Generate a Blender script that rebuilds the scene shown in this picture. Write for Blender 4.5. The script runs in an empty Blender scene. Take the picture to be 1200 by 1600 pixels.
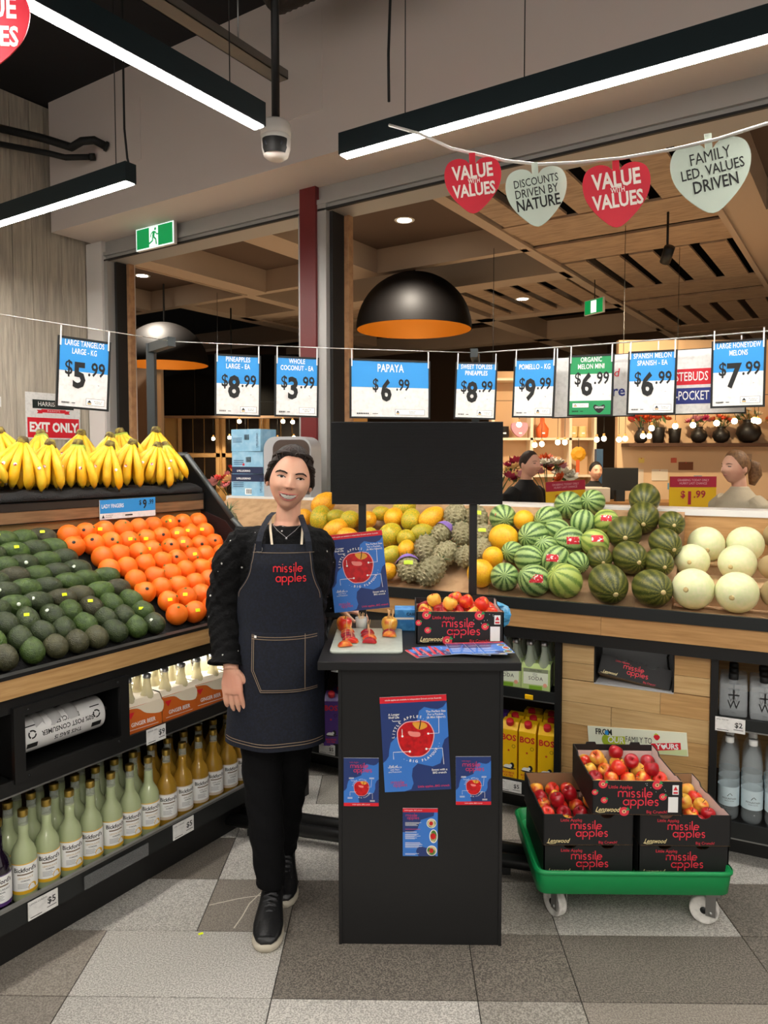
import bpy, bmesh, math, random
from mathutils import Vector, Matrix, Euler
random.seed(7)
scene = bpy.context.scene
COL = scene.collection
PI = math.pi
R = math.radians

# ---------------------------------------------------------------- camera
cam_d = bpy.data.cameras.new('camera'); cam = bpy.data.objects.new('camera', cam_d); COL.objects.link(cam)
cam.location = (0, 0, 1.58)
cam.rotation_euler = (R(90 - 3.0), 0, R(0.9))
cam_d.sensor_fit = 'VERTICAL'; cam_d.sensor_height = 24.0
cam_d.lens = 24.0 * 1150 / 1600
cam_d.shift_y = -28 / 1600
cam_d.clip_start = 0.05; cam_d.clip_end = 80
scene.camera = cam

# ---------------------------------------------------------------- world and exposure
w = bpy.data.worlds.new('world'); scene.world = w; w.use_nodes = True
w.node_tree.nodes['Background'].inputs[0].default_value = (1.0, 0.93, 0.84, 1)
w.node_tree.nodes['Background'].inputs[1].default_value = 0.60
scene.view_settings.view_transform = 'Standard'
scene.view_settings.look = 'None'
scene.view_settings.exposure = 0.45
scene.view_settings.gamma = 1.0
scene.view_settings.use_curve_mapping = False

LED_STRENGTH = 84.0       # ceiling light bars
MALL_WARM = (1.0, 0.74, 0.46)

scene.cycles.max_bounces = 8
scene.cycles.transparent_max_bounces = 8

# ---------------------------------------------------------------- helpers
def lin(h):
    if isinstance(h, (tuple, list)): return tuple(h)[:3]
    h = h.lstrip('#'); c = [int(h[i:i+2], 16) / 255 for i in (0, 2, 4)]
    return tuple(x / 12.92 if x <= 0.04045 else ((x + 0.055) / 1.055) ** 2.4 for x in c)

MATS = {}
def mat(name, col='#808080', rough=0.55, metal=0.0, spec=0.5, emit=None, estr=0.0, trans=0.0, ior=1.45,
        coat=0.0, noise=None, bump=None, rnd=0.0, sss=0.0, ramp=None, stretch=None, alpha=1.0, sheen=0.0):
    """noise=(scale, other colour, low, high); bump=(scale, strength); rnd = brightness jitter per object."""
    if name in MATS: return MATS[name]
    m = bpy.data.materials.new(name); m.use_nodes = True; nt = m.node_tree; N = nt.nodes; L = nt.links
    b = N['Principled BSDF']
    c = lin(col)
    b.inputs['Base Color'].default_value = (*c, 1)
    b.inputs['Roughness'].default_value = rough
    b.inputs['Metallic'].default_value = metal
    b.inputs['Specular IOR Level'].default_value = spec
    b.inputs['IOR'].default_value = ior
    b.inputs['Transmission Weight'].default_value = trans
    b.inputs['Coat Weight'].default_value = coat
    b.inputs['Alpha'].default_value = alpha
    if sheen: b.inputs['Sheen Weight'].default_value = sheen
    if sss:
        b.inputs['Subsurface Weight'].default_value = sss
        b.inputs['Subsurface Radius'].default_value = (0.012, 0.005, 0.003)
        b.inputs['Subsurface Scale'].default_value = 1.0
    if emit is not None:
        b.inputs['Emission Color'].default_value = (*lin(emit), 1)
        b.inputs['Emission Strength'].default_value = estr
    tc = N.new('ShaderNodeTexCoord')
    src = tc.outputs['Object']
    if stretch:
        mp = N.new('ShaderNodeMapping'); mp.inputs['Scale'].default_value = stretch
        L.new(src, mp.inputs['Vector']); src = mp.outputs['Vector']
    out = None
    if noise:
        sc, c2, lo, hi = noise
        oi = N.new('ShaderNodeObjectInfo')
        add = N.new('ShaderNodeVectorMath'); add.operation = 'ADD'
        mul = N.new('ShaderNodeMath'); mul.operation = 'MULTIPLY'; mul.inputs[1].default_value = 37.0
        L.new(oi.outputs['Random'], mul.inputs[0]); L.new(src, add.inputs[0]); L.new(mul.outputs[0], add.inputs[1])
        nz = N.new('ShaderNodeTexNoise'); nz.inputs['Scale'].default_value = sc; nz.inputs['Detail'].default_value = 4
        L.new(add.outputs[0], nz.inputs['Vector'])
        cr = N.new('ShaderNodeValToRGB'); cr.color_ramp.elements[0].position = lo; cr.color_ramp.elements[1].position = hi
        cr.color_ramp.elements[0].color = (*c, 1); cr.color_ramp.elements[1].color = (*lin(c2), 1)
        L.new(nz.outputs['Fac'], cr.inputs['Fac']); out = cr.outputs['Color']
    if rnd:
        oi = N.new('ShaderNodeObjectInfo'); mr = N.new('ShaderNodeMapRange')
        mr.inputs['To Min'].default_value = 1 - rnd; mr.inputs['To Max'].default_value = 1 + rnd
        L.new(oi.outputs['Random'], mr.inputs['Value'])
        mx = N.new('ShaderNodeMix'); mx.data_type = 'RGBA'; mx.blend_type = 'MULTIPLY'; mx.inputs[0].default_value = 1
        if out is not None: L.new(out, mx.inputs[6])
        else: mx.inputs[6].default_value = (*c, 1)
        L.new(mr.outputs['Result'], mx.inputs[7]); out = mx.outputs[2]
    if out is not None: L.new(out, b.inputs['Base Color'])
    if bump:
        nz2 = N.new('ShaderNodeTexNoise'); nz2.inputs['Scale'].default_value = bump[0]; nz2.inputs['Detail'].default_value = 3
        L.new(src, nz2.inputs['Vector'])
        bp = N.new('ShaderNodeBump'); bp.inputs['Strength'].default_value = bump[1]; bp.inputs['Distance'].default_value = 0.01
        L.new(nz2.outputs['Fac'], bp.inputs['Height']); L.new(bp.outputs['Normal'], b.inputs['Normal'])
    MATS[name] = m
    return m

def rotm(rx=0, ry=0, rz=0): return Euler((rx, ry, rz)).to_matrix().to_4x4()
def xf(loc=(0, 0, 0), rot=(0, 0, 0), sc=(1, 1, 1)):
    if not isinstance(sc, (tuple, list)): sc = (sc,) * 3
    return Matrix.Translation(loc) @ rotm(*rot) @ Matrix.Diagonal((*sc, 1))

class MB:
    """collects shapes; mesh(name) turns them into one mesh"""
    def __init__(s): s.v = []; s.f = []; s.m = []; s.sm = []; s.mats = []
    def mi(s, m):
        if m not in s.mats: s.mats.append(m)
        return s.mats.index(m)
    def add(s, verts, faces, m=None, smooth=False, M=None):
        o = len(s.v); i = s.mi(m)
        if M is not None: verts = [M @ Vector(p) for p in verts]
        s.v += [tuple(p) for p in verts]
        s.f += [tuple(k + o for k in f) for f in faces]
        s.m += [i] * len(faces); s.sm += [smooth] * len(faces)
        return s
    def box(s, x0, x1, y0, y1, z0, z1, m=None, M=None, bev=0.0):
        if bev > 0:
            bm = bmesh.new(); bmesh.ops.create_cube(bm, size=1)
            for p in bm.verts: p.co = ((x0+x1)/2 + p.co.x*(x1-x0), (y0+y1)/2 + p.co.y*(y1-y0), (z0+z1)/2 + p.co.z*(z1-z0))
            bmesh.ops.bevel(bm, geom=list(bm.edges), offset=bev, segments=2, affect='EDGES', profile=0.6)
            bm.verts.index_update()
            vs = [p.co[:] for p in bm.verts]; fs = [[q.index for q in f.verts] for f in bm.faces]; bm.free()
            return s.add(vs, fs, m, False, M)
        vs = [(x0,y0,z0),(x1,y0,z0),(x1,y1,z0),(x0,y1,z0),(x0,y0,z1),(x1,y0,z1),(x1,y1,z1),(x0,y1,z1)]
        return s.add(vs, [(0,3,2,1),(4,5,6,7),(0,1,5,4),(1,2,6,5),(2,3,7,6),(3,0,4,7)], m, False, M)
    def lathe(s, prof, seg=24, m=None, M=None, smooth=True, cap=True):
        vs = []; fs = []; n = len(prof)
        for r, z in prof:
            for k in range(seg):
                a = 2*PI*k/seg; vs.append((r*math.cos(a), r*math.sin(a), z))
        for i in range(n-1):
            for k in range(seg):
                k2 = (k+1) % seg
                fs.append((i*seg+k, i*seg+k2, (i+1)*seg+k2, (i+1)*seg+k))
        if cap:
            if prof[0][0] > 1e-6: fs.append(tuple(range(seg-1, -1, -1)))
            if prof[-1][0] > 1e-6: fs.append(tuple((n-1)*seg+k for k in range(seg)))
        return s.add(vs, fs, m, smooth, M)
    def loft(s, rings, m=None, M=None, smooth=True, cap=True, closed=False):
        """rings: lists of equal length of points"""
        k = len(rings[0]); n = len(rings); vs = [p for r_ in rings for p in r_]; fs = []
        for i in range(n if closed else n-1):
            j = (i+1) % n
            for q in range(k):
                q2 = (q+1) % k
                fs.append((i*k+q, i*k+q2, j*k+q2, j*k+q))
        if cap and not closed:
            fs.append(tuple(range(k-1, -1, -1))); fs.append(tuple((n-1)*k+q for q in range(k)))
        return s.add(vs, fs, m, smooth, M)
    def tube(s, pts, rad, seg=8, m=None, M=None, smooth=True, cap=True, flat=1.0):
        pts = [Vector(p) for p in pts]; n = len(pts)
        if not isinstance(rad, (list, tuple)): rad = [rad]*n
        rings = []; up = None
        for i, p in enumerate(pts):
            d = (pts[min(i+1, n-1)] - pts[max(i-1, 0)]).normalized()
            if up is None:
                up = Vector((0, 0, 1)) if abs(d.z) < 0.9 else Vector((0, 1, 0))
            a = d.cross(up); a.normalize(); b_ = a.cross(d).normalized(); up = b_
            rings.append([p + (a*math.cos(2*PI*k/seg)*flat + b_*math.sin(2*PI*k/seg))*rad[i] for k in range(seg)])
        return s.loft(rings, m, M, smooth, cap)
    def prism(s, poly, y0, y1, m=None, M=None, smooth=False):
        """polygon in X,Z (counter-clockwise seen from -Y) extruded along Y from y0 (front) to y1"""
        n = len(poly); vs = [(x, y0, z) for x, z in poly] + [(x, y1, z) for x, z in poly]
        fs = [tuple(range(n)), tuple(range(2*n-1, n-1, -1))]
        for i in range(n): fs.append((i, i+n, (i+1) % n + n, (i+1) % n))
        return s.add(vs, fs, m, smooth, M)
    def flat(s, poly, y=0.0, m=None, M=None):
        """single polygon print in the XZ plane facing -Y"""
        return s.add([(x, y, z) for x, z in poly], [tuple(range(len(poly)))], m, False, M)
    def rect(s, x0, x1, z0, z1, y=0.0, m=None, M=None): return s.flat([(x0,z0),(x1,z0),(x1,z1),(x0,z1)], y, m, M)
    def meshin(s, me, m=None, M=None, smooth=False):
        return s.add([v.co[:] for v in me.vertices], [tuple(p.vertices) for p in me.polygons], m, smooth, M)
    def mesh(s, name):
        me = bpy.data.meshes.new(name); me.from_pydata(s.v, [], s.f)
        for m in s.mats: me.materials.append(m)
        if len(s.mats) > 1: me.polygons.foreach_set('material_index', s.m)
        me.polygons.foreach_set('use_smooth', s.sm)
        me.update(); return me

def ob(name, me, parent=None, loc=(0, 0, 0), rot=(0, 0, 0), sc=(1, 1, 1), label=None):
    if isinstance(me, MB): me = me.mesh(name)
    o = bpy.data.objects.new(name, me); COL.objects.link(o)
    o.parent = parent; o.location = loc; o.rotation_euler = rot
    o.scale = sc if isinstance(sc, (tuple, list)) else (sc,)*3
    if label: o['label'] = label
    return o
def tag(o, label, cat, group=None):
    o['label'] = label; o['category'] = cat
    if group: o['group'] = group
    return o
def thing(name, label, cat, loc=(0, 0, 0), rotz=0.0, group=None, rot=None):
    o = bpy.data.objects.new(name, None); COL.objects.link(o); o.empty_display_size = 0.05
    o.location = loc; o.rotation_euler = rot if rot else (0, 0, rotz)
    return tag(o, label, cat, group)
def struct(name, me, parent=None, loc=(0, 0, 0), rot=(0, 0, 0), label=None):
    o = ob(name, me, parent, loc, rot)
    if parent is None: o['kind'] = 'structure'
    if label: o['label'] = label
    return o
def dup(root, loc, rot=None, label=None, sc=None):
    """copy of a thing with its parts and sub-parts"""
    r_ = root.copy(); COL.objects.link(r_); r_.location = loc
    if rot is not None: r_.rotation_euler = rot
    if sc is not None: r_.scale = sc if isinstance(sc, (tuple, list)) else (sc,)*3
    if label: r_['label'] = label
    for ch in root.children:
        c = ch.copy(); COL.objects.link(c); c.parent = r_
        for g in ch.children:
            d = g.copy(); COL.objects.link(d); d.parent = c
    return r_

# frames of the room: left fruit stand, back fruit stand, mall wall
OL = Vector((-1.205, 2.21, 0)); AL = math.atan2(0.8426, 0.5385)
B0 = Vector((1.308, 2.834, 0)); AB = R(-25)
W0 = Vector((-0.53, 5.2, 0)); AW = math.atan2(-0.5385, 0.8426)
def fr(o, a, x, y, z): return o + Matrix.Rotation(a, 3, 'Z') @ Vector((x, y, z))
def lg(x, y, z): return fr(OL, AL, x, y, z)
def bg(x, y, z): return fr(B0, AB, x, y, z)
def wg(x, y, z): return fr(W0, AW, x, y, z)

TEXTS = {}
def text(s, size=0.1, bold=0.0, xs=1.0, align='CENTER', shear=0.0, spacing=1.0, line=1.0, res=2):
    key = (s, size, bold, xs, align, shear, spacing, line, res)
    if key in TEXTS: return TEXTS[key]
    cu = bpy.data.curves.new('lettering', 'FONT'); cu.body = s; cu.size = size; cu.align_x = align; cu.align_y = 'CENTER'
    cu.offset = bold*size; cu.shear = shear; cu.space_character = spacing; cu.space_line = line; cu.resolution_u = res
    cu.fill_mode = 'FRONT'
    o = bpy.data.objects.new('tmp', cu)
    me = bpy.data.meshes.new_from_object(o)
    bpy.data.objects.remove(o); bpy.data.curves.remove(cu)
    for v in me.vertices: v.co.x *= xs
    TEXTS[key] = me
    return me
STAND = rotm(PI/2)     # lays XY print upright, facing -Y
def put(mb, s, x, z, size, m, y=-0.001, rot=0.0, **k):
    """lettering in the XZ plane facing -Y"""
    mb.meshin(text(s, size, **k), m, Matrix.Translation((x, y, z)) @ rotm(0, -rot, 0) @ STAND)

def arc(cx, cy, r, a0, a1, n=12):
    return [(cx + r*math.cos(R(a0+(a1-a0)*i/n)), cy + r*math.sin(R(a0+(a1-a0)*i/n))) for i in range(n+1)]
def ribbon(pts, wd):
    """flat stroke of width wd: vertices and quads in 2-D"""
    n = len(pts); L_ = []; R_ = []
    for i in range(n):
        a = Vector(pts[max(i-1, 0)]); b = Vector(pts[min(i+1, n-1)]); d = (b-a)
        if d.length < 1e-9: d = Vector((1, 0))
        d.normalize(); p = Vector(pts[i]); q = Vector((-d.y, d.x))*wd/2
        L_.append(p+q); R_.append(p-q)
    vs = L_ + R_; fs = [(i, i+n, i+n+1, i+1) for i in range(n-1)]
    return vs, fs
GLY = {
 'm': (1.62, [[(0,0),(0,.62)]+arc(.38,.62,.38,180,0)+[(.76,0)], [(.76,.62)]+arc(1.14,.62,.38,180,0)+[(1.52,0)], [(0,.5),(0,1)]]),
 'i': (.18, [[(.05,0),(.05,1)], [(.05,1.32),(.05,1.46)]]),
 's': (.72, [arc(.3,.74,.25,25,270,10)+arc(.3,.25,.25,90,-155,10)]),
 'l': (.18, [[(.05,0),(.05,1.75)]]),
 'e': (1.0, [[(.02,.5),(.9,.5)]+arc(.46,.5,.45,0,318,18)]),
 'a': (1.05, [arc(.46,.5,.46,0,360,20), [(.92,0),(.92,1)]]),
 'p': (1.05, [arc(.46,.5,.46,0,360,20), [(0,-.6),(0,1)]]),
}
def brand(mb, s, x, z, h, m, y=-0.001, wd=.17, rot=0.0):
    """the box lettering, x-height h, centred on x, base line z"""
    tot = sum(GLY[c][0]+.22 for c in s) - .22
    cx = -tot/2
    for c in s:
        adv, strokes = GLY[c]
        for st in strokes:
            vs, fs = ribbon([(cx+p[0], p[1]) for p in st], wd)
            M = Matrix.Translation((x, y, z)) @ rotm(0, -rot, 0)
            mb.add([(v.x*h, 0, v.y*h) for v in vs], [tuple(reversed(f)) for f in fs], m, False, M)
        cx += adv+.22
def blob(cx, cz, pts): return [(cx+a, cz+b) for a, b in pts]
def smoothpoly(pts, n=6):
    """closed Catmull-Rom through pts"""
    out = []; k = len(pts)
    for i in range(k):
        p0, p1, p2, p3 = (Vector(pts[(i+j-1) % k]) for j in range(4))
        for q in range(n):
            t = q/n
            out.append(tuple(.5*((2*p1)+(p2-p0)*t+(2*p0-5*p1+4*p2-p3)*t*t+(3*p1-p0-3*p2+p3)*t**3)))
    return out
def ellipse(cx, cz, a, b, n=28, a0=0): return [(cx+a*math.cos(2*PI*i/n+a0), cz+b*math.sin(2*PI*i/n+a0)) for i in range(n)]
def ordw(i): return ['first','second','third','fourth','fifth','sixth','seventh','eighth','ninth','tenth','eleventh','twelfth','thirteenth','fourteenth','fifteenth'][i]

# ---------------------------------------------------------------- shared materials
BLACK = mat('black_powdercoat', '#141414', .45)
BLACK2 = mat('black_melamine', '#121213', .5, bump=(400, .05))
MATTE = mat('matte_black_fabric', '#0c0c0c', .95)
STEEL = mat('brushed_steel', '#9a9a98', .35, metal=.9)
DGREY = mat('dark_grey_metal', '#2c2e2e', .42, metal=.5)
WHITE = mat('white_print', '#f1f1ee', .5)
WALLW = mat('white_paint', '#d8d2cc', .6)
INK = mat('black_ink', '#161616', .6)
SKYB = mat('sky_blue_print', '#2f8fd6', .5)
RED = mat('red_print', '#d81f2f', .5)
PAPER = mat('paper_white', '#e4e3e0', .6, noise=(60, '#cfcecb', .45, .8))
GOLD = mat('gold_cap', '#b89a4c', .3, metal=.9)
WOOD = mat('oak_veneer', '#c49c68', .5, noise=(7, '#a87e4c', .35, .75), stretch=(1, 1, 14))
# ================================================================ structure
TILE = []
for i, (c1, c2) in enumerate((('#8f8b85', '#c4c0b8'), ('#4e4943', '#7d766c'), ('#6e675f', '#938b81'), ('#6d6962', '#a09a91'))):
    m = mat('granite_%s' % ('light', 'dark', 'brown', 'mid')[i], c1, .42, noise=(210, c2, .4, .62), rnd=.07, bump=(300, .08))
    TILE.append(m)
VEIN = mat('white_vein', '#c9c0b2', .5)
fl = MB(); fl.box(-6, 9, -4, 24, -.12, -.004, mat('grout', '#2e2b28', .9))
MALLF = mat('mall_terrazzo', '#a89a88', .35, noise=(60, '#c2b5a2', .4, .65))
floor = struct('floor', fl, label='granite paved shop floor of light and dark grey slabs')
ob('mall_paving', MB().box(-13, 8.5, .3, 14.5, -.003, 0, MALLF), floor, W0, (0, 0, AW))
tile_mesh = {}
def tile(x0, x1, j, tone):
    key = (round((x1-x0)/.3), tone)
    if key not in tile_mesh:
        b = MB(); wd = x1-x0; b.box(.0015, wd-.0015, .0015, .3-.0015, -.012, 0, TILE[tone], bev=.0015)
        tile_mesh[key] = b.mesh('stone_tile')
    return ob('stone_tile', tile_mesh[key], floor, (x0, 2.06+.3*j+random.uniform(-.0003, .0003), 0))
fixed = {-1: [(-.96, -.36, 0), (-.36, .24, 0), (.24, .54, 3), (.54, 1.14, 2)],
         0: [(-1.26, -.96, 2), (-.96, -.36, 0), (-.36, .24, 1), (.24, .54, 1), (.54, 1.14, 1)],
         1: [(-1.26, -.66, 0), (-.66, -.36, 2), (-.36, .24, 1), (.24, .54, 3), (.54, 1.14, 0)],
         2: [(-.66, -.06, 0), (-.06, .54, 1), (.54, 1.14, 1), (1.14, 1.74, 0)],
         3: [(-.66, -.06, 0), (-.06, .24, 1), (.24, .84, 2)],
         4: [(-.96, -.36, 0), (-.36, .24, 3)]}
rt = random.Random(3)
for j in range(-3, 12):
    done = fixed.get(j, [])
    for t in done: tile(*t[:2], j, t[2])
    lo = done[0][0] if done else -.06; hi = done[-1][1] if done else -.06
    x = lo
    while x > -2.0:
        wd = rt.choice((.3, .6, .6)); tile(x-wd, x, j, rt.choice((0, 0, 1, 2, 3))); x -= wd
    x = hi
    while x < 2.6:
        wd = rt.choice((.3, .6, .6)); tile(x, x+wd, j, rt.choice((0, 0, 1, 1, 2, 3))); x += wd
vn = MB()
for pts in ([(-.655, 2.50), (-.56, 2.54), (-.45, 2.57), (-.365, 2.60)], [(-.47, 2.65), (-.485, 2.58), (-.515, 2.51), (-.525, 2.44), (-.54, 2.375)]):
    vs, fs = ribbon(pts, .0045); vn.add([(v.x, v.y, .0003) for v in vs], [tuple(reversed(f)) for f in fs], VEIN)
ob('stone_vein', vn, floor)

CEILB = mat('black_ceiling', '#15151a', .8)
c = MB(); c.box(-7, 7, -6, -.35, 4.42, 4.5, CEILB)
struct('ceiling', c, loc=W0, rot=(0, 0, AW), label='black painted slab ceiling of the shop')
PLAST = mat('bulkhead_plaster', '#d6cac3', .75, bump=(40, .03))
b = MB(); b.box(-2.372, 5.2, -.509, -.15, 3.391, 4.42, PLAST); b.box(-2.372, 5.2, -.15, .12, 3.391, 4.42, PLAST)
bulk = struct('wall_bulkhead', b, loc=W0, rot=(0, 0, AW), label='painted plaster bulkhead above the shop opening')
for x0, x1, z0, z1 in ((-.09, .43, 3.66, 4.25), (-1.72, -1.24, 3.73, 4.17)):
    p = MB(); p.box(x0, x1, -.5135, -.508, z0, z1, PLAST, bev=.002)
    ob('access_panel', p, bulk)
# board-marked concrete wall
CONC = mat('board_marked_concrete', '#c2b8a6', .8, noise=(9, '#a0968a', .35, .7), stretch=(5, 5, .35), bump=(30, .5))
cw = MB(); cw.box(-2.7, -2.47, -7.0, -.10, 0, 4.42, CONC)
wl_ = struct('wall_concrete', cw, loc=W0, rot=(0, 0, AW), label='grey concrete side wall cast against timber boards')
y = -4.0
while y < -.16:
    wd = random.choice((.13, .16, .19)); wd = min(wd, -.141-y)
    if wd < .03: break
    p = MB(); p.box(-2.475, -2.452-random.random()*.006, y+.002, y+wd-.002, 0, 4.41, CONC); ob('board_strip', p, wl_); y += wd
p = MB(); p.box(-2.45, -2.235, -.14, .2, 0, 3.391, WALLW)
struct('wall_pillar', p, loc=W0, rot=(0, 0, AW), label='white painted pillar at the left of the opening')
FRAME = mat('grey_aluminium', '#a9a7a3', .45, metal=.3)
DARKF = mat('dark_gasket', '#1d1c1b', .6); TANF = mat('tan_timber_edge', '#b58a62', .55, noise=(20, '#9a7050', .4, .7))
REDC = mat('burgundy_steel', '#6a1c1d', .4)
h = MB(); h.box(-2.235, 5.2, -.10, .10, 3.225, 3.391, FRAME); h.box(-2.235, 5.2, -.125, -.10, 3.27, 3.30, FRAME); h.box(-2.235, 5.2, -.12, -.1, 3.225, 3.24, DARKF)
struct('trim_head', h, loc=W0, rot=(0, 0, AW), label='grey shutter head rail over the shop opening')
h = MB(); h.box(-2.235, -2.19, -.12, .1, 0, 3.225, FRAME); h.box(-2.19, -2.16, -.05, .1, 0, 3.225, DARKF); h.box(-2.16, -2.12, .05, .1, 0, 3.225, TANF)
struct('trim_jamb', h, loc=W0, rot=(0, 0, AW), label='grey and tan door jamb beside the white pillar')
col_ = struct('column_steel', MB().box(-.062, .075, -.14, .12, 0, 3.391, REDC), loc=W0, rot=(0, 0, AW), label='burgundy steel column in the shop opening')
ob('cover_strip', MB().box(-.092, -.062, -.12, .12, 0, 3.391, FRAME), col_)
ob('shutter_guide', MB().box(.075, .15, -.12, .12, 0, 3.3, FRAME), col_)
ob('gasket', MB().box(.15, .175, -.08, .12, 0, 3.225, DARKF), col_)
ob('timber_edge', MB().box(.175, .215, .05, .1, 0, 3.225, TANF), col_)

# ---------------------------------------------------------------- ceiling light bars
LEDM = mat('led_diffuser', '#ffffff', .5, emit=(1.0, 0.955, 0.89), estr=LED_STRENGTH)
BARM = mat('teal_black_aluminium', '#152428', .4, metal=.2)
def light_bar(p0, p1, label, wires=()):
    p0 = Vector(p0); p1 = Vector(p1); d = p1-p0; L = d.length; a = math.atan2(d.y, d.x)
    t = thing('linear_light', label, 'ceiling light', p0, a, 'hanging linear lights')
    b = MB(); b.box(0, L, -.034, -.026, 0, .10, BARM); b.box(0, L, .026, .034, 0, .10, BARM); b.box(0, L, -.026, .026, .09, .10, BARM)
    b.box(0, .006, -.026, .026, 0, .09, BARM); b.box(L-.006, L, -.026, .026, 0, .09, BARM)
    ob('housing', b, t)
    ob('diffuser', MB().box(.007, L-.007, -.0255, .0255, -.004, .012, LEDM), t)
    for k in wires:
        ob('hanging_wire', MB().tube([(k, 0, .10), (k, 0, 1.42)], .0025, 6, BLACK), t)
    return t
light_bar(wg(.99, -1.66, 3.0), wg(.99, -5.2, 3.0), 'long linear light running from over the viewer to the white camera', (.18, 1.6, 3.2))
light_bar(wg(1.105, -1.215, 3.0), wg(4.6, -1.215, 3.0), 'long linear light above the row of heart signs', (.35, .92, 2.0, 3.2))
light_bar(wg(-.01, -1.56, 3.0), wg(-2.38, -1.56, 3.0), 'linear light at the left over the bananas', (.12, 2.0))
light_bar(wg(2.5, -4.4, 3.0), wg(4.2, -4.4, 3.0), 'linear light hanging behind the viewer on the right', (.4, 1.4))
light_bar(wg(4.6, -2.6, 3.0), wg(4.6, -6.0, 3.0), 'linear light hanging behind the viewer over the aisle', (.4, 3))
light_bar(wg(-2.2, -3.3, 3.0), wg(.3, -3.3, 3.0), 'linear light hanging left of the viewer over the fruit stand', (.4, 2))
# ================================================================ left fruit stand
MATBLK = mat('black_grip_mat', '#0e0e0f', .85, bump=(120, .4))
REDBR = mat('dark_redbrown_panel', '#2f1512', .6)
DWOOD = mat('dark_back_board', '#3a2618', .7)
X0, X1 = -1.0, 1.36
stand = thing('fruit_stand', 'long timber and black fruit stand along the left with bananas on top', 'display stand', OL, AL)
ob('kickboard', MB().box(X0, X1, 0, .95, 0, .128, BLACK), stand)
b = MB(); b.box(X0, X1, -.05, .50, .128, .165, BLACK); b.box(X0, X1, -.055, -.045, .128, .203, DGREY); b.box(X0, X1, -.058, -.045, .196, .205, STEEL)
ob('bottom_shelf', b, stand)
b = MB(); b.box(X0, X1, -.05, .46, .556, .578, DGREY); b.box(X0, X1, -.055, -.045, .545, .592, BLACK); b.box(X0, X1, -.057, -.045, .543, .548, STEEL)
ob('middle_shelf', b, stand)
ob('back_board', MB().box(X0, X1, .50, .52, .165, .90, DWOOD), stand)
for xx in (X0, .43, X1-.03): ob('upright', MB().box(xx, xx+.03, .46, .5, .165, .86, BLACK), stand)
ob('under_bar', MB().box(X0, X1, -.045, .0, .795, .846, BLACK), stand)
ob('timber_rail', MB().box(X0, X1, -.062, -.042, .846, .906, WOOD), stand)
ob('rail_cap', MB().box(X0, X1, -.064, -.03, .906, .918, BLACK), stand)
bed = MB(); z = lambda t: .95 + (t-.06)*.69 - .047
bed.prism([(-.04, z(-.04)-.02), (.60, z(.60)-.02), (.60, z(.60)), (-.04, z(-.04))], 0, X1-X0, MATBLK, Matrix.Translation((X0, 0, 0)) @ Matrix(((0,1,0,0),(1,0,0,0),(0,0,1,0),(0,0,0,1))))
ob('fruit_bed', bed, stand)
ob('rear_board', MB().box(X0, X1, .60, .62, .90, 1.31, WOOD), stand)
ob('banana_tray', MB().box(X0, X1, .575, 1.0, 1.31, 1.395, BLACK), stand)
ob('tray_front', MB().box(X0, X1-.02, .562, .575, 1.315, 1.36, mat('walnut_strip', '#8a6748', .45, noise=(8, '#6e4f35', .4, .7), stretch=(1, 1, 12))), stand)
ob('ticket_channel', MB().box(X0, X1-.02, .560, .575, 1.362, 1.392, mat('smoky_channel', '#332c28', .25)), stand)
ob('rear_frame', MB().box(X0, X1, .93, 1.0, 0, 1.31, BLACK), stand)
ep = MB(); poly = [(-.06, 0), (1.0, 0), (1.0, 1.575), (.72, 1.575), (.40, 1.265), (-.06, .90)]
Mx = Matrix(((0,1,0,0),(1,0,0,0),(0,0,1,0),(0,0,0,1)))
ep.prism(poly, X1+.004, X1+.035, BLACK, Mx); e = ob('end_panel', ep, stand)
ob('inner_face', MB().prism([(.02, .90), (.60, .98), (.60, 1.31), (.43, 1.26)], X1-.003, X1+.004, REDBR, Mx), e)
tr = MB()
for a_, b_ in (((1.0, 1.575), (.72, 1.575)), ((.72, 1.575), (.40, 1.265)), ((.40, 1.265), (-.06, .90))):
    tr.tube([(X1+.02, a_[0], a_[1]+.004), (X1+.02, b_[0], b_[1]+.004)], .018, 4, mat('dark_edge_trim', '#4a4d4c', .4, metal=.5), flat=1)
ob('edge_trim', tr, e)
# netting mat under the bananas
NET = mat('black_netting', '#1b1b1c', .8, bump=(240, .8))
nm = MB(); rings = []
for i in range(60):
    x = X0 + .02 + (X1-X0-.05)*i/59; k = .006*math.sin(i*.9) + .004*math.sin(i*2.3)
    rings.append([(x, .60, 1.397), (x, .566, 1.397), (x, .556, 1.402), (x, .558, 1.418+k), (x, .60, 1.436+k), (x, .75, 1.438+k*.5), (x, .97, 1.44), (x, .97, 1.398)])
nm.loft(rings, NET); ob('netting_mat', nm, stand)

def ticket(parent_fn, x, y, z, w_, h_, rz, label, price, top=None, sub='', group='shelf price tickets'):
    t = thing('price_ticket', label, 'price ticket', parent_fn(x, y, z), rz, group)
    ob('card', MB().box(-w_/2, w_/2, -.0015, .0015, 0, h_, PAPER), t)
    p = MB(); put(p, price, w_*.28, h_*.55, h_*.5, INK, -.0022, bold=.015)
    if top: put(p, top, -w_*.46, h_*.84, h_*.13, INK, -.0022, align='LEFT')
    p.rect(-w_*.44, -w_*.05, h_*.1, h_*.14, -.0022, INK)
    p.rect(w_*.12, w_*.44, h_*.2, h_*.25, -.0022, mat('grey_ink', '#6a6a6a', .6))
    ob('print', p, t)
    return t
ticket(lg, .075, -.060, .133, .10, .058, AL, 'shelf ticket below the lemon cordial nearest the left edge', '$5', 'LEMON CORDIAL')
ticket(lg, .645, -.060, .135, .10, .058, AL, 'shelf ticket below the first lime cordial bottles', '$5', 'LIME CORDIAL')
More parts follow.
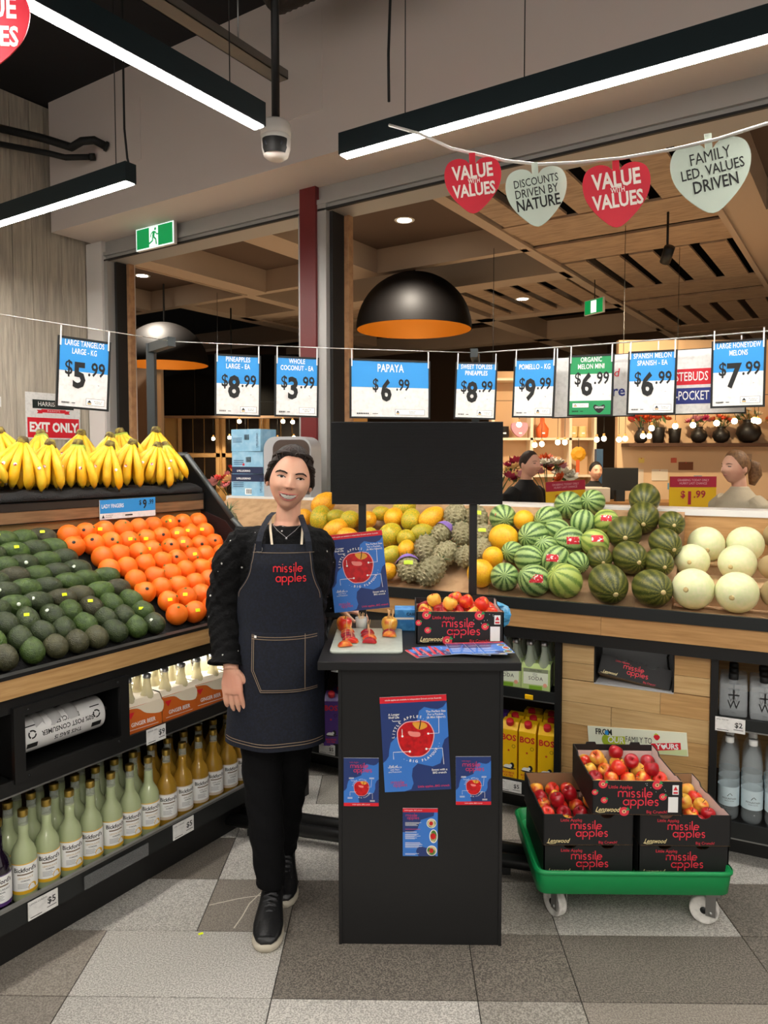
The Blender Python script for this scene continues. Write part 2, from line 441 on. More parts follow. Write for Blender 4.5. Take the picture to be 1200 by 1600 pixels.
ticket(lg, .525, -.060, .538, .085, .055, AL, 'shelf ticket below the first ginger beer pack', '$9', 'GINGER BEER')
o = thing('ticket_strip', 'empty clear plastic ticket strip on the lower left shelf', 'ticket holder', lg(.35, -.060, .135), AL)
ob('clear_strip', MB().box(-.13, .13, -.004, 0, 0, .045, mat('cloudy_plastic', '#7b7d7d', .25, alpha=.45)), o)
# LADY FINGERS ticket
t = thing('price_ticket', 'blue LADY FINGERS 9.99 ticket on the banana shelf edge', 'price ticket', lg(.892, .556, 1.303), AL, 'shelf price tickets')
ob('card', MB().box(-.147, .147, -.002, .002, 0, .085, PAPER), t)
p = MB(); p.rect(-.147, .147, .026, .085, -.0026, SKYB)
put(p, 'LADY FINGERS', -.14, .056, .024, WHITE, -.0032, align='LEFT', xs=.72, bold=.01)
put(p, '$', .062, .064, .03, INK, -.0032, bold=.02, xs=.8); put(p, '9', .087, .055, .055, INK, -.0032, bold=.03, xs=.8); put(p, '.99', .122, .064, .03, INK, -.0032, bold=.02, xs=.8)
put(p, 'Product of\nAustralia', -.118, .013, .008, INK, -.0032, align='LEFT'); p.flat([(-.139, .006), (-.125, .006), (-.132, .02)], -.0032, INK); p.rect(-.02, .02, .01, .016, -.0032, INK)
ob('print', p, t)

# ---------------------------------------------------------------- avocados and tangelos
def fruit_mesh(name, prof, m, seg=18, lump=0.0, seed=0, M=None):
    rr = random.Random(seed); b = MB()
    b.lathe(prof, seg, m, M, cap=False)
    if lump:
        b.v = [tuple(c*(1+rr.uniform(-lump, lump)) for c in v) for v in b.v]
    return b.mesh(name)
def ovoid(a, c, n=10, pear=0.0):
    return [(max(0.0001, a*math.sin(PI*i/n)*(1-pear*(i/n-.25 if i/n > .25 else 0))), -c*math.cos(PI*i/n)) for i in range(n+1)]
AVO = [mat('avocado_skin_green', '#31461c', .42, noise=(60, '#4d6429', .35, .7), bump=(230, .5), rnd=.2),
       mat('avocado_skin_dark', '#252f1a', .42, noise=(60, '#3c4926', .35, .7), bump=(230, .5), rnd=.2),
       mat('avocado_skin_brown', '#33331f', .45, noise=(60, '#4b4a30', .35, .7), bump=(230, .5), rnd=.2)]
avo_me = [fruit_mesh('avocado', ovoid(.042, .056, 12, .45), m, 20) for m in AVO]
STEM = mat('stem_scar', '#6e6a3a', .8); stem_me = MB().lathe([(.0001, .0), (.004, .0005), (.0045, -.003), (.006, -.006)], 8, STEM, xf((0, 0, .0565))).mesh('stem')
YST = mat('neon_yellow_sticker', '#e6f50a', .5); WST = mat('pale_sticker', '#d9e3d0', .5); DST = mat('dark_sticker', '#1a1a1a', .5)
def patch(r, w_, h_, m, disc=False):
    b = MB(); n = 6
    if disc:
        b.lathe([(.0001, r+.0008), (w_*.5, r+.0004), (w_, r-w_*w_/(2*r)+.0003)], 12, m)
    else:
        vs = [((i/n-.5)*w_, (j/2-.5)*h_, 0) for j in range(3) for i in range(n+1)]
        vs = [(x, y, math.sqrt(max(r*r-x*x-y*y, 0))+.0007) for x, y, _ in vs]
        b.add(vs, [(j*(n+1)+i, j*(n+1)+i+1, (j+1)*(n+1)+i+1, (j+1)*(n+1)+i) for j in range(2) for i in range(n)], m, True)
    return b.mesh('sticker')
avo_ys = patch(.042, .017, .011, YST); avo_ws = patch(.042, .007, 0, WST, True)
orr_ys = patch(.0445, .018, .013, YST); orr_ds = patch(.0445, .007, 0, DST, True)
VIEW = Vector((0, 0, 1.58))
def stick(o, me, r_, jx=0.0, jz=0.0, name='sticker'):
    """sticker on the side of a round fruit that is turned up and outwards"""
    d = (VIEW - o.location).normalized(); d = (d + Vector((jx, 0, jz+.25))).normalized()
    q = d.to_track_quat('Z', 'Y')
    M = o.matrix_basis.to_3x3().normalized().inverted() @ q.to_matrix()
    s = ob(name, me, o); s.rotation_euler = M.to_euler(); return s
slope = math.atan(.69)
rowname = ['front', 'second', 'third', 'fourth', 'fifth', 'sixth', 'seventh', 'eighth', 'rearmost']
LEFTFRUIT = {'av':[(0,0,-0.123,0.057,0.041),(0,1,-0.04,0.057,0.041),(0,2,0.038,0.059,0.041),(0,3,0.13,0.062,0.041),(0,4,0.209,0.058,0.041),(0,5,0.288,0.058,0.041),(0,6,0.365,0.057,0.041),(0,7,0.447,0.063,0.041),(0,8,0.536,0.062,0.041),(0,9,0.617,0.058,0.041),(1,0,-0.05,0.118,0.041),(1,1,0.036,0.12,0.041),(1,2,0.12,0.113,0.041),(1,3,0.198,0.118,0.041),(1,4,0.278,0.114,0.041),(1,5,0.359,0.114,0.041),(1,6,0.446,0.12,0.041),(1,7,0.523,0.115,0.041),(1,8,0.609,0.117,0.041),(2,0,-0.053,0.176,0.041),(2,1,0.024,0.173,0.041),(2,2,0.107,0.173,0.041),(2,3,0.183,0.172,0.041),(2,4,0.272,0.17,0.041),(2,5,0.345,0.175,0.041),(2,6,0.429,0.174,0.041),(2,7,0.513,0.172,0.041),(2,8,0.6,0.171,0.041),(3,0,0.013,0.228,0.041),(3,1,0.098,0.229,0.041),(3,2,0.176,0.232,0.041),(3,3,0.257,0.231,0.041),(3,4,0.345,0.227,0.041),(3,5,0.417,0.228,0.041),(3,6,0.507,0.231,0.041),(3,7,0.582,0.229,0.041),(4,0,0.001,0.287,0.041),(4,1,0.081,0.289,0.041),(4,2,0.173,0.291,0.041),(4,3,0.252,0.291,0.041),(4,4,0.325,0.285,0.041),(4,5,0.418,0.289,0.041),(4,6,0.493,0.291,0.041),(4,7,0.577,0.29,0.041),(5,0,0.074,0.341,0.041),(5,1,0.158,0.341,0.041),(5,2,0.239,0.348,0.041),(5,3,0.319,0.34,0.041),(5,4,0.397,0.341,0.041),(5,5,0.488,0.343,0.041),(6,0,0.065,0.398,0.041),(6,1,0.155,0.4,0.041),(6,2,0.227,0.397,0.041),(6,3,0.307,0.398,0.041),(6,4,0.396,0.398,0.041),(6,5,0.469,0.401,0.041),(7,0,0.136,0.462,0.041),(7,1,0.216,0.458,0.041),(7,2,0.306,0.457,0.041),(7,3,0.39,0.457,0.041),(7,4,0.462,0.457,0.041),(8,0,0.124,0.514,0.041),(8,1,0.208,0.517,0.041),(8,2,0.297,0.514,0.041),(8,3,0.369,0.512,0.041),(8,4,0.453,0.512,0.041)],'orr':[(0,0,0.735,0.063,0.045),(0,1,0.82,0.056,0.045),(0,2,0.915,0.061,0.045),(0,3,1.002,0.059,0.045),(0,4,1.087,0.061,0.045),(0,5,1.171,0.062,0.045),(0,6,1.254,0.057,0.045),(1,0,0.746,0.126,0.045),(1,1,0.84,0.127,0.045),(1,2,0.919,0.125,0.045),(1,3,1.011,0.125,0.045),(1,4,1.097,0.124,0.045),(1,5,1.181,0.125,0.045),(1,6,1.263,0.127,0.045),(2,0,0.68,0.183,0.045),(2,1,0.766,0.19,0.045),(2,2,0.849,0.183,0.045),(2,3,0.937,0.184,0.045),(2,4,1.024,0.188,0.045),(2,5,1.099,0.184,0.045),(2,6,1.192,0.187,0.045),(2,7,1.28,0.19,0.045),(3,0,0.683,0.246,0.045),(3,1,0.777,0.246,0.045),(3,2,0.862,0.247,0.045),(3,3,0.948,0.252,0.045),(3,4,1.034,0.251,0.045),(3,5,1.12,0.248,0.045),(3,6,1.204,0.249,0.045),(3,7,1.293,0.252,0.045),(4,0,0.611,0.314,0.045),(4,1,0.692,0.31,0.045),(4,2,0.784,0.313,0.045),(4,3,0.874,0.314,0.045),(4,4,0.951,0.312,0.045),(4,5,1.044,0.314,0.045),(4,6,1.121,0.316,0.045),(4,7,1.217,0.31,0.045),(4,8,1.3,0.313,0.045),(5,0,0.626,0.375,0.045),(5,1,0.705,0.377,0.045),(5,2,0.8,0.374,0.045),(5,3,0.876,0.378,0.045),(5,4,0.971,0.377,0.045),(5,5,1.052,0.38,0.045),(5,6,1.142,0.373,0.045),(5,7,1.229,0.374,0.045),(6,0,0.545,0.443,0.045),(6,1,0.633,0.443,0.045),(6,2,0.716,0.443,0.045),(6,3,0.802,0.437,0.045),(6,4,0.892,0.439,0.045),(6,5,0.978,0.443,0.045),(6,6,1.066,0.436,0.045),(6,7,1.148,0.441,0.045),(6,8,1.236,0.442,0.045),(7,0,0.559,0.5,0.045),(7,1,0.642,0.506,0.045),(7,2,0.729,0.506,0.045),(7,3,0.823,0.505,0.045),(7,4,0.905,0.505,0.045),(7,5,0.987,0.507,0.045),(7,6,1.075,0.507,0.045),(7,7,1.159,0.507,0.045),(7,8,1.251,0.505,0.045)]}
for i, n, a, t, r_ in LEFTFRUIT['av']:
    zc = .95 + (t-.06)*.69 - .002
    mi = random.choice((0, 0, 1, 1, 1, 2)) if i else random.choice((0, 1, 1, 2))
    o = ob('avocado', avo_me[mi], None, lg(a, t, zc))
    if i < 3: d = Vector((random.uniform(-.25, .25), 1, random.uniform(.35, .7)))
    else: d = Vector((-1, random.uniform(.1, .7), random.uniform(.1, .4)))
    d = Matrix.Rotation(AL, 3, 'Z') @ d
    o.rotation_euler = d.to_track_quat('Z', 'Y').to_euler()
    ob('stem', stem_me, o)
    s = ''
    q = random.random()
    if q < .22: stick(o, avo_ys, .042, random.uniform(-.5, .5), random.uniform(-.1, .5)); s = ' with a yellow sticker'
    elif q < .34: stick(o, avo_ws, .042, random.uniform(-.5, .5), random.uniform(-.2, .3)); s = ' with a small round sticker'
    tag(o, '%s avocado%s, %s from the left in the %s row' % (('mid green', 'dark green', 'brownish green')[mi], s, ordw(n), rowname[i]), 'avocado', 'avocados heaped on the left fruit stand')
ORM = mat('tangelo_peel', '#f7791c', .38, noise=(14, '#f06a14', .4, .65), bump=(420, .25), rnd=.1)
tp = ovoid(.0445, .042, 12); tp = tp[:-2] + [(.014, .0415), (.010, .0455), (.006, .0475), (.0001, .0475)]
or_me = fruit_mesh('tangelo', tp, ORM, 20)
CALYX = mat('green_calyx', '#5e6a2a', .8); cal_me = MB().lathe([(.0001, .0495), (.004, .049), (.006, .0475)], 6, CALYX).mesh('calyx')
for i, n, a, t, r_ in LEFTFRUIT['orr']:
    zc = .95 + (t-.06)*.69 + .002
    o = ob('tangelo', or_me, None, lg(a, t, zc))
    o.rotation_euler = (random.uniform(-1.6, 1.6), random.uniform(-1.2, 1.2), random.uniform(0, 6))
    o.scale = (random.uniform(.97, 1.04),)*3
    ob('calyx', cal_me, o)
    q = random.random(); s = ''
    if q < .22: stick(o, orr_ys, .042, random.uniform(-.4, .4), random.uniform(-.2, .3)); s = ' with a yellow sticker'
    elif q < .4: stick(o, orr_ds, .042, random.uniform(-.4, .4), random.uniform(-.2, .3)); s = ' with a dark round sticker'
    tag(o, 'orange tangelo%s, %s from the avocados in the %s row' % (s, ordw(n), rowname[i]), 'tangelo', 'tangelos heaped on the left fruit stand')

# ---------------------------------------------------------------- bananas
BAN = mat('banana_peel', '#e8b015', .42, noise=(22, '#f0c836', .4, .65), rnd=.06)
BTIP = mat('banana_tip', '#3a2c12', .8); BCRN = mat('banana_crown', '#8a7a2c', .7, noise=(60, '#4c3a16', .4, .6)); BGRN = mat('green_banana_neck', '#8fa02c', .5)
def banana_mesh(lateral, out, seed):
    rr = random.Random(seed); n = 11; pts = []; rad = []
    for i in range(n):
        s = i/(n-1)
        x = lateral*(.15*s + .85*math.sin(s*PI*.62)/math.sin(PI*.62)) if False else lateral*math.sin(s*PI/2)
        y = -out*math.sin(s*PI*.72)
        zz = .178*(1-s)**1.05 + .012*s
        pts.append((x, y, zz))
        rad.append(.018*min(1, .42+.62*math.sin(min(1, s*1.5)*PI/2)) if s < .85 else .018*(1-.75*((s-.85)/.15)))
    b = MB(); b.tube(pts, rad, 7, BAN)
    b.tube([pts[-1], (pts[-1][0]*1.02, pts[-1][1]+.004, pts[-1][2]-.009)], [.0048, .0035], 6, BTIP)
    return b.mesh('banana'), pts
BST = mat('banana_sticker', '#e9e2ee', .5, noise=(90, '#c8302e', .52, .56))
ban_st = MB().lathe([(.0001, .0012), (.0055, .0010), (.0065, .0)], 10, BST).mesh('sticker')
protos = []
for k, cnt in enumerate((4, 5, 5)):
    root = thing('banana_bunch', '', 'bananas'); 
    for i in range(cnt):
        f = (i-(cnt-1)/2)/((cnt-1)/2)
        me, pts = banana_mesh(f*(.055+.008*k), .062-.018*abs(f)+.004*k, i+10*k)
        bo = ob('banana', me, root, (f*.010, 0, 0), (0, 0, f*.25))
        if i % 2 == k % 2 or i == 1:
            p5 = pts[5]; ob('sticker', ban_st, bo, (p5[0], p5[1]-.0175, p5[2]), (R(78), 0, 0))
    # a second layer of fingers behind
    for i in range(cnt-1):
        f = (i-(cnt-2)/2)/((cnt-1)/2)
        me, pts = banana_mesh(f*.05, .012, i+50+10*k)
        ob('banana', me, root, (f*.010, .022, 0))
    ob('crown', MB().tube([(0, .008, .168), (0, .006, .186), (0, .010, .20)], [.020, .017, .013], 7, BCRN, flat=1.3), root)
    if k == 1: ob('green_neck', MB().tube([(0, .004, .15), (0, .006, .18)], [.024, .019], 8, BGRN, flat=1.5), root)
    protos.append(root)
spots = [(.17, .66, 0), (.30, .655, 1), (.43, .66, 2), (.56, .66, 0), (.70, .66, 1), (.83, .66, 2), (.96, .66, 0), (1.09, .665, 2), (1.225, .66, 1),
         (.22, .80, 1), (.36, .80, 2), (.50, .81, 0), (.66, .80, 1), (.80, .81, 2), (.95, .80, 0), (1.10, .80, 1), (1.24, .81, 2)]
used = set()
for i, (a, t, k) in enumerate(spots):
    back = i >= 9
    zz = 1.436 + (.038 if back else 0)
    rz = AL + R(-38) + random.uniform(-.5, .5); rot = (random.uniform(-.22, .05), random.uniform(-.26, .26), rz)
    n = i-9 if back else i
    lab = 'yellow banana bunch, %s from the left in the %s row on the top shelf' % (ordw(n), 'back' if back else 'front')
    if k not in used: o = protos[k]; used.add(k); o.location = lg(a, t, zz); o.rotation_euler = rot; o['label'] = lab
    else: o = dup(protos[k], lg(a, t, zz), rot, lab)
    s = random.uniform(.98, 1.18); o.scale = (s, s, s*(1.0 if not back else 1.08)); o['group'] = 'bananas on the top shelf'
# a riser under the back row
ob('banana_riser', MB().box(.05, X1-.04, .735, .90, 1.44, 1.472, BLACK), stand)

# ---------------------------------------------------------------- bag roll dispenser
d = thing('bag_dispenser', 'black metal box holding a roll of plastic bags under the timber rail', 'bag dispenser', lg(0, 0, .578), AL)
b = MB(); x0, x1, z0, z1 = -.005, .41, .0, .235
b.box(x0, x1, -.062, -.046, z0, z0+.03, BLACK); b.box(x0, x1, -.062, -.046, z1-.03, z1, BLACK); b.box(x0, x0+.035, -.062, -.046, z0+.03, z1-.03, BLACK); b.box(x1-.035, x1, -.062, -.046, z0+.03, z1-.03, BLACK)
ob('front_frame', b, d)
b = MB(); b.box(x0+.01, x1-.01, -.046, .26, z0, z0+.008, BLACK); b.box(x0+.01, x1-.01, -.046, .26, z1-.018, z1-.01, BLACK); b.box(x0+.01, x0+.02, -.046, .26, z0, z1-.01, BLACK); b.box(x1-.02, x1-.01, -.046, .26, z0, z1-.01, BLACK); b.box(x0+.01, x1-.01, .25, .26, z0, z1-.01, BLACK)
ob('casing', b, d)
for xx in (x0+.045, x1-.045, ):
    for zz in (z0+.014, z1-.014): ob('screw', MB().lathe([(.0001, .003), (.004, .002), (.0045, 0)], 8, DGREY), d, (xx, -.062, zz), (R(90), 0, 0))
ob('spindle', MB().tube([(x0+.02, .03, .11), (x1-.03, .03, .11)], .006, 8, STEEL), d)
BAG = mat('white_bag_film', '#d9d8d6', .35, bump=(25, .1)); 
rl = thing('bag_roll', 'white roll of plastic produce bags with upside down black print', 'bag roll', lg(0, 0, .578), AL)
RM = xf((0, .03, .11), (0, R(90), 0))
ob('film', MB().lathe([(.012, .035), (.055, .035), (.056, .04), (.056, .335), (.055, .34), (.012, .34)], 36, BAG, RM, cap=False), rl)
ob('core', MB().lathe([(.012, .03), (.022, .03), (.022, .345), (.012, .345)], 20, mat('grey_core', '#5b5d5e', .6), RM, cap=False), rl)
lp = MB(); rad = .0564
def wrapx(mb, me, m, x, ang, flip=True):
    """print wrapped on the roll: text x along the axis, text y round it"""
    vs = []
    for v in me.vertices:
        tx, ty = v.co.x, v.co.y
        if flip: tx, ty = -tx, -ty
        a_ = ang + ty/rad
        vs.append((x+tx, .03-rad*math.cos(a_), .11+rad*math.sin(a_)))
    mb.add(vs, [tuple(p_.vertices) for p_ in me.polygons], m)
wrapx(lp, text('THIS BAG IS', .022, bold=.02, xs=.85), INK, .20, R(-20))
wrapx(lp, text('50% POST CONSUMER', .022, bold=.02, xs=.85), INK, .20, R(8))
wrapx(lp, text('RECYCLED', .022, bold=.02, xs=.85), INK, .20, R(34))
for xx in (.075, .305):
    vs = []; n = 6
    for zone, (t0, t1) in enumerate(((-32, -14), (40, 44))):
        vs = [(xx+sx*.018, .03-rad*math.cos(R(t0+(t1-t0)*i/n)), .11+rad*math.sin(R(t0+(t1-t0)*i/n))) for i in range(n+1) for sx in (-1, 1)]
        lp.add(vs, [(2*i, 2*i+1, 2*i+3, 2*i+2) for i in range(n)], INK)
    ring = []
    for i in range(25):
        a_ = 2*PI*i/24
        for rr_ in (.009, .014): ring.append((xx+rr_*math.cos(a_), .03-rad*math.cos(R(14)+rr_*math.sin(a_)/rad), .11+rad*math.sin(R(14)+rr_*math.sin(a_)/rad)))
    lp.add(ring, [(2*i, 2*i+1, 2*i+3, 2*i+2) for i in range(24) if i % 8 != 0], INK)
ob('print', lp, rl)
wr = MB(); rings = []
for i in range(9):
    s = i/8; rings.append([(.09+.16*s, .03-(.060+.010*math.sin(i*2.1))*math.cos(a_), .11+(.060+.010*math.sin(i*2.1))*math.sin(a_)) for a_ in (R(30+10*math.sin(i*1.7)), R(55), R(75), R(95))])
wr.add([p_ for r_ in rings for p_ in r_], [(i*4+k, i*4+k+1, i*4+k+5, i*4+k+4) for i in range(8) for k in range(3)], mat('loose_clear_film', '#c9c8c6', .2, alpha=.7), True)
ob('loose_end', wr, rl)

# ---------------------------------------------------------------- cordial bottles
def wrapz(mb, me, m, r_, z, ang=0.0, y0=0.0):
    vs = []
    for v in me.vertices:
        a_ = ang + v.co.x/r_
        vs.append((r_*math.sin(a_), y0-r_*math.cos(a_), z+v.co.y))
    mb.add(vs, [tuple(p_.vertices) for p_ in me.polygons], m)
def wraprect(mb, r_, a0, a1, z0, z1, m, n=14):
    vs = [(r_*math.sin(a0+(a1-a0)*i/n), -r_*math.cos(a0+(a1-a0)*i/n), z_) for i in range(n+1) for z_ in (z0, z1)]
    mb.add(vs, [(2*i, 2*i+2, 2*i+3, 2*i+1) for i in range(n)], m, True)
BGLASS = mat('clear_bottle_glass', '#cfd6c8', .05, alpha=.35)
LEMON = mat('lemon_cordial', '#c3cfa0', .06, trans=.25, coat=.6, ior=1.3)
LIME = mat('lime_cordial', '#d0a23a', .04, trans=.45, coat=.6, ior=1.3)
BLKC = mat('blackcurrant_cordial', '#160c1c', .05, coat=.8)
LYEL = mat('label_yellow', '#e9b52a', .5); LTAUPE = mat('label_taupe', '#7d6c58', .5); LGOLD = mat('label_gold', '#c09a4a', .5); LPURP = mat('label_purple', '#5a3a78', .5); LIMEL = mat('label_pale', '#d8c8b4', .5)
def cordial(kind):
    liq, band, word, wcol = {'lemon': (LEMON, LYEL, 'LEMON JUICE', LGOLD), 'lime': (LIME, LIMEL, 'LIME JUICE', LTAUPE), 'blackcurrant': (BLKC, LPURP, 'BLACKCURRANT', INK)}[kind]
    t = thing('cordial_bottle', '', 'bottle')
    body = [(.0001, .002), (.030, .0), (.037, .004), (.0385, .012), (.0385, .138), (.0365, .155), (.030, .172), (.022, .184), (.0170, .196), (.0158, .215), (.0150, .240)]
    ob('filled_body', MB().lathe(body, 24, liq), t)
    ob('neck', MB().lathe([(.0150, .2405), (.0142, .262), (.0150, .266), (.0142, .274), (.011, .274)], 20, BGLASS if kind != 'blackcurrant' else BLKC, cap=False), t)
    ob('cap', MB().lathe([(.0146, .268), (.0156, .270), (.0156, .287), (.0148, .290), (.0001, .290)], 20, GOLD), t)
    lb = MB(); wraprect(lb, .0391, -1.5, 1.5, .030, .128, WHITE); wraprect(lb, .0393, -1.5, 1.5, .030, .041, band); wraprect(lb, .0393, -1.5, 1.5, .125, .128, band)
    lo = ob('label', lb, t)
    pr = MB(); wrapz(pr, text("Bickford's", .020, bold=.02, xs=.9), INK, .0396, .108); 
    wraprect(pr, .0395, -.62, .62, .092, .0965, LTAUPE)
    wrapz(pr, text(word, .0085, xs=.9), wcol, .0396, .082); wrapz(pr, text('CORDIAL', .0065, bold=.02), INK, .0396, .073)
    for q in range(4): wraprect(pr, .0395, -.6, .25-.1*(q % 2), .050+q*.0045, .0515+q*.0045, mat('fine_print', '#9a9a9a', .6))
    if kind == 'lemon':
        vs = [(.0396*math.sin(.55+x/.0396), -.0396*math.cos(.55+x/.0396), .041+zz) for x, zz in ellipse(0, .008, .014, .013, 14) if zz >= -.001]
        pr.add(vs, [tuple(range(len(vs)))], LYEL)
    ob('print', pr, lo)
    return t
cp = {k: cordial(k) for k in ('lemon', 'lime', 'blackcurrant')}; cused = set()
def place_cordial(kind, a, t, n, row):
    rz = AL + R(random.uniform(-28, -12))
    lab = {'lemon': 'cloudy lemon cordial bottle', 'lime': 'amber lime cordial bottle', 'blackcurrant': 'dark blackcurrant cordial bottle'}[kind] + ', %s of its kind from the left, %s row' % (ordw(n), row)
    if kind not in cused: o = cp[kind]; cused.add(kind); o.location = lg(a, t, .165); o.rotation_euler = (0, 0, rz); o['label'] = lab
    else: o = dup(cp[kind], lg(a, t, .165), (0, 0, rz), lab)
    o['group'] = 'cordial bottles on the bottom shelf'
for i in range(2): place_cordial('blackcurrant', -.105+.082*i, .02, i, 'front')
for row, t in (('front', .02), ('second', .108), ('third', .196)):
    for i in range(7): place_cordial('lemon', .062+.0815*i, t+.002*(i % 2), i, row)
    for i in range(7): place_cordial('lime', .635+.0815*i, t+.002*(i % 2), i, row)

# ---------------------------------------------------------------- ginger beer packs
GLASSC = mat('clear_glass', '#f2f4f2', .02, trans=1.0, ior=1.2)
GBL = mat('ginger_beer_liquid', '#e6deb8', .06, trans=.45, coat=.5, ior=1.3)
ORC = mat('orange_carton', '#d2661e', .55); CREAM = mat('cream_carton', '#e9dcc4', .55); SILV = mat('silver_cap', '#c2c2c4', .3, metal=.9)
def drink_pack(name, cat, front_col, top_col, liq, word, wcol, bottle_h, cart_h, wd=.140, dp=.130, extra=None):
    t = thing(name, '', cat)
    b = MB(); hw, hd = wd/2, dp/2
    # sleeve: front, back, base and gathered top
    prof = [(-hd, 0), (-hd, cart_h*.62), (-hd*.78, cart_h*.74), (hd*.78, cart_h*.74), (hd, cart_h*.62), (hd, 0)]
    vs = [(x, y, z_) for x in (-hw, hw) for y, z_ in prof]; n = len(prof)
    b.add(vs, [(0, n, n+1, 1)], front_col); b.add(vs, [(1, n+1, n+2, 2)], top_col); b.add(vs, [(2, n+2, n+3, 3)], top_col); b.add(vs, [(3, n+3, n+4, 4)], top_col); b.add(vs, [(4, n+4, n+5, 5)], front_col); b.add(vs, [(5, n+5, n, 0)], front_col)
    ob('carton_sleeve', b, t)
    pr = MB(); extra(pr, hw, hd, cart_h); ob('print', pr, t)
    bm_ = MB(); r_ = .029
    body = MB().lathe([(.0001, .002), (r_*.85, 0), (r_, .006), (r_, bottle_h*.50), (r_*.93, bottle_h*.56), (r_*.62, bottle_h*.68), (r_*.46, bottle_h*.80), (r_*.44, bottle_h*.92), (.0001, bottle_h*.92)], 16, liq).mesh('bottle')
    capm = MB().lathe([(r_*.5, bottle_h*.91), (r_*.53, bottle_h*.93), (r_*.5, bottle_h), (.0001, bottle_h)], 14, SILV).mesh('bottle_cap')
    for sx in (-1, 1):
        for sy in (-1, 1):
            bo = ob('bottle', body, t, (sx*hw*.5, sy*hd*.48, .002)); ob('bottle_cap', capm, bo)
    return t
def gb_print(p, hw, hd, h):
    y = -hd-.0008
    p.flat(smoothpoly([(-hw, h*.60), (-hw*.3, h*.56), (hw*.2, h*.40), (hw, h*.34), (hw, h*.615), (0, h*.615)], 4), y, CREAM)
    p.flat([(-hw*.85, h*.5), (-hw*.45, h*.5), (-hw*.65, h*.36)], y-.0004, RED)
    put(p, 'GINGER BEER', 0, h*.22, .021, WHITE, y-.0006, xs=.78, bold=.015)
    p.rect(-hw*.8, hw*.8, h*.11, h*.12, y-.0004, WHITE)
gbp = drink_pack('ginger_beer_pack', 'drink pack', ORC, CREAM, GBL, 'GINGER BEER', WHITE, .20, .165, .155, .13, gb_print)
n = 0
for row, t in (('front', .035), ('back', .19)):
    for i in range(5):
        loc = lg(.50+.163*i, t, .578); rot = (0, 0, AL+R(-6+3*(i % 2))); lab = 'orange GINGER BEER bottle pack, %s from the left in the %s row' % (ordw(i), row)
        if n == 0: gbp.location = loc; gbp.rotation_euler = rot; gbp['label'] = lab; o = gbp
        else: o = dup(gbp, loc, rot, lab)
        o['group'] = 'ginger beer packs'; n += 1
# flexible LED strip over the ginger beer
sl = thing('shelf_light', 'white flexible LED strip sagging over the ginger beer packs', 'shelf light', lg(0, 0, 0), AL)
ob('led_tube', MB().tube([(.45, .16, .792), (.6, .11, .789), (.75, .055, .786), (.9, .03, .788), (1.05, .02, .791), (1.2, .03, .793)], .0055, 8, mat('shelf_led', '#ffffff', .5, emit=(1, .97, .93), estr=40)), sl)
ob('mount_clip', MB().box(.44, .46, .15, .17, .785, .797, STEEL), sl)
# orange drink bottle at the very edge
t = thing('juice_bottle', 'orange drink bottle with a pale top beside the bag roll', 'bottle', lg(-.075, -.01, .578), AL)
ob('bottle_body', MB().lathe([(.0001, .001), (.036, 0), (.04, .006), (.04, .085)], 20, mat('orange_drink', '#e87a12', .3)), t)
ob('bottle_shoulder', MB().lathe([(.04, .085), (.04, .10), (.034, .14), (.016, .17), (.015, .19)], 20, mat('pale_plastic', '#cfcac4', .35), cap=False), t)
ob('cap', MB().lathe([(.017, .185), (.017, .205), (.0001, .205)], 16, WHITE), t)
# ================================================================ back fruit stand
XA, XB = -3.05, .95
bst = thing('fruit_stand', 'wide oak fronted fruit stand at the back heaped with melons and papayas', 'display stand', B0, AB)
ob('kickboard', MB().box(XA, XB, .06, .9, 0, .095, BLACK), bst)
b = MB(); b.box(XA, XB, -.02, .52, .095, .15, BLACK); b.box(XA, XB, -.03, -.02, .095, .162, DGREY); b.box(XA, XB, -.032, -.02, .095, .100, STEEL)
ob('bottom_shelf', b, bst)
for nm, x0, x1 in (('middle_shelf', XA, -.682), ('middle_shelf', -.05, XB)):
    b = MB(); b.box(x0, x1, -.02, .40, .535, .556, DGREY); b.box(x0, x1, -.03, -.02, .525, .570, DGREY); b.box(x0, x1, -.032, -.02, .522, .527, STEEL); ob(nm, b, bst)
ob('back_board', MB().box(XA, -.70, .52, .54, .15, .90, DWOOD), bst)
ob('back_board', MB().box(-.70, XB, .52, .54, .15, .90, WOOD), bst)
ob('rear_oak', MB().box(-1.0, -.70, .5, .519, .56, .90, WOOD), bst)
for xx in (-.682, -.076, -1.30, -1.95): ob('upright', MB().box(xx, xx+.026, -.03, .02, .095, .81, BLACK), bst)
for xx in (-.735, .22): ob('upright', MB().box(xx, xx+.02, .44, .48, .15, .9, BLACK), bst)
ob('top_bar', MB().box(XA, XB, -.05, .0, .795, .846, BLACK), bst)
RAILW = mat('rail_oak', '#c09460', .5, noise=(7, '#a67a48', .35, .75), stretch=(1, 1, 14))
x = XA
while x < XB:
    wd = min(random.choice((.62, .8, .7)), XB-x); ob('timber_rail', MB().box(x+.0006, x+wd-.0006, -.058, -.04, .846, .925, RAILW), bst); x += wd
b = MB(); b.box(XA, XB, -.066, -.05, .925, .972, DGREY); b.box(XA, XB, -.05, .06, .925, .94, DGREY)
ob('tray_edge', b, bst)
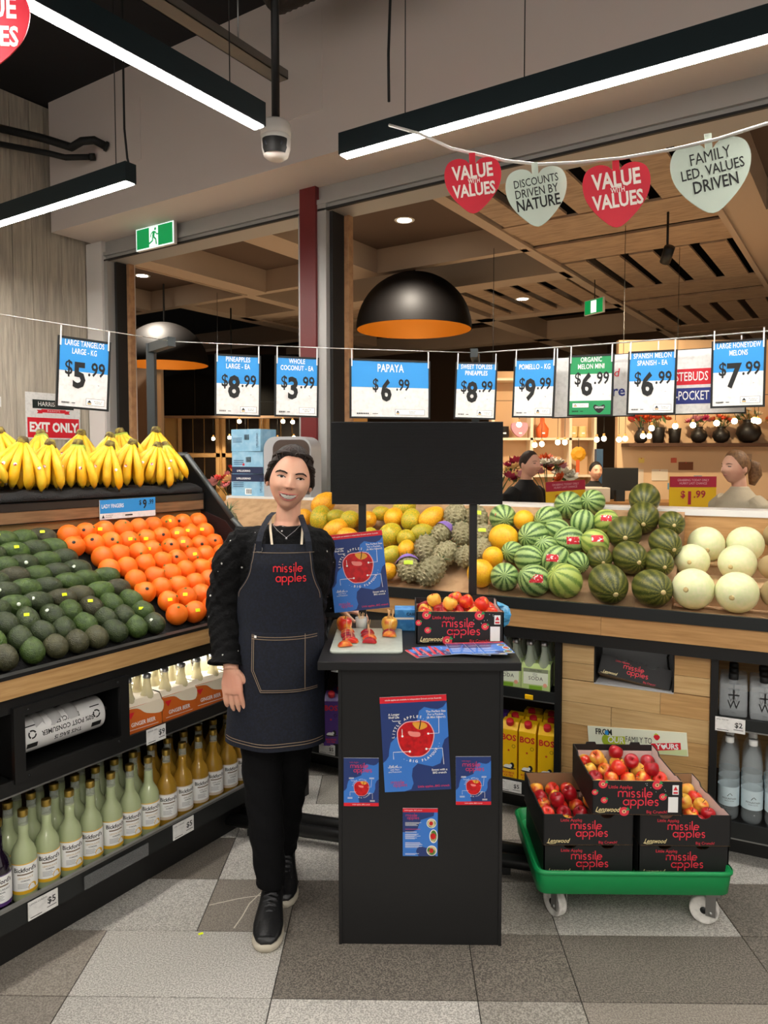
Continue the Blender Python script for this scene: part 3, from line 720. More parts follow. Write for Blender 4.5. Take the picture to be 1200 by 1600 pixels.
# timber panel of boards with an opening
PANEL = [mat('oak_board_%s' % n_, c1, .5, noise=(6, c2, .35, .75), stretch=(1, 1, 16), rnd=.08) for n_, c1, c2 in (('pale', '#cfae7c', '#b89460'), ('honey', '#c29a66', '#a67e4c'))]
px0, px1 = -.654, -.078; hx0, hx1, hz0, hz1 = -.521, -.211, .636, .788
rows = [(.79, .708), (.708, .636), (.634, .54), (.54, .445), (.445, .35), (.35, .255), (.255, .165)]
for k, (zt, zb) in enumerate(rows):
    if k < 2: segs = [(px0, hx0), (hx1, px1)]
    elif k % 2 == 0: segs = [(px0, -.26), (-.26, px1)]
    else: segs = [(px0, -.45), (-.45, px1)]
    for s0, s1 in segs:
        ob('oak_board', MB().box(s0+.0008, s1-.0008, -.016-random.random()*.0015, .0, zb+.0008, zt-.0008, PANEL[random.randrange(2)], bev=.0008), bst)
GBP = mat('grey_back_panel', '#b4b6b8', .5)
b = MB(); b.box(hx0, hx0+.006, -.02, .16, hz0, hz1, BLACK); b.box(hx1-.006, hx1, -.02, .16, hz0, hz1, BLACK); b.box(hx0, hx1, -.02, .16, hz0-.006, hz0, GBP); b.box(hx0, hx1, .15, .16, hz0, hz1, GBP); b.box(hx0, hx1, -.02, .16, hz1, hz1+.006, BLACK)
ob('bag_opening', b, bst)
# sloping bed under the heaps, stepped bed under the honeydews
BEDM = mat('brown_cardboard', '#b08d68', .85, noise=(18, '#977552', .4, .7))
Mx = Matrix(((0,1,0,0),(1,0,0,0),(0,0,1,0),(0,0,0,1)))
def pz(t, s=.52): return 1.035+(t-.12)*s
b = MB(); b.prism([(.0, .94), (.80, .94), (.80, pz(.80)-.085), (.04, pz(.04)-.075), (.0, .945)], XA+.02, -.235, BEDM, Mx); ob('fruit_bed', b, bst)
b = MB()
for y0, y1, zt in ((.0, .235, .948), (.235, .52, 1.030), (.52, .80, 1.082)):
    b.box(-.235, XB, y0, y1, .94, zt, BEDM)
ob('stepped_bed', b, bst)
for y0, zt in ((.235, 1.03), (.52, 1.082)): ob('shelf_board', MB().box(-.234, XB, y0-.004, y0+.28, zt, zt+.008, mat('pale_ply', '#c6a47a', .6, noise=(8, '#b08a5c', .4, .7), stretch=(1, 1, 10))), bst)
ob('rear_board', MB().box(XA, XB, .80, .815, .94, 1.285, RAILW), bst)
ob('ledge', MB().box(XA, XB, .795, 1.0, 1.285, 1.315, mat('white_ledge', '#dcdad6', .4)), bst)
ob('rear_frame', MB().box(XA, XB, .86, .95, 0, 1.285, BLACK), bst)
for x0, x1, h_ in ((-.97, -.66, .05), (-.64, -.36, .045)):
    ob('clear_guard', MB().box(x0, x1, -.050, -.046, .972, .972+h_, mat('clear_acrylic', '#eef2f2', .03, trans=1.0, ior=1.1)), bst)

# ---------------------------------------------------------------- heaps of fruit
FR = {'watermelon':[(-1.089,0.551,1.259,0.066),(-0.782,0.68,1.326,0.068),(-0.667,0.715,1.345,0.059),(-0.855,0.551,1.259,0.064),(-0.681,0.536,1.251,0.059),(-0.574,0.554,1.261,0.056),(-0.892,0.409,1.185,0.07),(-0.79,0.467,1.215,0.056),(-0.716,0.389,1.175,0.066),(-0.597,0.388,1.174,0.06),(-0.962,0.286,1.121,0.049),(-0.868,0.242,1.098,0.063),(-0.811,0.333,1.146,0.053),(-0.747,0.247,1.101,0.062),(-0.644,0.239,1.097,0.047),(-0.946,0.109,1.029,0.061),(-0.808,0.1,1.025,0.067),(-0.675,0.111,1.031,0.072)],'yellow_melon':[(-0.975,0.538,1.252,0.053),(-1.033,0.382,1.171,0.072),(-1.043,0.239,1.097,0.05),(-1.064,0.119,1.035,0.063)],'spanish_melon':[(-0.418,0.726,1.367,0.074),(-0.407,0.598,1.283,0.073),(-0.276,0.557,1.262,0.058),(-0.476,0.469,1.217,0.078),(-0.291,0.409,1.185,0.066),(-0.556,0.277,1.117,0.055),(-0.427,0.294,1.126,0.072),(-0.303,0.273,1.114,0.06),(-0.491,0.114,1.032,0.08),(-0.312,0.107,1.028,0.077)],'honeydew':[(-0.129,0.621,1.165,0.083),(0.035,0.644,1.171,0.082),(-0.177,0.414,1.111,0.075),(0.005,0.416,1.112,0.079),(-0.155,0.119,1.035,0.084),(0.007,0.115,1.034,0.082)],'rockmelon':[(0.137,0.397,1.107,0.052),(0.147,0.13,1.038,0.058),(0.172,0.736,1.207,0.064)],'papaya':[(-2.202,0.628,1.299,0.065),(-2.143,0.491,1.228,0.065),(-2.038,0.498,1.231,0.048),(-1.942,0.479,1.222,0.056),(-1.984,0.387,1.174,0.06),(-1.839,0.488,1.226,0.052),(-1.783,0.549,1.258,0.044),(-1.695,0.519,1.243,0.055),(-1.585,0.506,1.236,0.057),(-1.473,0.525,1.245,0.062),(-1.672,0.611,1.29,0.056),(-1.644,0.371,1.165,0.064),(-1.544,0.341,1.15,0.051),(-1.468,0.393,1.177,0.053),(-1.568,0.21,1.082,0.046),(-1.504,0.263,1.109,0.046),(-1.523,0.087,1.018,0.044),(-1.932,0.165,1.058,0.05),(-1.893,0.073,1.011,0.043),(-1.814,0.072,1.01,0.042),(-2.253,0.485,1.225,0.052),(-1.874,0.325,1.142,0.056),(-1.759,0.232,1.093,0.051),(-1.82,0.167,1.06,0.048),(-1.747,0.334,1.146,0.052),(-1.664,0.183,1.068,0.052),(-1.705,0.081,1.015,0.051),(-1.608,0.076,1.012,0.046)],'pineapple':[(-1.349,0.556,1.262,0.067),(-1.226,0.54,1.253,0.062),(-1.366,0.403,1.182,0.055),(-1.259,0.405,1.183,0.057),(-1.152,0.404,1.182,0.053),(-1.4,0.272,1.114,0.064),(-1.287,0.24,1.097,0.062),(-1.181,0.233,1.094,0.052),(-1.116,0.293,1.125,0.049),(-1.431,0.121,1.035,0.061),(-1.308,0.112,1.031,0.066)]}
def rand_rot(): return (random.uniform(0, 6.28), random.uniform(0, 6.28), random.uniform(0, 6.28))
def sticker_curved(r_, w_, h_, m): return patch(r_, w_, h_, m)
# watermelon: striped rind
def striped(name, c1, c2, c3, freq, dist, lo=.42, hi=.58, rough=.4, net=None):
    m = mat(name, c1, rough); nt = m.node_tree; N = nt.nodes; L = nt.links; bs = N['Principled BSDF']
    tc = N.new('ShaderNodeTexCoord'); sx = N.new('ShaderNodeSeparateXYZ'); L.new(tc.outputs['Object'], sx.inputs[0])
    at = N.new('ShaderNodeMath'); at.operation = 'ARCTAN2'; L.new(sx.outputs[1], at.inputs[0]); L.new(sx.outputs[0], at.inputs[1])
    nz = N.new('ShaderNodeTexNoise'); nz.inputs['Scale'].default_value = dist[0]; nz.inputs['Detail'].default_value = 4
    oi = N.new('ShaderNodeObjectInfo'); ad = N.new('ShaderNodeVectorMath'); L.new(tc.outputs['Object'], ad.inputs[0])
    ml = N.new('ShaderNodeMath'); ml.operation = 'MULTIPLY'; ml.inputs[1].default_value = 9; L.new(oi.outputs['Random'], ml.inputs[0]); L.new(ml.outputs[0], ad.inputs[1])
    L.new(ad.outputs[0], nz.inputs['Vector'])
    s1 = N.new('ShaderNodeMath'); s1.operation = 'MULTIPLY_ADD'; s1.inputs[1].default_value = dist[1]; L.new(nz.outputs['Fac'], s1.inputs[0]); L.new(at.outputs[0], s1.inputs[2])
    s2 = N.new('ShaderNodeMath'); s2.operation = 'MULTIPLY'; s2.inputs[1].default_value = freq; L.new(s1.outputs[0], s2.inputs[0])
    s3 = N.new('ShaderNodeMath'); s3.operation = 'SINE'; L.new(s2.outputs[0], s3.inputs[0])
    s4 = N.new('ShaderNodeMath'); s4.operation = 'MULTIPLY_ADD'; s4.inputs[1].default_value = .5; s4.inputs[2].default_value = .5; L.new(s3.outputs[0], s4.inputs[0])
    cr = N.new('ShaderNodeValToRGB'); e = cr.color_ramp.elements; e[0].position = lo; e[1].position = hi
    e[0].color = (*lin(c1), 1); e[1].color = (*lin(c2), 1); L.new(s4.outputs[0], cr.inputs[0])
    n2 = N.new('ShaderNodeTexNoise'); n2.inputs['Scale'].default_value = 70; L.new(ad.outputs[0], n2.inputs['Vector'])
    mx = N.new('ShaderNodeMix'); mx.data_type = 'RGBA'; mx.inputs[7].default_value = (*lin(c3), 1); L.new(cr.outputs[0], mx.inputs[6])
    mr = N.new('ShaderNodeMapRange'); mr.inputs[1].default_value = .45; mr.inputs[2].default_value = .8; mr.inputs[4].default_value = .6; L.new(n2.outputs['Fac'], mr.inputs[0]); L.new(mr.outputs[0], mx.inputs[0])
    L.new(mx.outputs[2], bs.inputs['Base Color'])
    return m
WM = striped('watermelon_rind', '#a3bd74', '#2c5224', '#86a45c', 11, (20, .55), .45, .75)
WMY = striped('watermelon_rind_pale', '#a9b85a', '#5d7d30', '#b5bf6a', 9, (20, .5), .5, .85)
SPM = striped('spanish_melon_rind', '#363f16', '#7d7a34', '#2a3312', 13, (30, .9), .45, .95)
HON = mat('honeydew_rind', '#d3d8a2', .4, noise=(5, '#dedbb0', .4, .65), rnd=.04)
ROCK = mat('rockmelon_net', '#d9c08a', .75, noise=(80, '#c2a06a', .42, .6), bump=(150, .8))
YEL = mat('yellow_melon_rind', '#efb522', .4, noise=(9, '#e79a18', .45, .7), rnd=.06)
PAP = [mat('papaya_skin_%s' % n_, c1, .45, noise=(11, c2, .38, .62), rnd=.08) for n_, c1, c2 in (('yellow', '#f0b31e', '#d98c16'), ('mixed', '#d8ac20', '#8a9a28'), ('green', '#8f9c30', '#c9a824'))]
sph = lambda a, c, m, seg=24, n=16, pear=0: fruit_mesh('f', ovoid(a, c, n, pear), m, seg)
unit = {'watermelon': sph(1, 1.06, WM), 'watermelon_pale': sph(1, 1.04, WMY), 'spanish_melon': sph(.93, 1.22, SPM), 'honeydew': sph(1, 1.02, HON), 'rockmelon': sph(1, 1, ROCK), 'yellow_melon': sph(1, 1.05, YEL)}
WSTK = mat('red_melon_sticker', '#c6182a', .5); wst = MB()
UM = {}
def unit_patch(w_, h_, m):
    b = MB(); n = 8
    vs = [((i/n-.5)*w_, (j/4-.5)*h_) for j in range(5) for i in range(n+1)]
    b.add([(x, y, math.sqrt(max(1.12-x*x-y*y, 0))*.96) for x, y in vs], [(j*(n+1)+i, j*(n+1)+i+1, (j+1)*(n+1)+i+1, (j+1)*(n+1)+i) for j in range(4) for i in range(n)], m, True)
    return b.mesh('sticker')
WPATCH = unit_patch(.85, .5, mat('red_white_sticker', '#c8182c', .5, noise=(6.0, '#efe6e2', .56, .6)))
SCAR = mat('blossom_scar', '#c9b27a', .8)
scar_me = MB().lathe([(.0001, 1.235), (.10, 1.228), (.13, 1.205)], 10, SCAR).mesh('blossom_scar'); scar_h = MB().lathe([(.0001, 1.034), (.08, 1.036), (.13, 1.012)], 10, SCAR).mesh('blossom_scar')
def where(s, t): return t
def rank_labels(lst, noun, extra):
    """row and place in the row, front row first"""
    idx = sorted(range(len(lst)), key=lambda i: lst[i][1]); rows_ = []
    for i in idx:
        if rows_ and lst[i][1] - lst[rows_[-1][0]][1] < .085: rows_[-1].append(i)
        else: rows_.append([i])
    lab = {}
    for k, r_ in enumerate(rows_):
        r_.sort(key=lambda i: lst[i][0])
        for j, i in enumerate(r_):
            pos = ordw(j)+' from left' if len(r_) > 1 else 'alone'
            lab[i] = '%s%s, %s, %s row from front' % (noun, extra(i), pos, ordw(k))
    return lab
def heap(kind, noun, group, cat, meshf, stickers=None, dirf=None, scar=None):
    lst = FR[kind]; ex = {}
    for i in range(len(lst)): ex[i] = ' with a red sticker' if stickers and i in stickers else ''
    lab = rank_labels(lst, noun, lambda i: ex[i])
    for i, (s, t, z_, r_) in enumerate(lst):
        r_ *= {'spanish_melon': 1.09, 'watermelon': 1.06, 'papaya': 1.08}.get(kind, 1)
        o = ob(kind, meshf(i), None, bg(s, t, z_)); o.scale = (r_, r_, r_)
        if dirf:
            d = dirf(i); d = Matrix.Rotation(AB, 3, 'Z') @ d; o.rotation_euler = d.to_track_quat('Z', 'Y').to_euler()
        else: o.rotation_euler = rand_rot()
        if scar: ob('blossom_scar', scar, o)
        if ex[i]:
            d = (VIEW - o.location).normalized() + Vector((random.uniform(-.3, .3), 0, random.uniform(-.1, .35)))
            M = o.rotation_euler.to_matrix().inverted() @ d.to_track_quat('Z', 'Y').to_matrix()
            ob('sticker', WPATCH, o, rot=M.to_euler())
        tag(o, lab[i], cat, group)
heap('watermelon', 'small striped green watermelon', 'watermelons on the back stand', 'watermelon', lambda i: unit['watermelon_pale'] if i in (9, 17, 5) else unit['watermelon'], {0, 5, 8, 9, 13, 15, 16})
heap('yellow_melon', 'round golden yellow melon', 'yellow melons on the back stand', 'melon', lambda i: unit['yellow_melon'])
heap('spanish_melon', 'dark green ribbed Spanish melon', 'Spanish melons on the back stand', 'melon', lambda i: unit['spanish_melon'], dirf=lambda i: Vector((random.uniform(.1, .9), -1, random.uniform(-.35, 0))), scar=scar_me)
heap('honeydew', 'pale cream honeydew melon', 'honeydew melons on the back stand', 'melon', lambda i: unit['honeydew'], dirf=lambda i: Vector((random.uniform(-.4, .3), -1, random.uniform(-.5, .1))), scar=scar_h)
heap('rockmelon', 'netted tan rockmelon at the right edge', 'rockmelons on the back stand', 'melon', lambda i: unit['rockmelon'])
papme = [fruit_mesh('papaya', [(r_*.95, z_*1.12) for r_, z_ in ovoid(1, 1.1, 14, .32)], m, 20, .012, i) for i, m in enumerate(PAP)]
heap('papaya', 'yellow papaya', 'papayas on the back stand', 'papaya', lambda i: papme[(0, 1, 2, 1, 0, 0, 1, 0, 1, 0, 1, 1, 1, 2, 2, 0)[i % 16]], dirf=lambda i: Vector((random.uniform(-.8, .8), 1, random.uniform(-.2, .8))))

# pineapples: diamond eyes, most with the crown lying back
PINE = mat('pineapple_skin', '#857c5c', .7, noise=(7, '#9c9672', .4, .62), rnd=.12); PTIP = mat('pineapple_eye', '#a29a74', .7)
def pine_mesh():
    b = MB(); rows_, n = 11, 11; R0 = 1.0; H0 = 1.25
    b.lathe([(.86*r_, z_) for r_, z_ in ovoid(1, H0, 12)], 18, PINE)
    for i in range(rows_):
        f = (i+.5)/rows_; th = PI*(.06+.88*f); rr_ = math.sin(th); zz = -H0*math.cos(th)
        k = max(5, round(n*rr_))
        for j in range(k):
            a_ = 2*PI*(j+(.5 if i % 2 else 0))/k
            nrm = Vector((math.cos(a_)*rr_, math.sin(a_)*rr_, zz/H0*.8)).normalized()
            c_ = Vector((math.cos(a_)*rr_*.86, math.sin(a_)*rr_*.86, zz)); up = Vector((-math.cos(a_)*zz/H0, -math.sin(a_)*zz/H0, rr_)).normalized(); sd = up.cross(nrm)
            w_ = .92*PI*rr_*.86/k; h_ = .155
            vs = [c_+sd*w_, c_+up*h_, c_-sd*w_, c_-up*h_, c_+nrm*.13+up*.03]
            b.add(vs, [(0, 1, 4), (1, 2, 4), (2, 3, 4), (3, 0, 4)], PINE)
            b.add([c_+nrm*.12+sd*.02, c_+nrm*.12+up*.03, c_+nrm*.12-sd*.02, c_+nrm*.19+up*.10], [(0, 1, 3), (1, 2, 3), (2, 0, 3)], PTIP)
    return b.mesh('pineapple')
pine_me = pine_mesh()
LEAFM = mat('pineapple_leaf', '#6f8560', .55, noise=(5, '#4a6a44', .4, .65))
lf = MB().loft([[(-.10*w_, -.012+y, z_), (0, -.03+y, z_), (.10*w_, -.012+y, z_), (0, .012+y, z_)] for w_, y, z_ in ((1, 0, 0), (.9, .05, .3), (.6, .18, .62), (.25, .40, .9), (.03, .58, 1.05))], LEAFM).mesh('leaf')
PTAG = mat('lime_tag', '#b7d429', .5)
lab = rank_labels(FR['pineapple'], 'topless grey green pineapple', lambda i: ' with a lime tag' if i in (1, 4, 9) else '')
NETM = mat('purple_netting', '#7f62a8', .7)
for i, (s, t, z_, r_) in enumerate(FR['pineapple']):
    o = ob('pineapple', pine_me, None, bg(s, t, z_)); r_ *= 1.02; o.scale = (r_, r_, r_)
    d = Matrix.Rotation(AB, 3, 'Z') @ Vector((random.uniform(-.6, .6), 1, random.uniform(.2, .9))); o.rotation_euler = d.to_track_quat('Z', 'Y').to_euler()
    for k in range(7): ob('leaf', lf, o, (.05*math.cos(k), .05*math.sin(k), 1.12), (-.35-.25*(k % 2), 0, k*.9), (1, 1, .42+.1*(k % 3)))
    if i in (1, 4, 9): stick(o, unit_patch(.7, .35, PTAG), r_, 0, .3, 'tag')
    if i in (2, 9):
        nb = MB(); nb.lathe([(1.02*math.sin(PI*k/16), -1.26*math.cos(PI*k/16)) for k in range(9, 15)], 20, NETM, cap=False); ob('net_sleeve', nb, o)
    tag(o, lab[i], 'pineapple', 'pineapples on the back stand')
# crowned pineapples by the end panel
for k, (s, t, z_) in enumerate(((-2.86, .42, 1.185), (-2.72, .40, 1.18))):
    o = ob('pineapple', pine_me, None, bg(s, t, z_)); o.scale = (.058,)*3; o.rotation_euler = (R(-20), R(-25+20*k), 0)
    for q in range(14): ob('leaf', lf, o, (.1*math.cos(q*2.4), .1*math.sin(q*2.4), 1.1), (-.15-.06*q, 0, q*2.4), (1.1, 1.1, 1.4-.04*q))
    tag(o, ('leafy pineapple nearest the dark end panel of the left stand', 'leafy pineapple between the woman and the leafy pineapple at the end panel')[k], 'pineapple', 'leafy pineapples')

# ---------------------------------------------------------------- drinks under the back stand
LIMEC = mat('lime_green_carton', '#b9cf86', .55); LIMED = mat('lime_carton_dark', '#7fae2e', .5)
def soda_print(p, hw, hd, h):
    y = -hd-.0008
    p.rect(-hw*.85, hw*.85, h*.52, h*.62, y, mat('grey_band', '#8a9476', .5)); put(p, 'FEVER-TREE', 0, h*.57, .009, INK, y-.0004, spacing=1.1)
    p.rect(-hw*.85, hw*.85, h*.20, h*.52, y, mat('pale_green_label', '#e3ead4', .5)); put(p, 'SODA', 0, h*.36, .022, INK, y-.0004, spacing=1.1)
    put(p, 'LIME &\nYUZU', -hw*.05, h*.46, .007, INK, y-.0004); p.rect(-hw*.45, hw*.45, h*.07, h*.17, y, LIMED); p.flat(ellipse(hw*.65, h*.2, .009, .009, 12), y-.0004, mat('peach_dot', '#e7a58a', .5))
sp = drink_pack('soda_pack', 'drink pack', LIMEC, LIMEC, mat('clear_soda', '#dfe8d8', .05, trans=.7, coat=.5, ior=1.2), 'SODA', INK, .215, .165, .125, .12, soda_print)
for i, (s, t) in enumerate(((-.772, .05), (-.90, .05), (-1.03, .05), (-.78, .20), (-.905, .20))):
    lab = 'lime green soda bottle pack, %s from the oak panel in the %s row' % (ordw(i if i < 3 else i-3), 'front' if i < 3 else 'back')
    o = sp if i == 0 else dup(sp, (0, 0, 0))
    o.location = bg(s, t, .556); o.rotation_euler = (0, 0, AB+R(3)); o['label'] = lab; o['group'] = 'soda packs'
BOSY = mat('yellow_carton', '#f2bf10', .4); BOSR = mat('bos_red', '#c9202a', .45); BOSP = mat('purple_carton', '#4b2a7c', .4); BOSO = mat('orange_carton_drink', '#f07a1a', .45)
def bos(m, dark):
    t = thing('drink_carton', '', 'drink carton')
    hw, hd, h = .037, .037, .255
    b = MB(); b.box(-hw, hw, -hd, hd, 0, h-.03, m, bev=.002)
    b.add([(-hw, -hd, h-.03), (hw, -hd, h-.03), (hw, hd, h-.03), (-hw, hd, h-.03), (-hw, -hd*.2, h-.002), (hw, -hd*.2, h-.002), (hw, hd, h), (-hw, hd, h)], [(0, 1, 5, 4), (1, 2, 6, 5), (3, 0, 4, 7), (4, 5, 6, 7), (2, 3, 7, 6)], m)
    ob('carton', b, t)
    ob('cap', MB().lathe([(.016, 0), (.017, .003), (.016, .02), (.014, .022), (.0001, .022)], 16, BOSR), t, (0, -hd*.35, h-.012), (R(25), 0, 0))
    p = MB(); y = -hd-.0008; put(p, 'BOS', 0, h*.74, .036, BOSR, y, bold=.03)
    star = [(.007*(1 if k % 2 == 0 else .42)*math.sin(PI*k/5), h*.52+.007*(1 if k % 2 == 0 else .42)*math.cos(PI*k/5)) for k in range(10)]; p.flat(list(reversed(star)), y, BOSR)
    vs, fs = ribbon(arc(.022, h*.60, .007, 0, 360, 14), .0016); p.add([(v.x, y, v.y) for v in vs], [tuple(reversed(f)) for f in fs], INK)
    p.flat(smoothpoly([(-.026, h*.20), (.0, h*.185), (.03, h*.20), (.028, h*.215), (-.02, h*.21)], 3), y, INK)
    p.flat(smoothpoly([(-.022, h*.22), (.0, h*.21), (.018, h*.215), (.012, h*.26), (-.012, h*.265)], 3), y-.0003, WHITE); p.flat(ellipse(.016, h*.262, .010, .013, 12), y-.0005, INK); p.flat(ellipse(.010, h*.255, .006, .007, 10), y-.0007, WHITE)
    put(p, 'ROOIBOS\nICE-TEA', 0, h*.10, .0125, BOSR, y, bold=.02, xs=.95)
    ob('print', p, t)
    return t
n = 0
by, bp, bo_ = bos(BOSY, False), bos(BOSP, True), bos(BOSO, False)
lay = [(by, 'yellow', [(-.722+.003, .02), (-.803, .02), (-.884, .02), (-.722, .105), (-.803, .105), (-.884, .105), (-.74, .19), (-.83, .19)]),
       (bp, 'purple', [(-.965, .02), (-.965, .105), (-1.79, -.0), (-1.79, .09)]), (bo_, 'orange', [(-1.93, .02), (-2.01, .02)])]
for proto, nm, ps in lay:
    for i, (s, t) in enumerate(ps):
        if nm == 'yellow': lab = 'yellow iced tea carton with a red cap, %s from the oak panel, %s row' % (ordw(i % 3 if i < 6 else i-6), ('front', 'second', 'rear')[min(i//3, 2)])
        elif nm == 'purple': lab = ('purple iced tea carton next to the yellow cartons, front', 'purple iced tea carton next to the yellow cartons, behind another', 'purple iced tea carton seen between the woman and the black counter', 'purple iced tea carton behind the one beside the woman')[i]
        else: lab = ('orange drink carton showing past the apron hem', 'orange drink carton further behind the apron')[i]
        o = proto if i == 0 else dup(proto, (0, 0, 0))
        o.location = bg(s, t, .15); o.rotation_euler = (0, 0, AB+R(random.uniform(-2, 6)) if nm != 'purple' or i < 2 else R(-4)); o['label'] = lab; o['group'] = nm+' drink cartons'
ticket(bg, -.87, -.034, .105, .10, .05, AB, 'shelf ticket below the yellow cartons', '$5', 'ICE TEA')
ticket(bg, -1.80, -.034, .105, .09, .05, AB, 'shelf ticket below the purple carton beside the woman', '$5', 'ICE TEA')
ticket(bg, -.005, -.034, .515, .105, .055, AB, 'shelf ticket below the clear square bottles', '$2', 'STILL WATER')
ticket(bg, -1.74, -.034, .523, .10, .05, AB, 'shelf ticket below the blue packs by the counter', '$9', 'TONIC')
o = ob('yellow_clip', MB().box(-.018, .018, -.008, 0, 0, .02, BOSY, bev=.003), None, bg(-.79, -.034, .53), (0, 0, AB)); tag(o, 'small yellow clip on the shelf edge under the soda', 'clip')
# square clear flasks with + W
FG = mat('flask_glass', '#e6ecef', .04, alpha=.22)
def flask():
    t = thing('water_flask', '', 'bottle')
    b = MB(); b.box(-.050, .050, -.03, .03, .004, .135, FG, bev=.010); b.lathe([(.016, .132), (.014, .150)], 16, FG, cap=False); ob('flask_body', b, t)
    ob('cap', MB().lathe([(.0165, .146), (.0175, .148), (.0175, .168), (.0165, .170), (.0001, .170)], 18, INK), t)
    p = MB(); y = -.0306; p.rect(-.019, .019, .088, .094, y, INK); p.rect(-.003, .003, .072, .112, y, INK); put(p, 'W', 0, .052, .048, INK, y, bold=.0, xs=.9); put(p, 'STILL', 0, .022, .006, INK, y)
    ob('print', p, t); return t
fk = flask(); n = 0
for i, s in enumerate((.003, .112, .221, .33)):
    for k, t in enumerate((.045, .125, .205)):
        lab = 'clear square water flask, %s from the oak panel, %s in its file' % (ordw(i), ordw(k))
        o = fk if n == 0 else dup(fk, (0, 0, 0)); o.location = bg(s, t, .556); o.rotation_euler = (0, 0, AB+R(4)); o['label'] = lab; o['group'] = 'clear flasks'; n += 1
PET = mat('clear_pet', '#d5dfe2', .05, alpha=.15); PLAB = mat('water_label', '#c5d6dc', .5)
def water():
    t = thing('water_bottle', '', 'bottle')
    prof = [(.0001, .006), (.026, 0), (.036, .012), (.038, .03), (.0365, .06), (.038, .09), (.0365, .12), (.038, .15), (.0365, .185), (.038, .21), (.034, .245), (.022, .275), (.0135, .292), (.013, .305)]
    ob('bottle_body', MB().lathe(prof, 22, PET), t)
    ob('cap', MB().lathe([(.0155, .303), (.016, .305), (.016, .322), (.015, .325), (.0001, .325)], 16, WHITE), t)
    lb = MB(); wraprect(lb, .0392, -PI, PI, .06, .135, PLAB, 28); lo = ob('label', lb, t)
    p = MB(); wrapz(p, text('MOUNTAIN', .010), INK, .0397, .09); wrapz(p, text('SPRING WATER', .005), INK, .0397, .081)
    vs, fs = ribbon([(-.008, .1), (-.002, .108), (.003, .112), (.01, .104)], .002); p.add([(v.x, -.0398, v.y) for v in vs], [tuple(reversed(f)) for f in fs], INK); ob('print', p, lo)
    return t
wt = water(); n = 0
for i, s in enumerate((-.005, .078, .161, .244, .327)):
    for k, t in enumerate((.035, .12, .205)):
        lab = 'tall clear water bottle, %s from the oak panel, %s in its file' % (ordw(i), ordw(k))
        o = wt if n == 0 else dup(wt, (0, 0, 0)); o.location = bg(s, t, .15); o.rotation_euler = (0, 0, AB+R(6)); o['label'] = lab; o['group'] = 'water bottles'; n += 1
# blue packs seen between the apron and the counter
BLUEC = mat('blue_carton', '#3f8fc4', .5)
def tonic_print(p, hw, hd, h):
    y = -hd-.0008; p.rect(-hw*.85, hw*.85, h*.15, h*.40, y, WHITE); put(p, 'TONIC', 0, h*.28, .02, INK, y-.0004); p.flat(smoothpoly([(-hw*.9, h*.45), (0, h*.52), (hw*.9, h*.45), (hw*.5, h*.6), (-hw*.6, h*.6)], 3), y, mat('pale_blue_print', '#a9d4ea', .5))
tp_ = drink_pack('tonic_pack', 'drink pack', BLUEC, mat('pale_blue_carton', '#bfdcea', .5), mat('clear_tonic', '#dfe6ea', .05, trans=.7, ior=1.2), 'TONIC', INK, .21, .165, .125, .12, tonic_print)
for i, s in enumerate((-1.74, -1.88)):
    o = tp_ if i == 0 else dup(tp_, (0, 0, 0)); o.location = bg(s, .05, .556); o.rotation_euler = (0, 0, AB); o['group'] = 'tonic packs'; o['label'] = ('blue and white bottle pack nearest the black counter', 'blue and white bottle pack behind the apron')[i]

# FROM OUR FAMILY TO YOURS sign on the boards
t = thing('family_sign', 'pale sign reading FROM OUR FAMILY TO YOURS on the oak boards', 'sign', bg(-.348, -.019, .418), AB, rot=(0, R(-5), AB))
ob('panel', MB().box(-.193, .193, -.003, .001, -.047, .047, mat('cream_sign', '#e6e8d2', .5)), t)
p = MB(); y = -.0036; GRS = mat('sign_green', '#b8c62c', .5)
p.flat([(-.19, -.045), (.19, -.045), (.19, -.02), (.05, -.028), (-.1, -.022), (-.19, -.03)], y, mat('pale_green_wash', '#cdd7a0', .5))
put(p, 'FROM', -.128, .026, .034, INK, y-.0008, bold=.025, xs=.75); p.flat(ellipse(-.116, .025, .008, .010, 12), y-.0011, SKYB)
p.flat([(-.125, -.024), (-.045, -.018), (-.045, .014), (-.125, .010)], y-.0004, GRS); p.flat(ellipse(-.122, -.006, .016, .022, 14), y-.0005, mat('pear_green', '#9fb52a', .5)); put(p, 'OUR', -.083, -.004, .036, WHITE, y-.0010, bold=.02, xs=.85, shear=.15)
put(p, 'FAMILY TO', .008, .003, .034, INK, y-.0008, xs=.62, shear=.1)
p.flat([(.055, -.036), (.168, -.022), (.168, .006), (.055, -.006)], y-.0004, RED); put(p, 'Y', .083, -.017, .030, WHITE, y-.001, bold=.03); put(p, 'URS', .135, -.013, .030, WHITE, y-.001, bold=.03, xs=.9)
p.flat(smoothpoly([(.103, -.026), (.113, -.012), (.108, -.006), (.103, -.010), (.098, -.006), (.093, -.012)], 3), y-.001, WHITE)
p.flat(smoothpoly([(.080, .008), (.092, .022), (.084, .032), (.072, .030), (.068, .020)], 3), y-.0006, RED); p.flat([(.068, .030), (.088, .032), (.078, .038)], y-.0009, GRS)
ob('print', p, t)
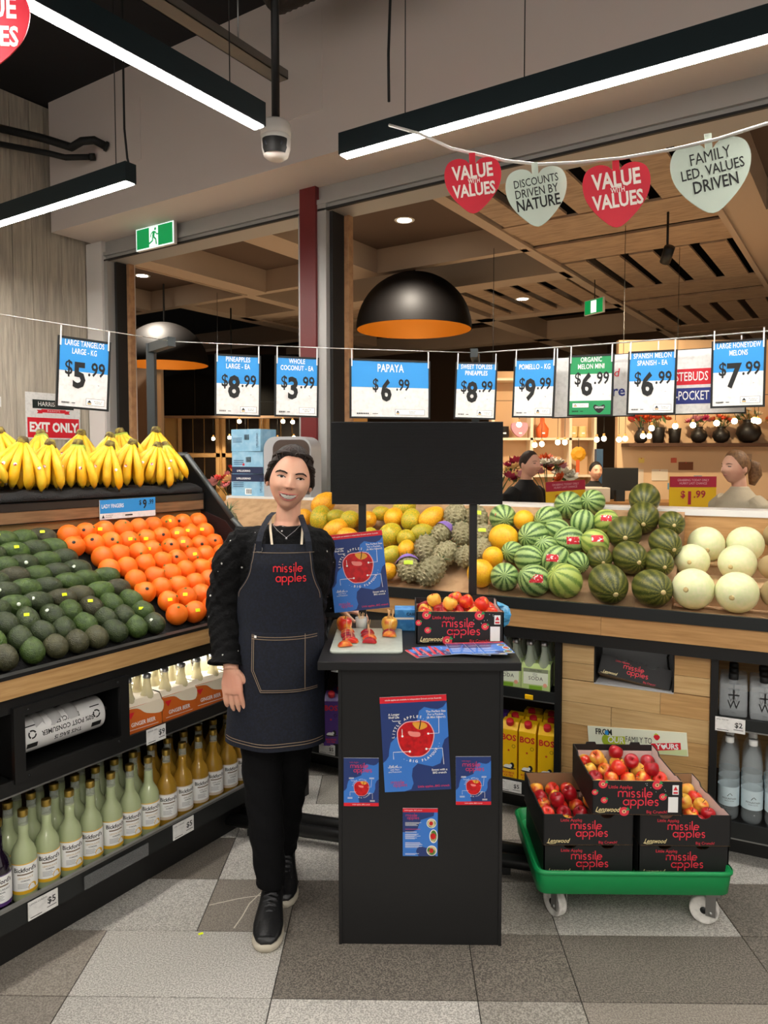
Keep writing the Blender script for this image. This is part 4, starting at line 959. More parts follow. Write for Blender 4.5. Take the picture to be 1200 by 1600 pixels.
# floor bumper bars in front of the stand
bar = thing('bumper_rail', 'pair of black tubular bumper bars low over the floor behind the counter', 'bumper rail', (0, 0, 0))
for k, (dy, z_) in enumerate(((0, .052), (.085, .052))):
    ob('tube', MB().tube([(-.75, 3.022+dy, z_), (.72, 2.635+dy, z_)], .026, 12, mat('black_rubber_tube', '#151515', .35)), bar)
for xx in (-.6, .42): ob('foot', MB().box(xx-.015, xx+.015, 3.022-.263*(xx+.75)-.01, 3.022-.263*(xx+.75)+.09, 0, .03, BLACK), bar)
# ================================================================ promotion counter
ctr = thing('promotion_counter', 'black promotion counter with posts and a ribbed header board', 'counter', (.08, 2.30, 0))
ob('front_panel', MB().box(-.252, .252, .004, .018, 0, .905, BLACK2), ctr)
for s in (-1, 1): ob('side_panel', MB().box(min(s*.252, s*.262), max(s*.252, s*.262), 0, .50, 0, .905, BLACK2), ctr)
ob('worktop', MB().box(-.325, .315, -.02, .575, .905, .932, BLACK2, bev=.002), ctr)
for x in (-.205, .212): ob('post', MB().box(x-.014, x+.014, .455, .483, .932, 1.40, BLACK), ctr)
hb = ob('header_board', MB().box(-.318, .318, .440, .455, 1.398, 1.705, BLACK2), ctr)
rb = MB(); n = 64; vs = []
for i in range(n*2+1):
    z_ = 1.399+.305*i/(n*2); vs += [(-.317, .440-(.0018 if i % 2 else .0003), z_), (.317, .440-(.0018 if i % 2 else .0003), z_)]
rb.add(vs, [(2*i, 2*i+1, 2*i+3, 2*i+2) for i in range(n*2)], BLACK2); ob('ribbed_face', rb, hb)

# ---------------------------------------------------------------- printed posters
NAVY = mat('poster_navy', '#263a73', .45); MIDB = mat('poster_blue', '#3a78cc', .45); PINK = mat('poster_pink', '#cf3a6a', .45); APR = mat('poster_apple_red', '#d0181e', .4, noise=(60, '#a01019', .4, .7))
APY = mat('poster_apple_gold', '#e5a33a', .4); APH = mat('poster_apple_light', '#f08a80', .4); BRN = mat('print_brown', '#3a1a14', .5)
def line(p, pts, wd, m, y):
    vs, fs = ribbon(pts, wd); p.add([(v.x, y, v.y) for v in vs], [tuple(reversed(f)) for f in fs], m)
def apple_print(p, cx, cz, r_, y):
    o = [(-.05, .98), (.35, 1.0), (.75, .85), (1.0, .35), (.95, -.15), (.7, -.7), (.3, -.98), (-.1, -1.0), (-.45, -.95), (-.85, -.55), (-1.0, .05), (-.95, .55), (-.6, .9), (-.3, .98)]
    o = list(reversed(o))
    p.flat(smoothpoly([(cx+a*r_*1.05, cz+b_*r_*1.05) for a, b_ in o], 3), y, mat('poster_rim', '#f2b8bc', .5))
    p.flat(smoothpoly([(cx+a*r_, cz+b_*r_) for a, b_ in o], 3), y-.0002, APR)
    p.flat(smoothpoly([(cx+a*r_, cz+b_*r_) for a, b_ in ((-.15, .92), (.05, .60), (.35, .52), (.68, .68), (.55, .9), (.2, .96))], 3), y-.0004, APY)
    p.flat(smoothpoly([(cx+a*r_, cz+b_*r_) for a, b_ in ((-.42, .45), (-.3, .18), (.2, .12), (.25, .35), (-.1, .42))], 3), y-.0004, APH)
    line(p, [(cx+.22*r_, cz+.55*r_), (cx+.30*r_, cz+.85*r_), (cx+.33*r_, cz+1.08*r_)], r_*.06, BRN, y-.0006)
def arc_text(p, s, cx, cz, rad, a_mid, size, m, y, outside=True, step=None):
    """letters along a circle; outside: reading over the top, else under the bottom"""
    step = step or size*.62/rad*180/PI
    for i, ch in enumerate(s):
        if ch == ' ': continue
        off = (i-(len(s)-1)/2)*step
        a = R(a_mid - off) if outside else R(a_mid + off)
        rot = a - PI/2 if outside else a + PI/2
        put(p, ch, cx+rad*math.cos(a), cz+rad*math.sin(a), size, m, y, rot=rot, bold=.02)
def poster_print(w_, h_, small=False, band=True):
    """portrait apple poster print, centred, facing -Y"""
    p = MB(); y = -.0008; W = lambda a: (a-.5)*w_; Z = lambda b_: (b_-.5)*h_
    P = lambda pts: smoothpoly([(W(a), Z(b_)) for a, b_ in pts], 4)
    p.rect(-w_/2, w_/2, -h_/2, h_/2, y, NAVY)
    p.flat([(W(.0), Z(.0)), (W(.30), Z(.0))] + [(W(a), Z(b_)) for a, b_ in ((.40, .02), (.44, .08), (.42, .16), (.44, .24), (.52, .29), (.62, .27), (.74, .25), (.86, .28), (.90, .36), (.90, .46), (.94, .53), (1.0, .56), (1.0, .92), (.94, .87), (.86, .85), (.76, .86), (.66, .88), (.58, .84), (.55, .76), (.50, .64), (.36, .60), (.22, .58), (.13, .52), (.10, .44), (.09, .38), (.05, .34), (.0, .31))], y-.0002, MIDB)
    if band:
        p.rect(-w_/2, w_/2, Z(.935), h_/2, y-.0005, RED); put(p, 'missile apples are available in independent Grocers across Australia', 0, Z(.967), w_*.031, WHITE, y-.0008, bold=.01)
    else:
        p.rect(-w_/2, w_/2, -h_/2, Z(.07), y-.0005, RED); put(p, 'Little apples...BIG crunch', 0, Z(.035), w_*.05, WHITE, y-.0008)
    r_ = w_*.265 if not small else w_*.21
    cx, cz = (W(.51), Z(.55)) if not small else (W(.51), Z(.37))
    apple_print(p, cx, cz, r_, y-.0008)
    arc_text(p, 'LITTLE APPLES...' if not small else 'LITTLE APPLES', cx, cz, r_*1.28, 112, r_*.21, WHITE, y-.0012, True, 8.2)
    arc_text(p, '..BIG FLAVOUR..' if not small else 'BIG FLAVOUR', cx, cz, r_*1.30, -68, r_*.21, WHITE, y-.0012, False, 7.8)
    lw = w_*.008; ts = w_*.045; yy = y-.0016
    if not small:
        put(p, 'A Longer\nShelf Life', W(.115), Z(.80), ts, WHITE, yy, align='LEFT', bold=.015)
        put(p, 'The Perfect Size\nFor a Pocket..\n(& Mini Eaters!)', W(.83), Z(.80), ts, WHITE, yy, bold=.01)
        put(p, 'Full of..', W(.16), Z(.27), ts*1.1, WHITE, yy, bold=.015); put(p, 'Vitamins A,C,B\nwith Fibre\nand Potassium', W(.17), Z(.235), ts*.75, WHITE, yy)
        put(p, 'Sweet with a\nBIG crunch', W(.84), Z(.20), ts, WHITE, yy, bold=.015)
        put(p, 'Little apples...BIG crunch', W(.74), Z(.045), ts*1.05, PINK, yy, bold=.015)
        h = w_*.034
        brand(p, 'missile', W(.2), Z(.085), h, PINK, yy); brand(p, 'apples', W(.24), Z(.055), h, PINK, yy)
        for pts in ([(.17, .76), (.18, .745), (.30, .745)], [(.31, .66), (.31, .59)], [(.72, .60), (.86, .60), (.87, .78)], [(.40, .42), (.16, .42), (.16, .345)], [(.68, .44), (.90, .44), (.91, .27)]):
            line(p, [(W(a), Z(b_)) for a, b_ in pts], lw, WHITE, yy)
        for a, b_ in ((.31, .585), (.70, .60), (.41, .42), (.66, .44)): p.flat(ellipse(W(a), Z(b_), w_*.017, w_*.017, 12), yy-.0003, WHITE)
    else:
        h = w_*.085; put(p, 'Little Apples', W(.30), Z(.915), ts*1.1, PINK, yy)
        brand(p, 'missile', W(.45), Z(.80), h, PINK, yy, .2); brand(p, 'apples', W(.55), Z(.71), h, PINK, yy, .2)
        for pts in ([(.22, .55), (.22, .53), (.36, .53)], [(.68, .40), (.78, .40), (.80, .56)], [(.36, .30), (.18, .30), (.18, .22)], [(.66, .27), (.82, .27), (.82, .15)]):
            line(p, [(W(a), Z(b_)) for a, b_ in pts], lw, WHITE, yy)
        for a, b_ in ((.22, .59), (.80, .59), (.18, .18), (.82, .12)):
            for q in range(2): p.rect(W(a-.07), W(a+.07), Z(b_-.012*q*1.6), Z(b_-.012*q*1.6+.008), yy, WHITE)
    return p
def info_print(w_, h_):
    p = MB(); y = -.0008; W = lambda a: (a-.5)*w_; Z = lambda b_: (b_-.5)*h_
    p.rect(-w_/2, w_/2, -h_/2, h_/2, y, MIDB)
    p.flat([(W(0), Z(.92)), (W(0), Z(.5)), (W(.12), Z(.50)), (W(.3), Z(.52)), (W(.42), Z(.56)), (W(.46), Z(.66)), (W(.52), Z(.76)), (W(.7), Z(.8)), (W(.88), Z(.84)), (W(.9), Z(.92))], y-.0002, NAVY)
    p.flat([(W(.45), Z(.0)), (W(.95), Z(0)), (W(.9), Z(.1)), (W(.75), Z(.16)), (W(.55), Z(.2)), (W(.42), Z(.18)), (W(.38), Z(.1))], y-.0002, NAVY)
    p.rect(-w_/2, w_/2, Z(.92), h_/2, y-.0004, RED); put(p, 'Little apples...BIG crunch', W(.3), Z(.96), w_*.05, WHITE, y-.0008)
    brand(p, 'missile', W(.25), Z(.83), w_*.055, PINK, y-.0006); brand(p, 'apples', W(.30), Z(.775), w_*.055, PINK, y-.0006)
    for b_ in (.70, .68, .66, .64, .46, .44, .42, .40, .38, .36, .28, .26, .24, .22, .2, .18, .05, .03): p.rect(W(.07), W(.07+random.uniform(.25, .5)), Z(b_), Z(b_+.007), y-.0006, WHITE)
    p.rect(W(.07), W(.5), Z(.56), Z(.57), y-.0006, PINK); p.rect(W(.07), W(.4), Z(.5), Z(.51), y-.0006, WHITE)
    for a, b_, r_ in ((.82, .69, .14), (.88, .42, .2), (.83, .12, .15)):
        p.flat(ellipse(W(a), Z(b_), w_*min(r_, .49-abs(a-.5)+.01), w_*r_, 20), y-.0006, WHITE); p.flat(ellipse(W(a), Z(b_), w_*min(r_, .49-abs(a-.5))*.88, w_*r_*.88, 20), y-.0009, mat('photo_print', '#d8c79a', .5, noise=(40, '#4d7a2c', .45, .55)))
        p.flat(ellipse(W(a-.01), Z(b_), w_*r_*.4, w_*r_*.45, 12), y-.0012, APR)
    return p
def poster(name, label, cat, loc, w_, h_, pr, rot=(0, 0, 0), group=None, th=.0012):
    t = thing(name, label, cat, loc, rot=rot, group=group)
    ob('sheet', MB().box(-w_/2, w_/2, 0, th, -h_/2, h_/2, WHITE), t); ob('print', pr, t); return t
A4 = poster_print(.212, .308).mesh('print'); A6 = poster_print(.112, .157, True, False).mesh('print'); A6i = info_print(.112, .157).mesh('print')
poster('apple_poster', 'large blue apple poster stuck at the centre of the counter front', 'poster', (.064, 2.3015, .664), .212, .308, A4, (0, R(-3.2), 0))
poster('apple_flyer', 'small blue apple flyer at the left of the counter front', 'flyer', (-.109, 2.3015, .537), .112, .157, A6, group='small flyers on the counter front')
poster('apple_flyer', 'small blue apple flyer at the right of the counter front', 'flyer', (.249, 2.3015, .544), .112, .157, A6, (0, R(-.6), 0), group='small flyers on the counter front')
poster('info_flyer', 'small blue flyer with text and round photos below the large poster', 'flyer', (.080, 2.3015, .374), .112, .157, A6i, group='small flyers on the counter front')
poster('apple_poster', 'tilted blue apple poster on the left header post', 'poster', (-.140, 2.745, 1.145), .209, .292, poster_print(.209, .292).mesh('print'), (R(-3), R(-6), 0), th=.003)

# ---------------------------------------------------------------- apples
APPLE = [mat('apple_skin_%s' % n_, c1, .28, noise=(28, c2, lo_, hi_), rnd=.08, coat=.3) for n_, c1, c2, lo_, hi_ in (('red', '#b3141f', '#8e0f1c', .4, .7), ('blush', '#d8301f', '#ecac3c', .47, .66), ('gold', '#eeb848', '#d8402a', .52, .70))]
ap_prof = [(.0001, -.0205), (.005, -.0215), (.010, -.0225), (.017, -.020), (.0225, -.0125), (.0255, -.002), (.0258, .006), (.0240, .0145), (.0195, .0205), (.0135, .0225), (.0075, .0205), (.0035, .0165), (.0001, .0145)]
apple_me = [fruit_mesh('apple', ap_prof, m, 20) for m in APPLE]
STK = mat('apple_stem', '#4a2c16', .8); astem = MB().tube([(0, 0, .0145), (.0008, 0, .022), (.003, .001, .030)], [.0011, .001, .0014], 6, STK).mesh('stem')
def apple(loc, label, group, kind=None, rot=None, s=1.0):
    k = random.choice((0, 1, 1, 2)) if kind is None else kind
    o = ob('apple', apple_me[k], None, loc, rot if rot else (random.uniform(-.9, .9), random.uniform(-.9, .9), random.uniform(0, 6)), s)
    ob('stem', astem, o); tag(o, label, 'apple', group); return o
CARD = mat('black_printed_card', '#1c1b1c', .6); KRAFT = mat('kraft_edge', '#a9855c', .8); INNER = mat('pale_inner_card', '#d9c6c0', .7); KIN = mat('kraft_inner', '#9a7a58', .8)
LRED = mat('box_lettering', '#e2364a', .5); CRM = mat('box_cream_lettering', '#ead9a0', .5); LEAFG = mat('print_leaf', '#2f9a58', .5)
def box_print(w_, h_, deco):
    p = MB(); y = -.0007
    put(p, 'Little Apples', -w_*.19, h_*.82, h_*.135, LRED, y, bold=.004)
    brand(p, 'missile', -w_*.02, h_*.53, h_*.165, LRED, y, .19); brand(p, 'apples', w_*.045, h_*.29, h_*.165, LRED, y, .19)
    put(p, 'Big Crunch!', w_*.22, h_*.10, h_*.125, LRED, y)
    put(p, 'Lenswood', -w_*.335, h_*.15, h_*.20, CRM, y, shear=.45, xs=.82, bold=.012)
    line(p, [(-w_*.46, h_*.09), (-w_*.42, h_*.06), (-w_*.36, h_*.075)], h_*.016, CRM, y)
    if deco:
        for cx, cz, r_ in ((-.385, .90, .05), (-.475, .66, .035), (-.37, .43, .038), (.22, .90, .055), (.285, .55, .042), (-.145, .10, .055)):
            zc = min(max(cz*h_, r_*w_*.75), h_-r_*w_*.75)
            p.flat(ellipse(cx*w_, zc, r_*w_, r_*w_*.95, 18), y-.0002, LRED); p.flat(ellipse(cx*w_, zc, r_*w_*.45, r_*w_*.4, 12), y-.0004, mat('apple_cut', '#e8b98a', .5)); p.flat(ellipse(cx*w_, zc, r_*w_*.15, r_*w_*.2, 8), y-.0006, BRN)
            p.flat([((cx+r_*.3)*w_, zc+r_*w_*.2), ((cx+r_*1.2)*w_, zc+r_*w_*.3), ((cx+r_*.7)*w_, zc+r_*w_*.95)], y-.0008, LEAFG)
        for k in range(12): p.flat(ellipse(random.uniform(.05, .4)*w_, random.uniform(.6, .95)*h_, .0011, .0011, 6), y-.0003, WHITE)
        p.rect(w_*.345, w_*.455, h_*.10, h_*.55, y-.0004, WHITE); p.rect(w_*.39, w_*.46, h_*.62, h_*.90, y-.0004, WHITE)
        p.flat([(w_*.40, h_*.75), (w_*.45, h_*.75), (w_*.425, h_*.87)], y-.0007, RED); p.rect(w_*.40, w_*.45, h_*.65, h_*.70, y-.0007, RED)
    return p
def apple_box(label, loc, w_, d_, h_, deco, fill, rotz=0.0, short='', lv=.072):
    t = thing('apple_box', label, 'apple box', loc, rotz, 'black printed apple boxes')
    hw = w_/2; th = .004
    # front wall, with two thumb notches on the plain boxes
    if deco: poly = [(-hw, 0), (hw, 0), (hw, h_), (-hw, h_)]
    else:
        top = []
        for cx in (hw*.42, -hw*.42): top += [(cx+.022*math.cos(R(-a)), h_+.014*math.sin(R(-a))) for a in range(0, 181, 20)]
        poly = [(-hw, 0), (hw, 0), (hw, h_)] + top + [(-hw, h_)]
    f_ = MB(); f_.prism(poly, 0, th, CARD); f_.flat(list(reversed(poly)), th+.0004, KIN); ob('front_panel', f_, t)
    ob('front_edge', MB().box(-hw, hw, .0003, th-.0003, h_-.0002, h_+.0008, KRAFT), t) if deco else None
    ob('print', box_print(w_, h_, deco), t)
    hb_ = h_+.006 if deco else h_
    b = MB(); b.box(-hw, hw, d_-th, d_, 0, hb_, CARD); b.box(-hw+.003, hw-.003, d_-th-.001, d_-th, .04, hb_-.022 if deco else hb_, INNER if deco else KIN); ob('back_panel', b, t)
    for cx in ((-hw*.55, hw*.55) if deco else ()): ob('tab', MB().prism([(cx-.02, hb_), (cx+.02, hb_), (cx+.016, hb_+.009), (cx-.016, hb_+.009)], d_-th, d_, CARD), t)
    for s in (-1, 1):
        prof = [(0, 0), (d_, 0), (d_, hb_), (d_*.78, hb_), (d_*.74, hb_-.012), (d_*.6, hb_-.012), (d_*.52, h_-.006), (d_*.2, h_-.006), (d_*.15, h_), (0, h_)]
        sp_ = MB(); M = Matrix(((0, 1, 0, 0), (1, 0, 0, 0), (0, 0, 1, 0), (0, 0, 0, 1)))
        x0 = s*hw; sp_.prism(prof, min(x0, x0-s*th), max(x0, x0-s*th), CARD, M)
        e = ob('side_panel', sp_, t)
        li = MB(); xi = x0-s*(th+.0006); li.add([(xi, a, b_) for a, b_ in prof], [tuple(range(len(prof)))], INNER if s > 0 else KIN); ob('liner', li, e)
    ob('base', MB().box(-hw, hw, 0, d_, 0, .003, KIN), t)
    if fill:
        ob('pulp_tray', MB().box(-hw+.005, hw-.005, .005, d_-.006, h_-lv-.01, h_-lv, mat('pulp_tray', '#7c5a4c', .9)), t)
        k = 0; nx, ny = 5, 5 if d_ > .3 else 4; pitch = (w_-.012)/nx; py_ = (d_-.018)/ny
        for j in range(ny):
            for i in range(nx):
                r_ = fill(i, j)
                if r_ is None: continue
                x = -hw+.006+pitch*(i+.5)+random.uniform(-.002, .002); yy = .006+py_*(j+.5)+random.uniform(-.002, .002)
                z_ = h_-lv+.0225+random.uniform(0, .004)+r_
                p_ = fr(Vector(loc), rotz, x, yy, z_)
                apple(p_, 'small apple in the %s box, %s from the left in its %s row' % (short, ordw(i), ordw(j)), 'apples in the %s box' % short)
                k += 1
        for q, (i, j) in enumerate(((1.5, 1.2), (2.6, 2.0), (3.5, 1.1), (.6, 2.4), (2.0, 3.1)) if deco else ((.7, 1.4), (1.7, 2.2), (2.7, 1.3))):
            x = -hw+.006+pitch*(i+.5); yy = .006+py_*(j+.5); p_ = fr(Vector(loc), rotz, x, yy, h_-lv+.0225+.040)
            apple(p_, 'small apple on top of the others in the %s box, %s from front' % (short, ordw(q)), 'apples in the %s box' % short)
    return t
apple_box('black printed apple box on the counter top, full of apples', (.222, 2.505, .932), .30, .225, .112, True, lambda i, j: .004 if j else 0, short='counter', lv=.054)
# dolly
GRN = mat('green_plastic', '#0f8a4a', .4); WHL = mat('white_nylon', '#d9d6d0', .5, noise=(40, '#b5b2ac', .45, .7))
dl = thing('dolly', 'green plastic dolly on white wheels carrying the apple boxes', 'dolly', (.795, 2.60, 0))
def rrect(hx, hy, r_, z_, n=5):
    out = []
    for sx, sy, a0 in ((1, 1, 0), (-1, 1, 90), (-1, -1, 180), (1, -1, 270)):
        for i in range(n+1):
            a = R(a0+90*i/n); out.append((sx*(hx-r_)+r_*math.cos(a), sy*(hy-r_)+r_*math.sin(a), z_))
    return out
b = MB(); hx, hy = .328, .225
b.loft([rrect(hx-.012, hy-.012, .03, .122), rrect(hx-.008, hy-.008, .035, .125), rrect(hx, hy, .038, .200), rrect(hx-.002, hy-.002, .036, .204), rrect(hx-.010, hy-.010, .03, .204), rrect(hx-.016, hy-.016, .03, .165), rrect(hx-.02, hy-.02, .03, .163)], GRN, cap=True)
ob('tray', b, dl)
ob('rim_band', MB().loft([rrect(hx+.001, hy+.001, .038, .192), rrect(hx+.004, hy+.004, .04, .194), rrect(hx+.004, hy+.004, .04, .202), rrect(hx+.001, hy+.001, .038, .205)], GRN, cap=False), dl)
whm = MB().lathe([(.012, -.014), (.040, -.013), (.045, -.016), (.047, -.010), (.047, .010), (.045, .016), (.040, .013), (.012, .014)], 28, WHL, rotm(R(90))).mesh('wheel')
for x, y, a in ((-.235, -.150, R(115)), (.272, -.175, R(150)), (-.24, .15, R(100)), (.25, .15, R(60))):
    c_ = ob('caster_fork', MB().box(-.016, .016, -.022, -.019, .035, .115, STEEL).box(-.016, .016, .019, .022, .035, .115, STEEL).box(-.03, .03, -.03, .03, .112, .124, STEEL).tube([(0, -.026, .047), (0, .026, .047)], .006, 8, STEEL), dl, (x, y, 0), (0, 0, a))
    wo = ob('wheel', whm, c_, (.022, 0, .047)); ob('hub', MB().lathe([(.0001, -.0155), (.012, -.0155), (.012, .0155), (.0001, .0155)], 12, DGREY, rotm(R(90))), c_, (.022, 0, .047))
apple_box('black apple box at the bottom left of the dolly', (.652, 2.425, .1635), .302, .33, .106, False, None, short='lower left')
apple_box('black apple box at the bottom right of the dolly', (.970, 2.425, .1635), .302, .33, .106, False, None, short='lower right')
apple_box('black apple box with open apples in the middle left of the stack', (.648, 2.420, .271), .302, .33, .106, False, lambda i, j: 0 if i < 3 or j > 4 else None, R(1), short='middle left')
apple_box('black apple box with open apples in the middle right of the stack', (.972, 2.420, .271), .302, .33, .106, False, lambda i, j: 0 if i > 2 else None, R(-.5), short='middle right')
apple_box('black apple box with printed apples on top of the dolly stack', (.808, 2.415, .379), .296, .30, .116, True, lambda i, j: .004, R(-1), short='topmost')
# folded box lying in the panel opening
t = apple_box('black printed apple box tilted inside the oak panel opening', bg(-.368, -.005, .655), .285, .11, .082, False, None, AB, short='opening')
t.rotation_euler = (R(-24), R(8), AB)
t = thing('cable', 'black cable hanging inside the oak panel opening', 'cable', bg(-.235, .12, .65), AB)
ob('lead', MB().tube([(0, 0, .13), (-.012, 0, .09), (-.008, 0, .05), (.005, 0, .0)], .004, 8, INK), t)

# ---------------------------------------------------------------- on the counter top
TOP = .932
BRD = mat('grey_green_board', '#b7bdb2', .4, noise=(40, '#a9afa4', .45, .7))
o = MB().loft([rrect(.118, .16, .02, z_) for z_ in (0, .001)] + [rrect(.120, .162, .02, .002), rrect(.120, .162, .02, .008), rrect(.118, .160, .02, .009)], BRD)
o = ob('chopping_board', o, None, (-.096, 2.535, TOP)); tag(o, 'pale grey green chopping board on the counter', 'chopping board')
BT = TOP+.009
apple((-.187, 2.662, BT+.0232), 'whole red and gold apple at the left rear of the board', 'whole apples on the board', 1, (.15, .1, 0), 1.12)
apple((-.022, 2.660, BT+.0232), 'whole golden apple stuck with toothpicks at the right rear of the board', 'whole apples on the board', 2, (.1, 0, 1), 1.16)
FLESH = mat('apple_flesh', '#f0c28a', .5); PICK = mat('toothpick', '#dcb583', .7)
sl_b = MB(); n = 10
rings = [[(.022*math.sin(PI*i/n)*math.cos(f), .010*0+(.0115)*math.sin(f)*0+ (f2-.5)*.014, -.0+.022*math.sin(PI*i/n)*0) for i in range(n)] for f, f2 in ((0, 0), (0, 1))]
def slice_mesh(m):
    b = MB(); prof = [(-.024+.048*i/12) for i in range(13)]; out = []; 
    fr_, bk_ = [], []
    for x in prof:
        z_ = .021*math.sqrt(max(0, 1-(x/.0242)**2))
        fr_.append((x, -.009, z_*.93)); bk_.append((x, .009, z_*.93))
    md = [(x*1.0, 0, z_*1.12+.0) for x, _, z_ in fr_]
    k = len(prof)
    vs = fr_+md+bk_
    b.add(vs, [(i, i+1, k+i+1, k+i) for i in range(k-1)] + [(k+i, k+i+1, 2*k+i+1, 2*k+i) for i in range(k-1)], m, True)
    b.add(fr_+[(0, -.016, .009)], [(i+1, i, k) for i in range(k-1)]+[(0, k-1, k)], m, True); b.add(bk_, [tuple(range(k))], FLESH); b.add([fr_[0], fr_[-1], bk_[-1], bk_[0]], [(0, 3, 2, 1)], FLESH)
    return b.mesh('apple_slice')
slm = [slice_mesh(APPLE[0]), slice_mesh(APPLE[1])]
pk = MB().tube([(0, 0, .012), (.002, 0, .055)], [.0011, .0009], 6, PICK).mesh('toothpick')
cols = [('left', [(-.172, 2.62), (-.170, 2.585), (-.166, 2.55), (-.160, 2.515), (-.150, 2.48), (-.168, 2.43)]), ('middle', [(-.100, 2.60), (-.098, 2.565), (-.090, 2.525), (-.088, 2.475)]), ('right', [(-.022, 2.60), (-.021, 2.565)])]
for nm, ps in cols:
    for i, (x, y) in enumerate(ps):
        o = ob('apple_slice', slm[random.randrange(2)], None, (x, y, BT+.0005), (0, 0, random.uniform(-.35, .35)))
        ob('toothpick', pk, o, (random.uniform(-.004, .004), 0, 0), (random.uniform(-.12, .12), random.uniform(-.12, .12), 0))
        tag(o, 'red apple slice on a toothpick, %s from the back of the %s line' % (ordw(i), nm), 'apple slice', 'apple slices on the board')
o = thing('toothpick_cup', 'small clear cup of toothpicks behind the chopping board', 'cup', (-.128, 2.715, TOP))
ob('cup', MB().lathe([(.0001, .001), (.019, 0), (.023, .045), (.0222, .045), (.0183, .003), (.0001, .003)], 20, mat('frosted_cup', '#dfe0da', .25, alpha=.55)), o)
for k in range(6): ob('toothpick', MB().tube([(0, 0, .004), (.012*math.cos(k), .012*math.sin(k), .062)], .0011, 5, PICK), o)
for k in range(9): ob('toothpick', MB().tube([(0, 0, 0), (.006*math.cos(k*2.1), .006*math.sin(k*2.1), .03)], .001, 5, PICK), [x_ for x_ in COL.objects if x_.name.startswith('apple') and x_.get('label', '').startswith('whole golden apple')][0], (.008*math.cos(k), .008*math.sin(k), .016))
o = thing('blue_carton', 'blue printed carton at the back of the counter beside the apple box', 'carton', (.035, 2.735, TOP))
ob('carton', MB().box(-.038, .038, -.04, .04, 0, .078, mat('blue_box', '#2f7ec2', .45, noise=(30, '#4a9ad8', .5, .6)), bev=.002), o)
p = MB(); p.rect(-.034, .034, .042, .05, -.0405, WHITE); put(p, 'CASE', .022, .062, .014, INK, -.0408, bold=.02); ob('print', p, o)
# crumpled light blue bag
cb = MB(); rr_ = random.Random(5); rings = []
for j in range(7):
    f = j/6; rings.append([((.034+.018*math.sin(f*PI))*math.cos(2*PI*k/12)*(1+rr_.uniform(-.3, .3)), .032*math.sin(2*PI*k/12)*(1+rr_.uniform(-.3, .3)), .002+.085*f+(rr_.uniform(-.008, .008) if 0 < j < 6 else 0)) for k in range(12)])
cb.loft(rings, mat('light_blue_film', '#4fa6dc', .25, noise=(20, '#a5d4f0', .5, .62)), smooth=False)
o = ob('crumpled_bag', cb, None, (.372, 2.80, TOP), (0, .35, 0)); tag(o, 'crumpled light blue plastic bag behind the counter apple box', 'bag')
# leaflets
lay = [(.115, 2.40, 22, 0), (.135, 2.415, 14, 0), (.16, 2.405, 20, 0), (.185, 2.415, 10, 0), (.205, 2.405, 16, 0), (.225, 2.42, 95, 1), (.27, 2.405, 78, 1), (.29, 2.415, 100, 1), (.315, 2.40, 84, 1), (.325, 2.405, 98, 1)]
for i, (x, y, a, k) in enumerate(lay):
    t = thing('leaflet', 'blue %s, %s from the left in the fan on the counter' % ('apple leaflet' if k == 0 else 'recipe leaflet', ordw(i if k == 0 else i-5)), 'leaflet', (x, y, TOP+.0006+i*.0016), rot=(R(-90), 0, R(a-90 if k == 0 else a-90)), group='leaflets on the counter')
    ob('sheet', MB().box(-.05, .05, 0, .0006, -.07, .07, WHITE), t); ob('print', A6 if k == 0 else A6i, t, sc=(.892, .6, .892))
# yellow stickers on the floor
for i, (x, y) in enumerate(((-.643, 2.345), (-1.22, 2.11))):
    o = ob('fallen_sticker', MB().box(-.008, .008, -.005, .005, 0, .0008, YST), None, (x, y, .0004), (0, 0, .5+i)); tag(o, ('small neon yellow sticker lying on the floor near the shoe', 'small neon yellow sticker on the floor at the left edge')[i], 'sticker')
# ================================================================ people
SKIN = mat('skin', '#dfab90', .48, sss=.1, noise=(9, '#d79a82', .45, .7))
def evalmods(o):
    bpy.context.view_layer.update()
    me = bpy.data.meshes.new_from_object(o.evaluated_get(bpy.context.evaluated_depsgraph_get()))
    bpy.data.objects.remove(o); return me
def remesh(name, mb, voxel, m, smooth=4, factor=.5):
    """one continuous surface from overlapping shapes"""
    me = mb.mesh(name); o = bpy.data.objects.new(name, me); COL.objects.link(o)
    md = o.modifiers.new('r', 'REMESH'); md.mode = 'VOXEL'; md.voxel_size = voxel; md.use_smooth_shade = True
    if smooth: s = o.modifiers.new('s', 'SMOOTH'); s.iterations = smooth; s.factor = factor
    out = evalmods(o); out.materials.clear(); out.materials.append(m)
    out.polygons.foreach_set('use_smooth', [True]*len(out.polygons)); return out
def g2(x, z, cx, cz, sx, sz): return math.exp(-((x-cx)/sx)**2 - ((z-cz)/sz)**2)
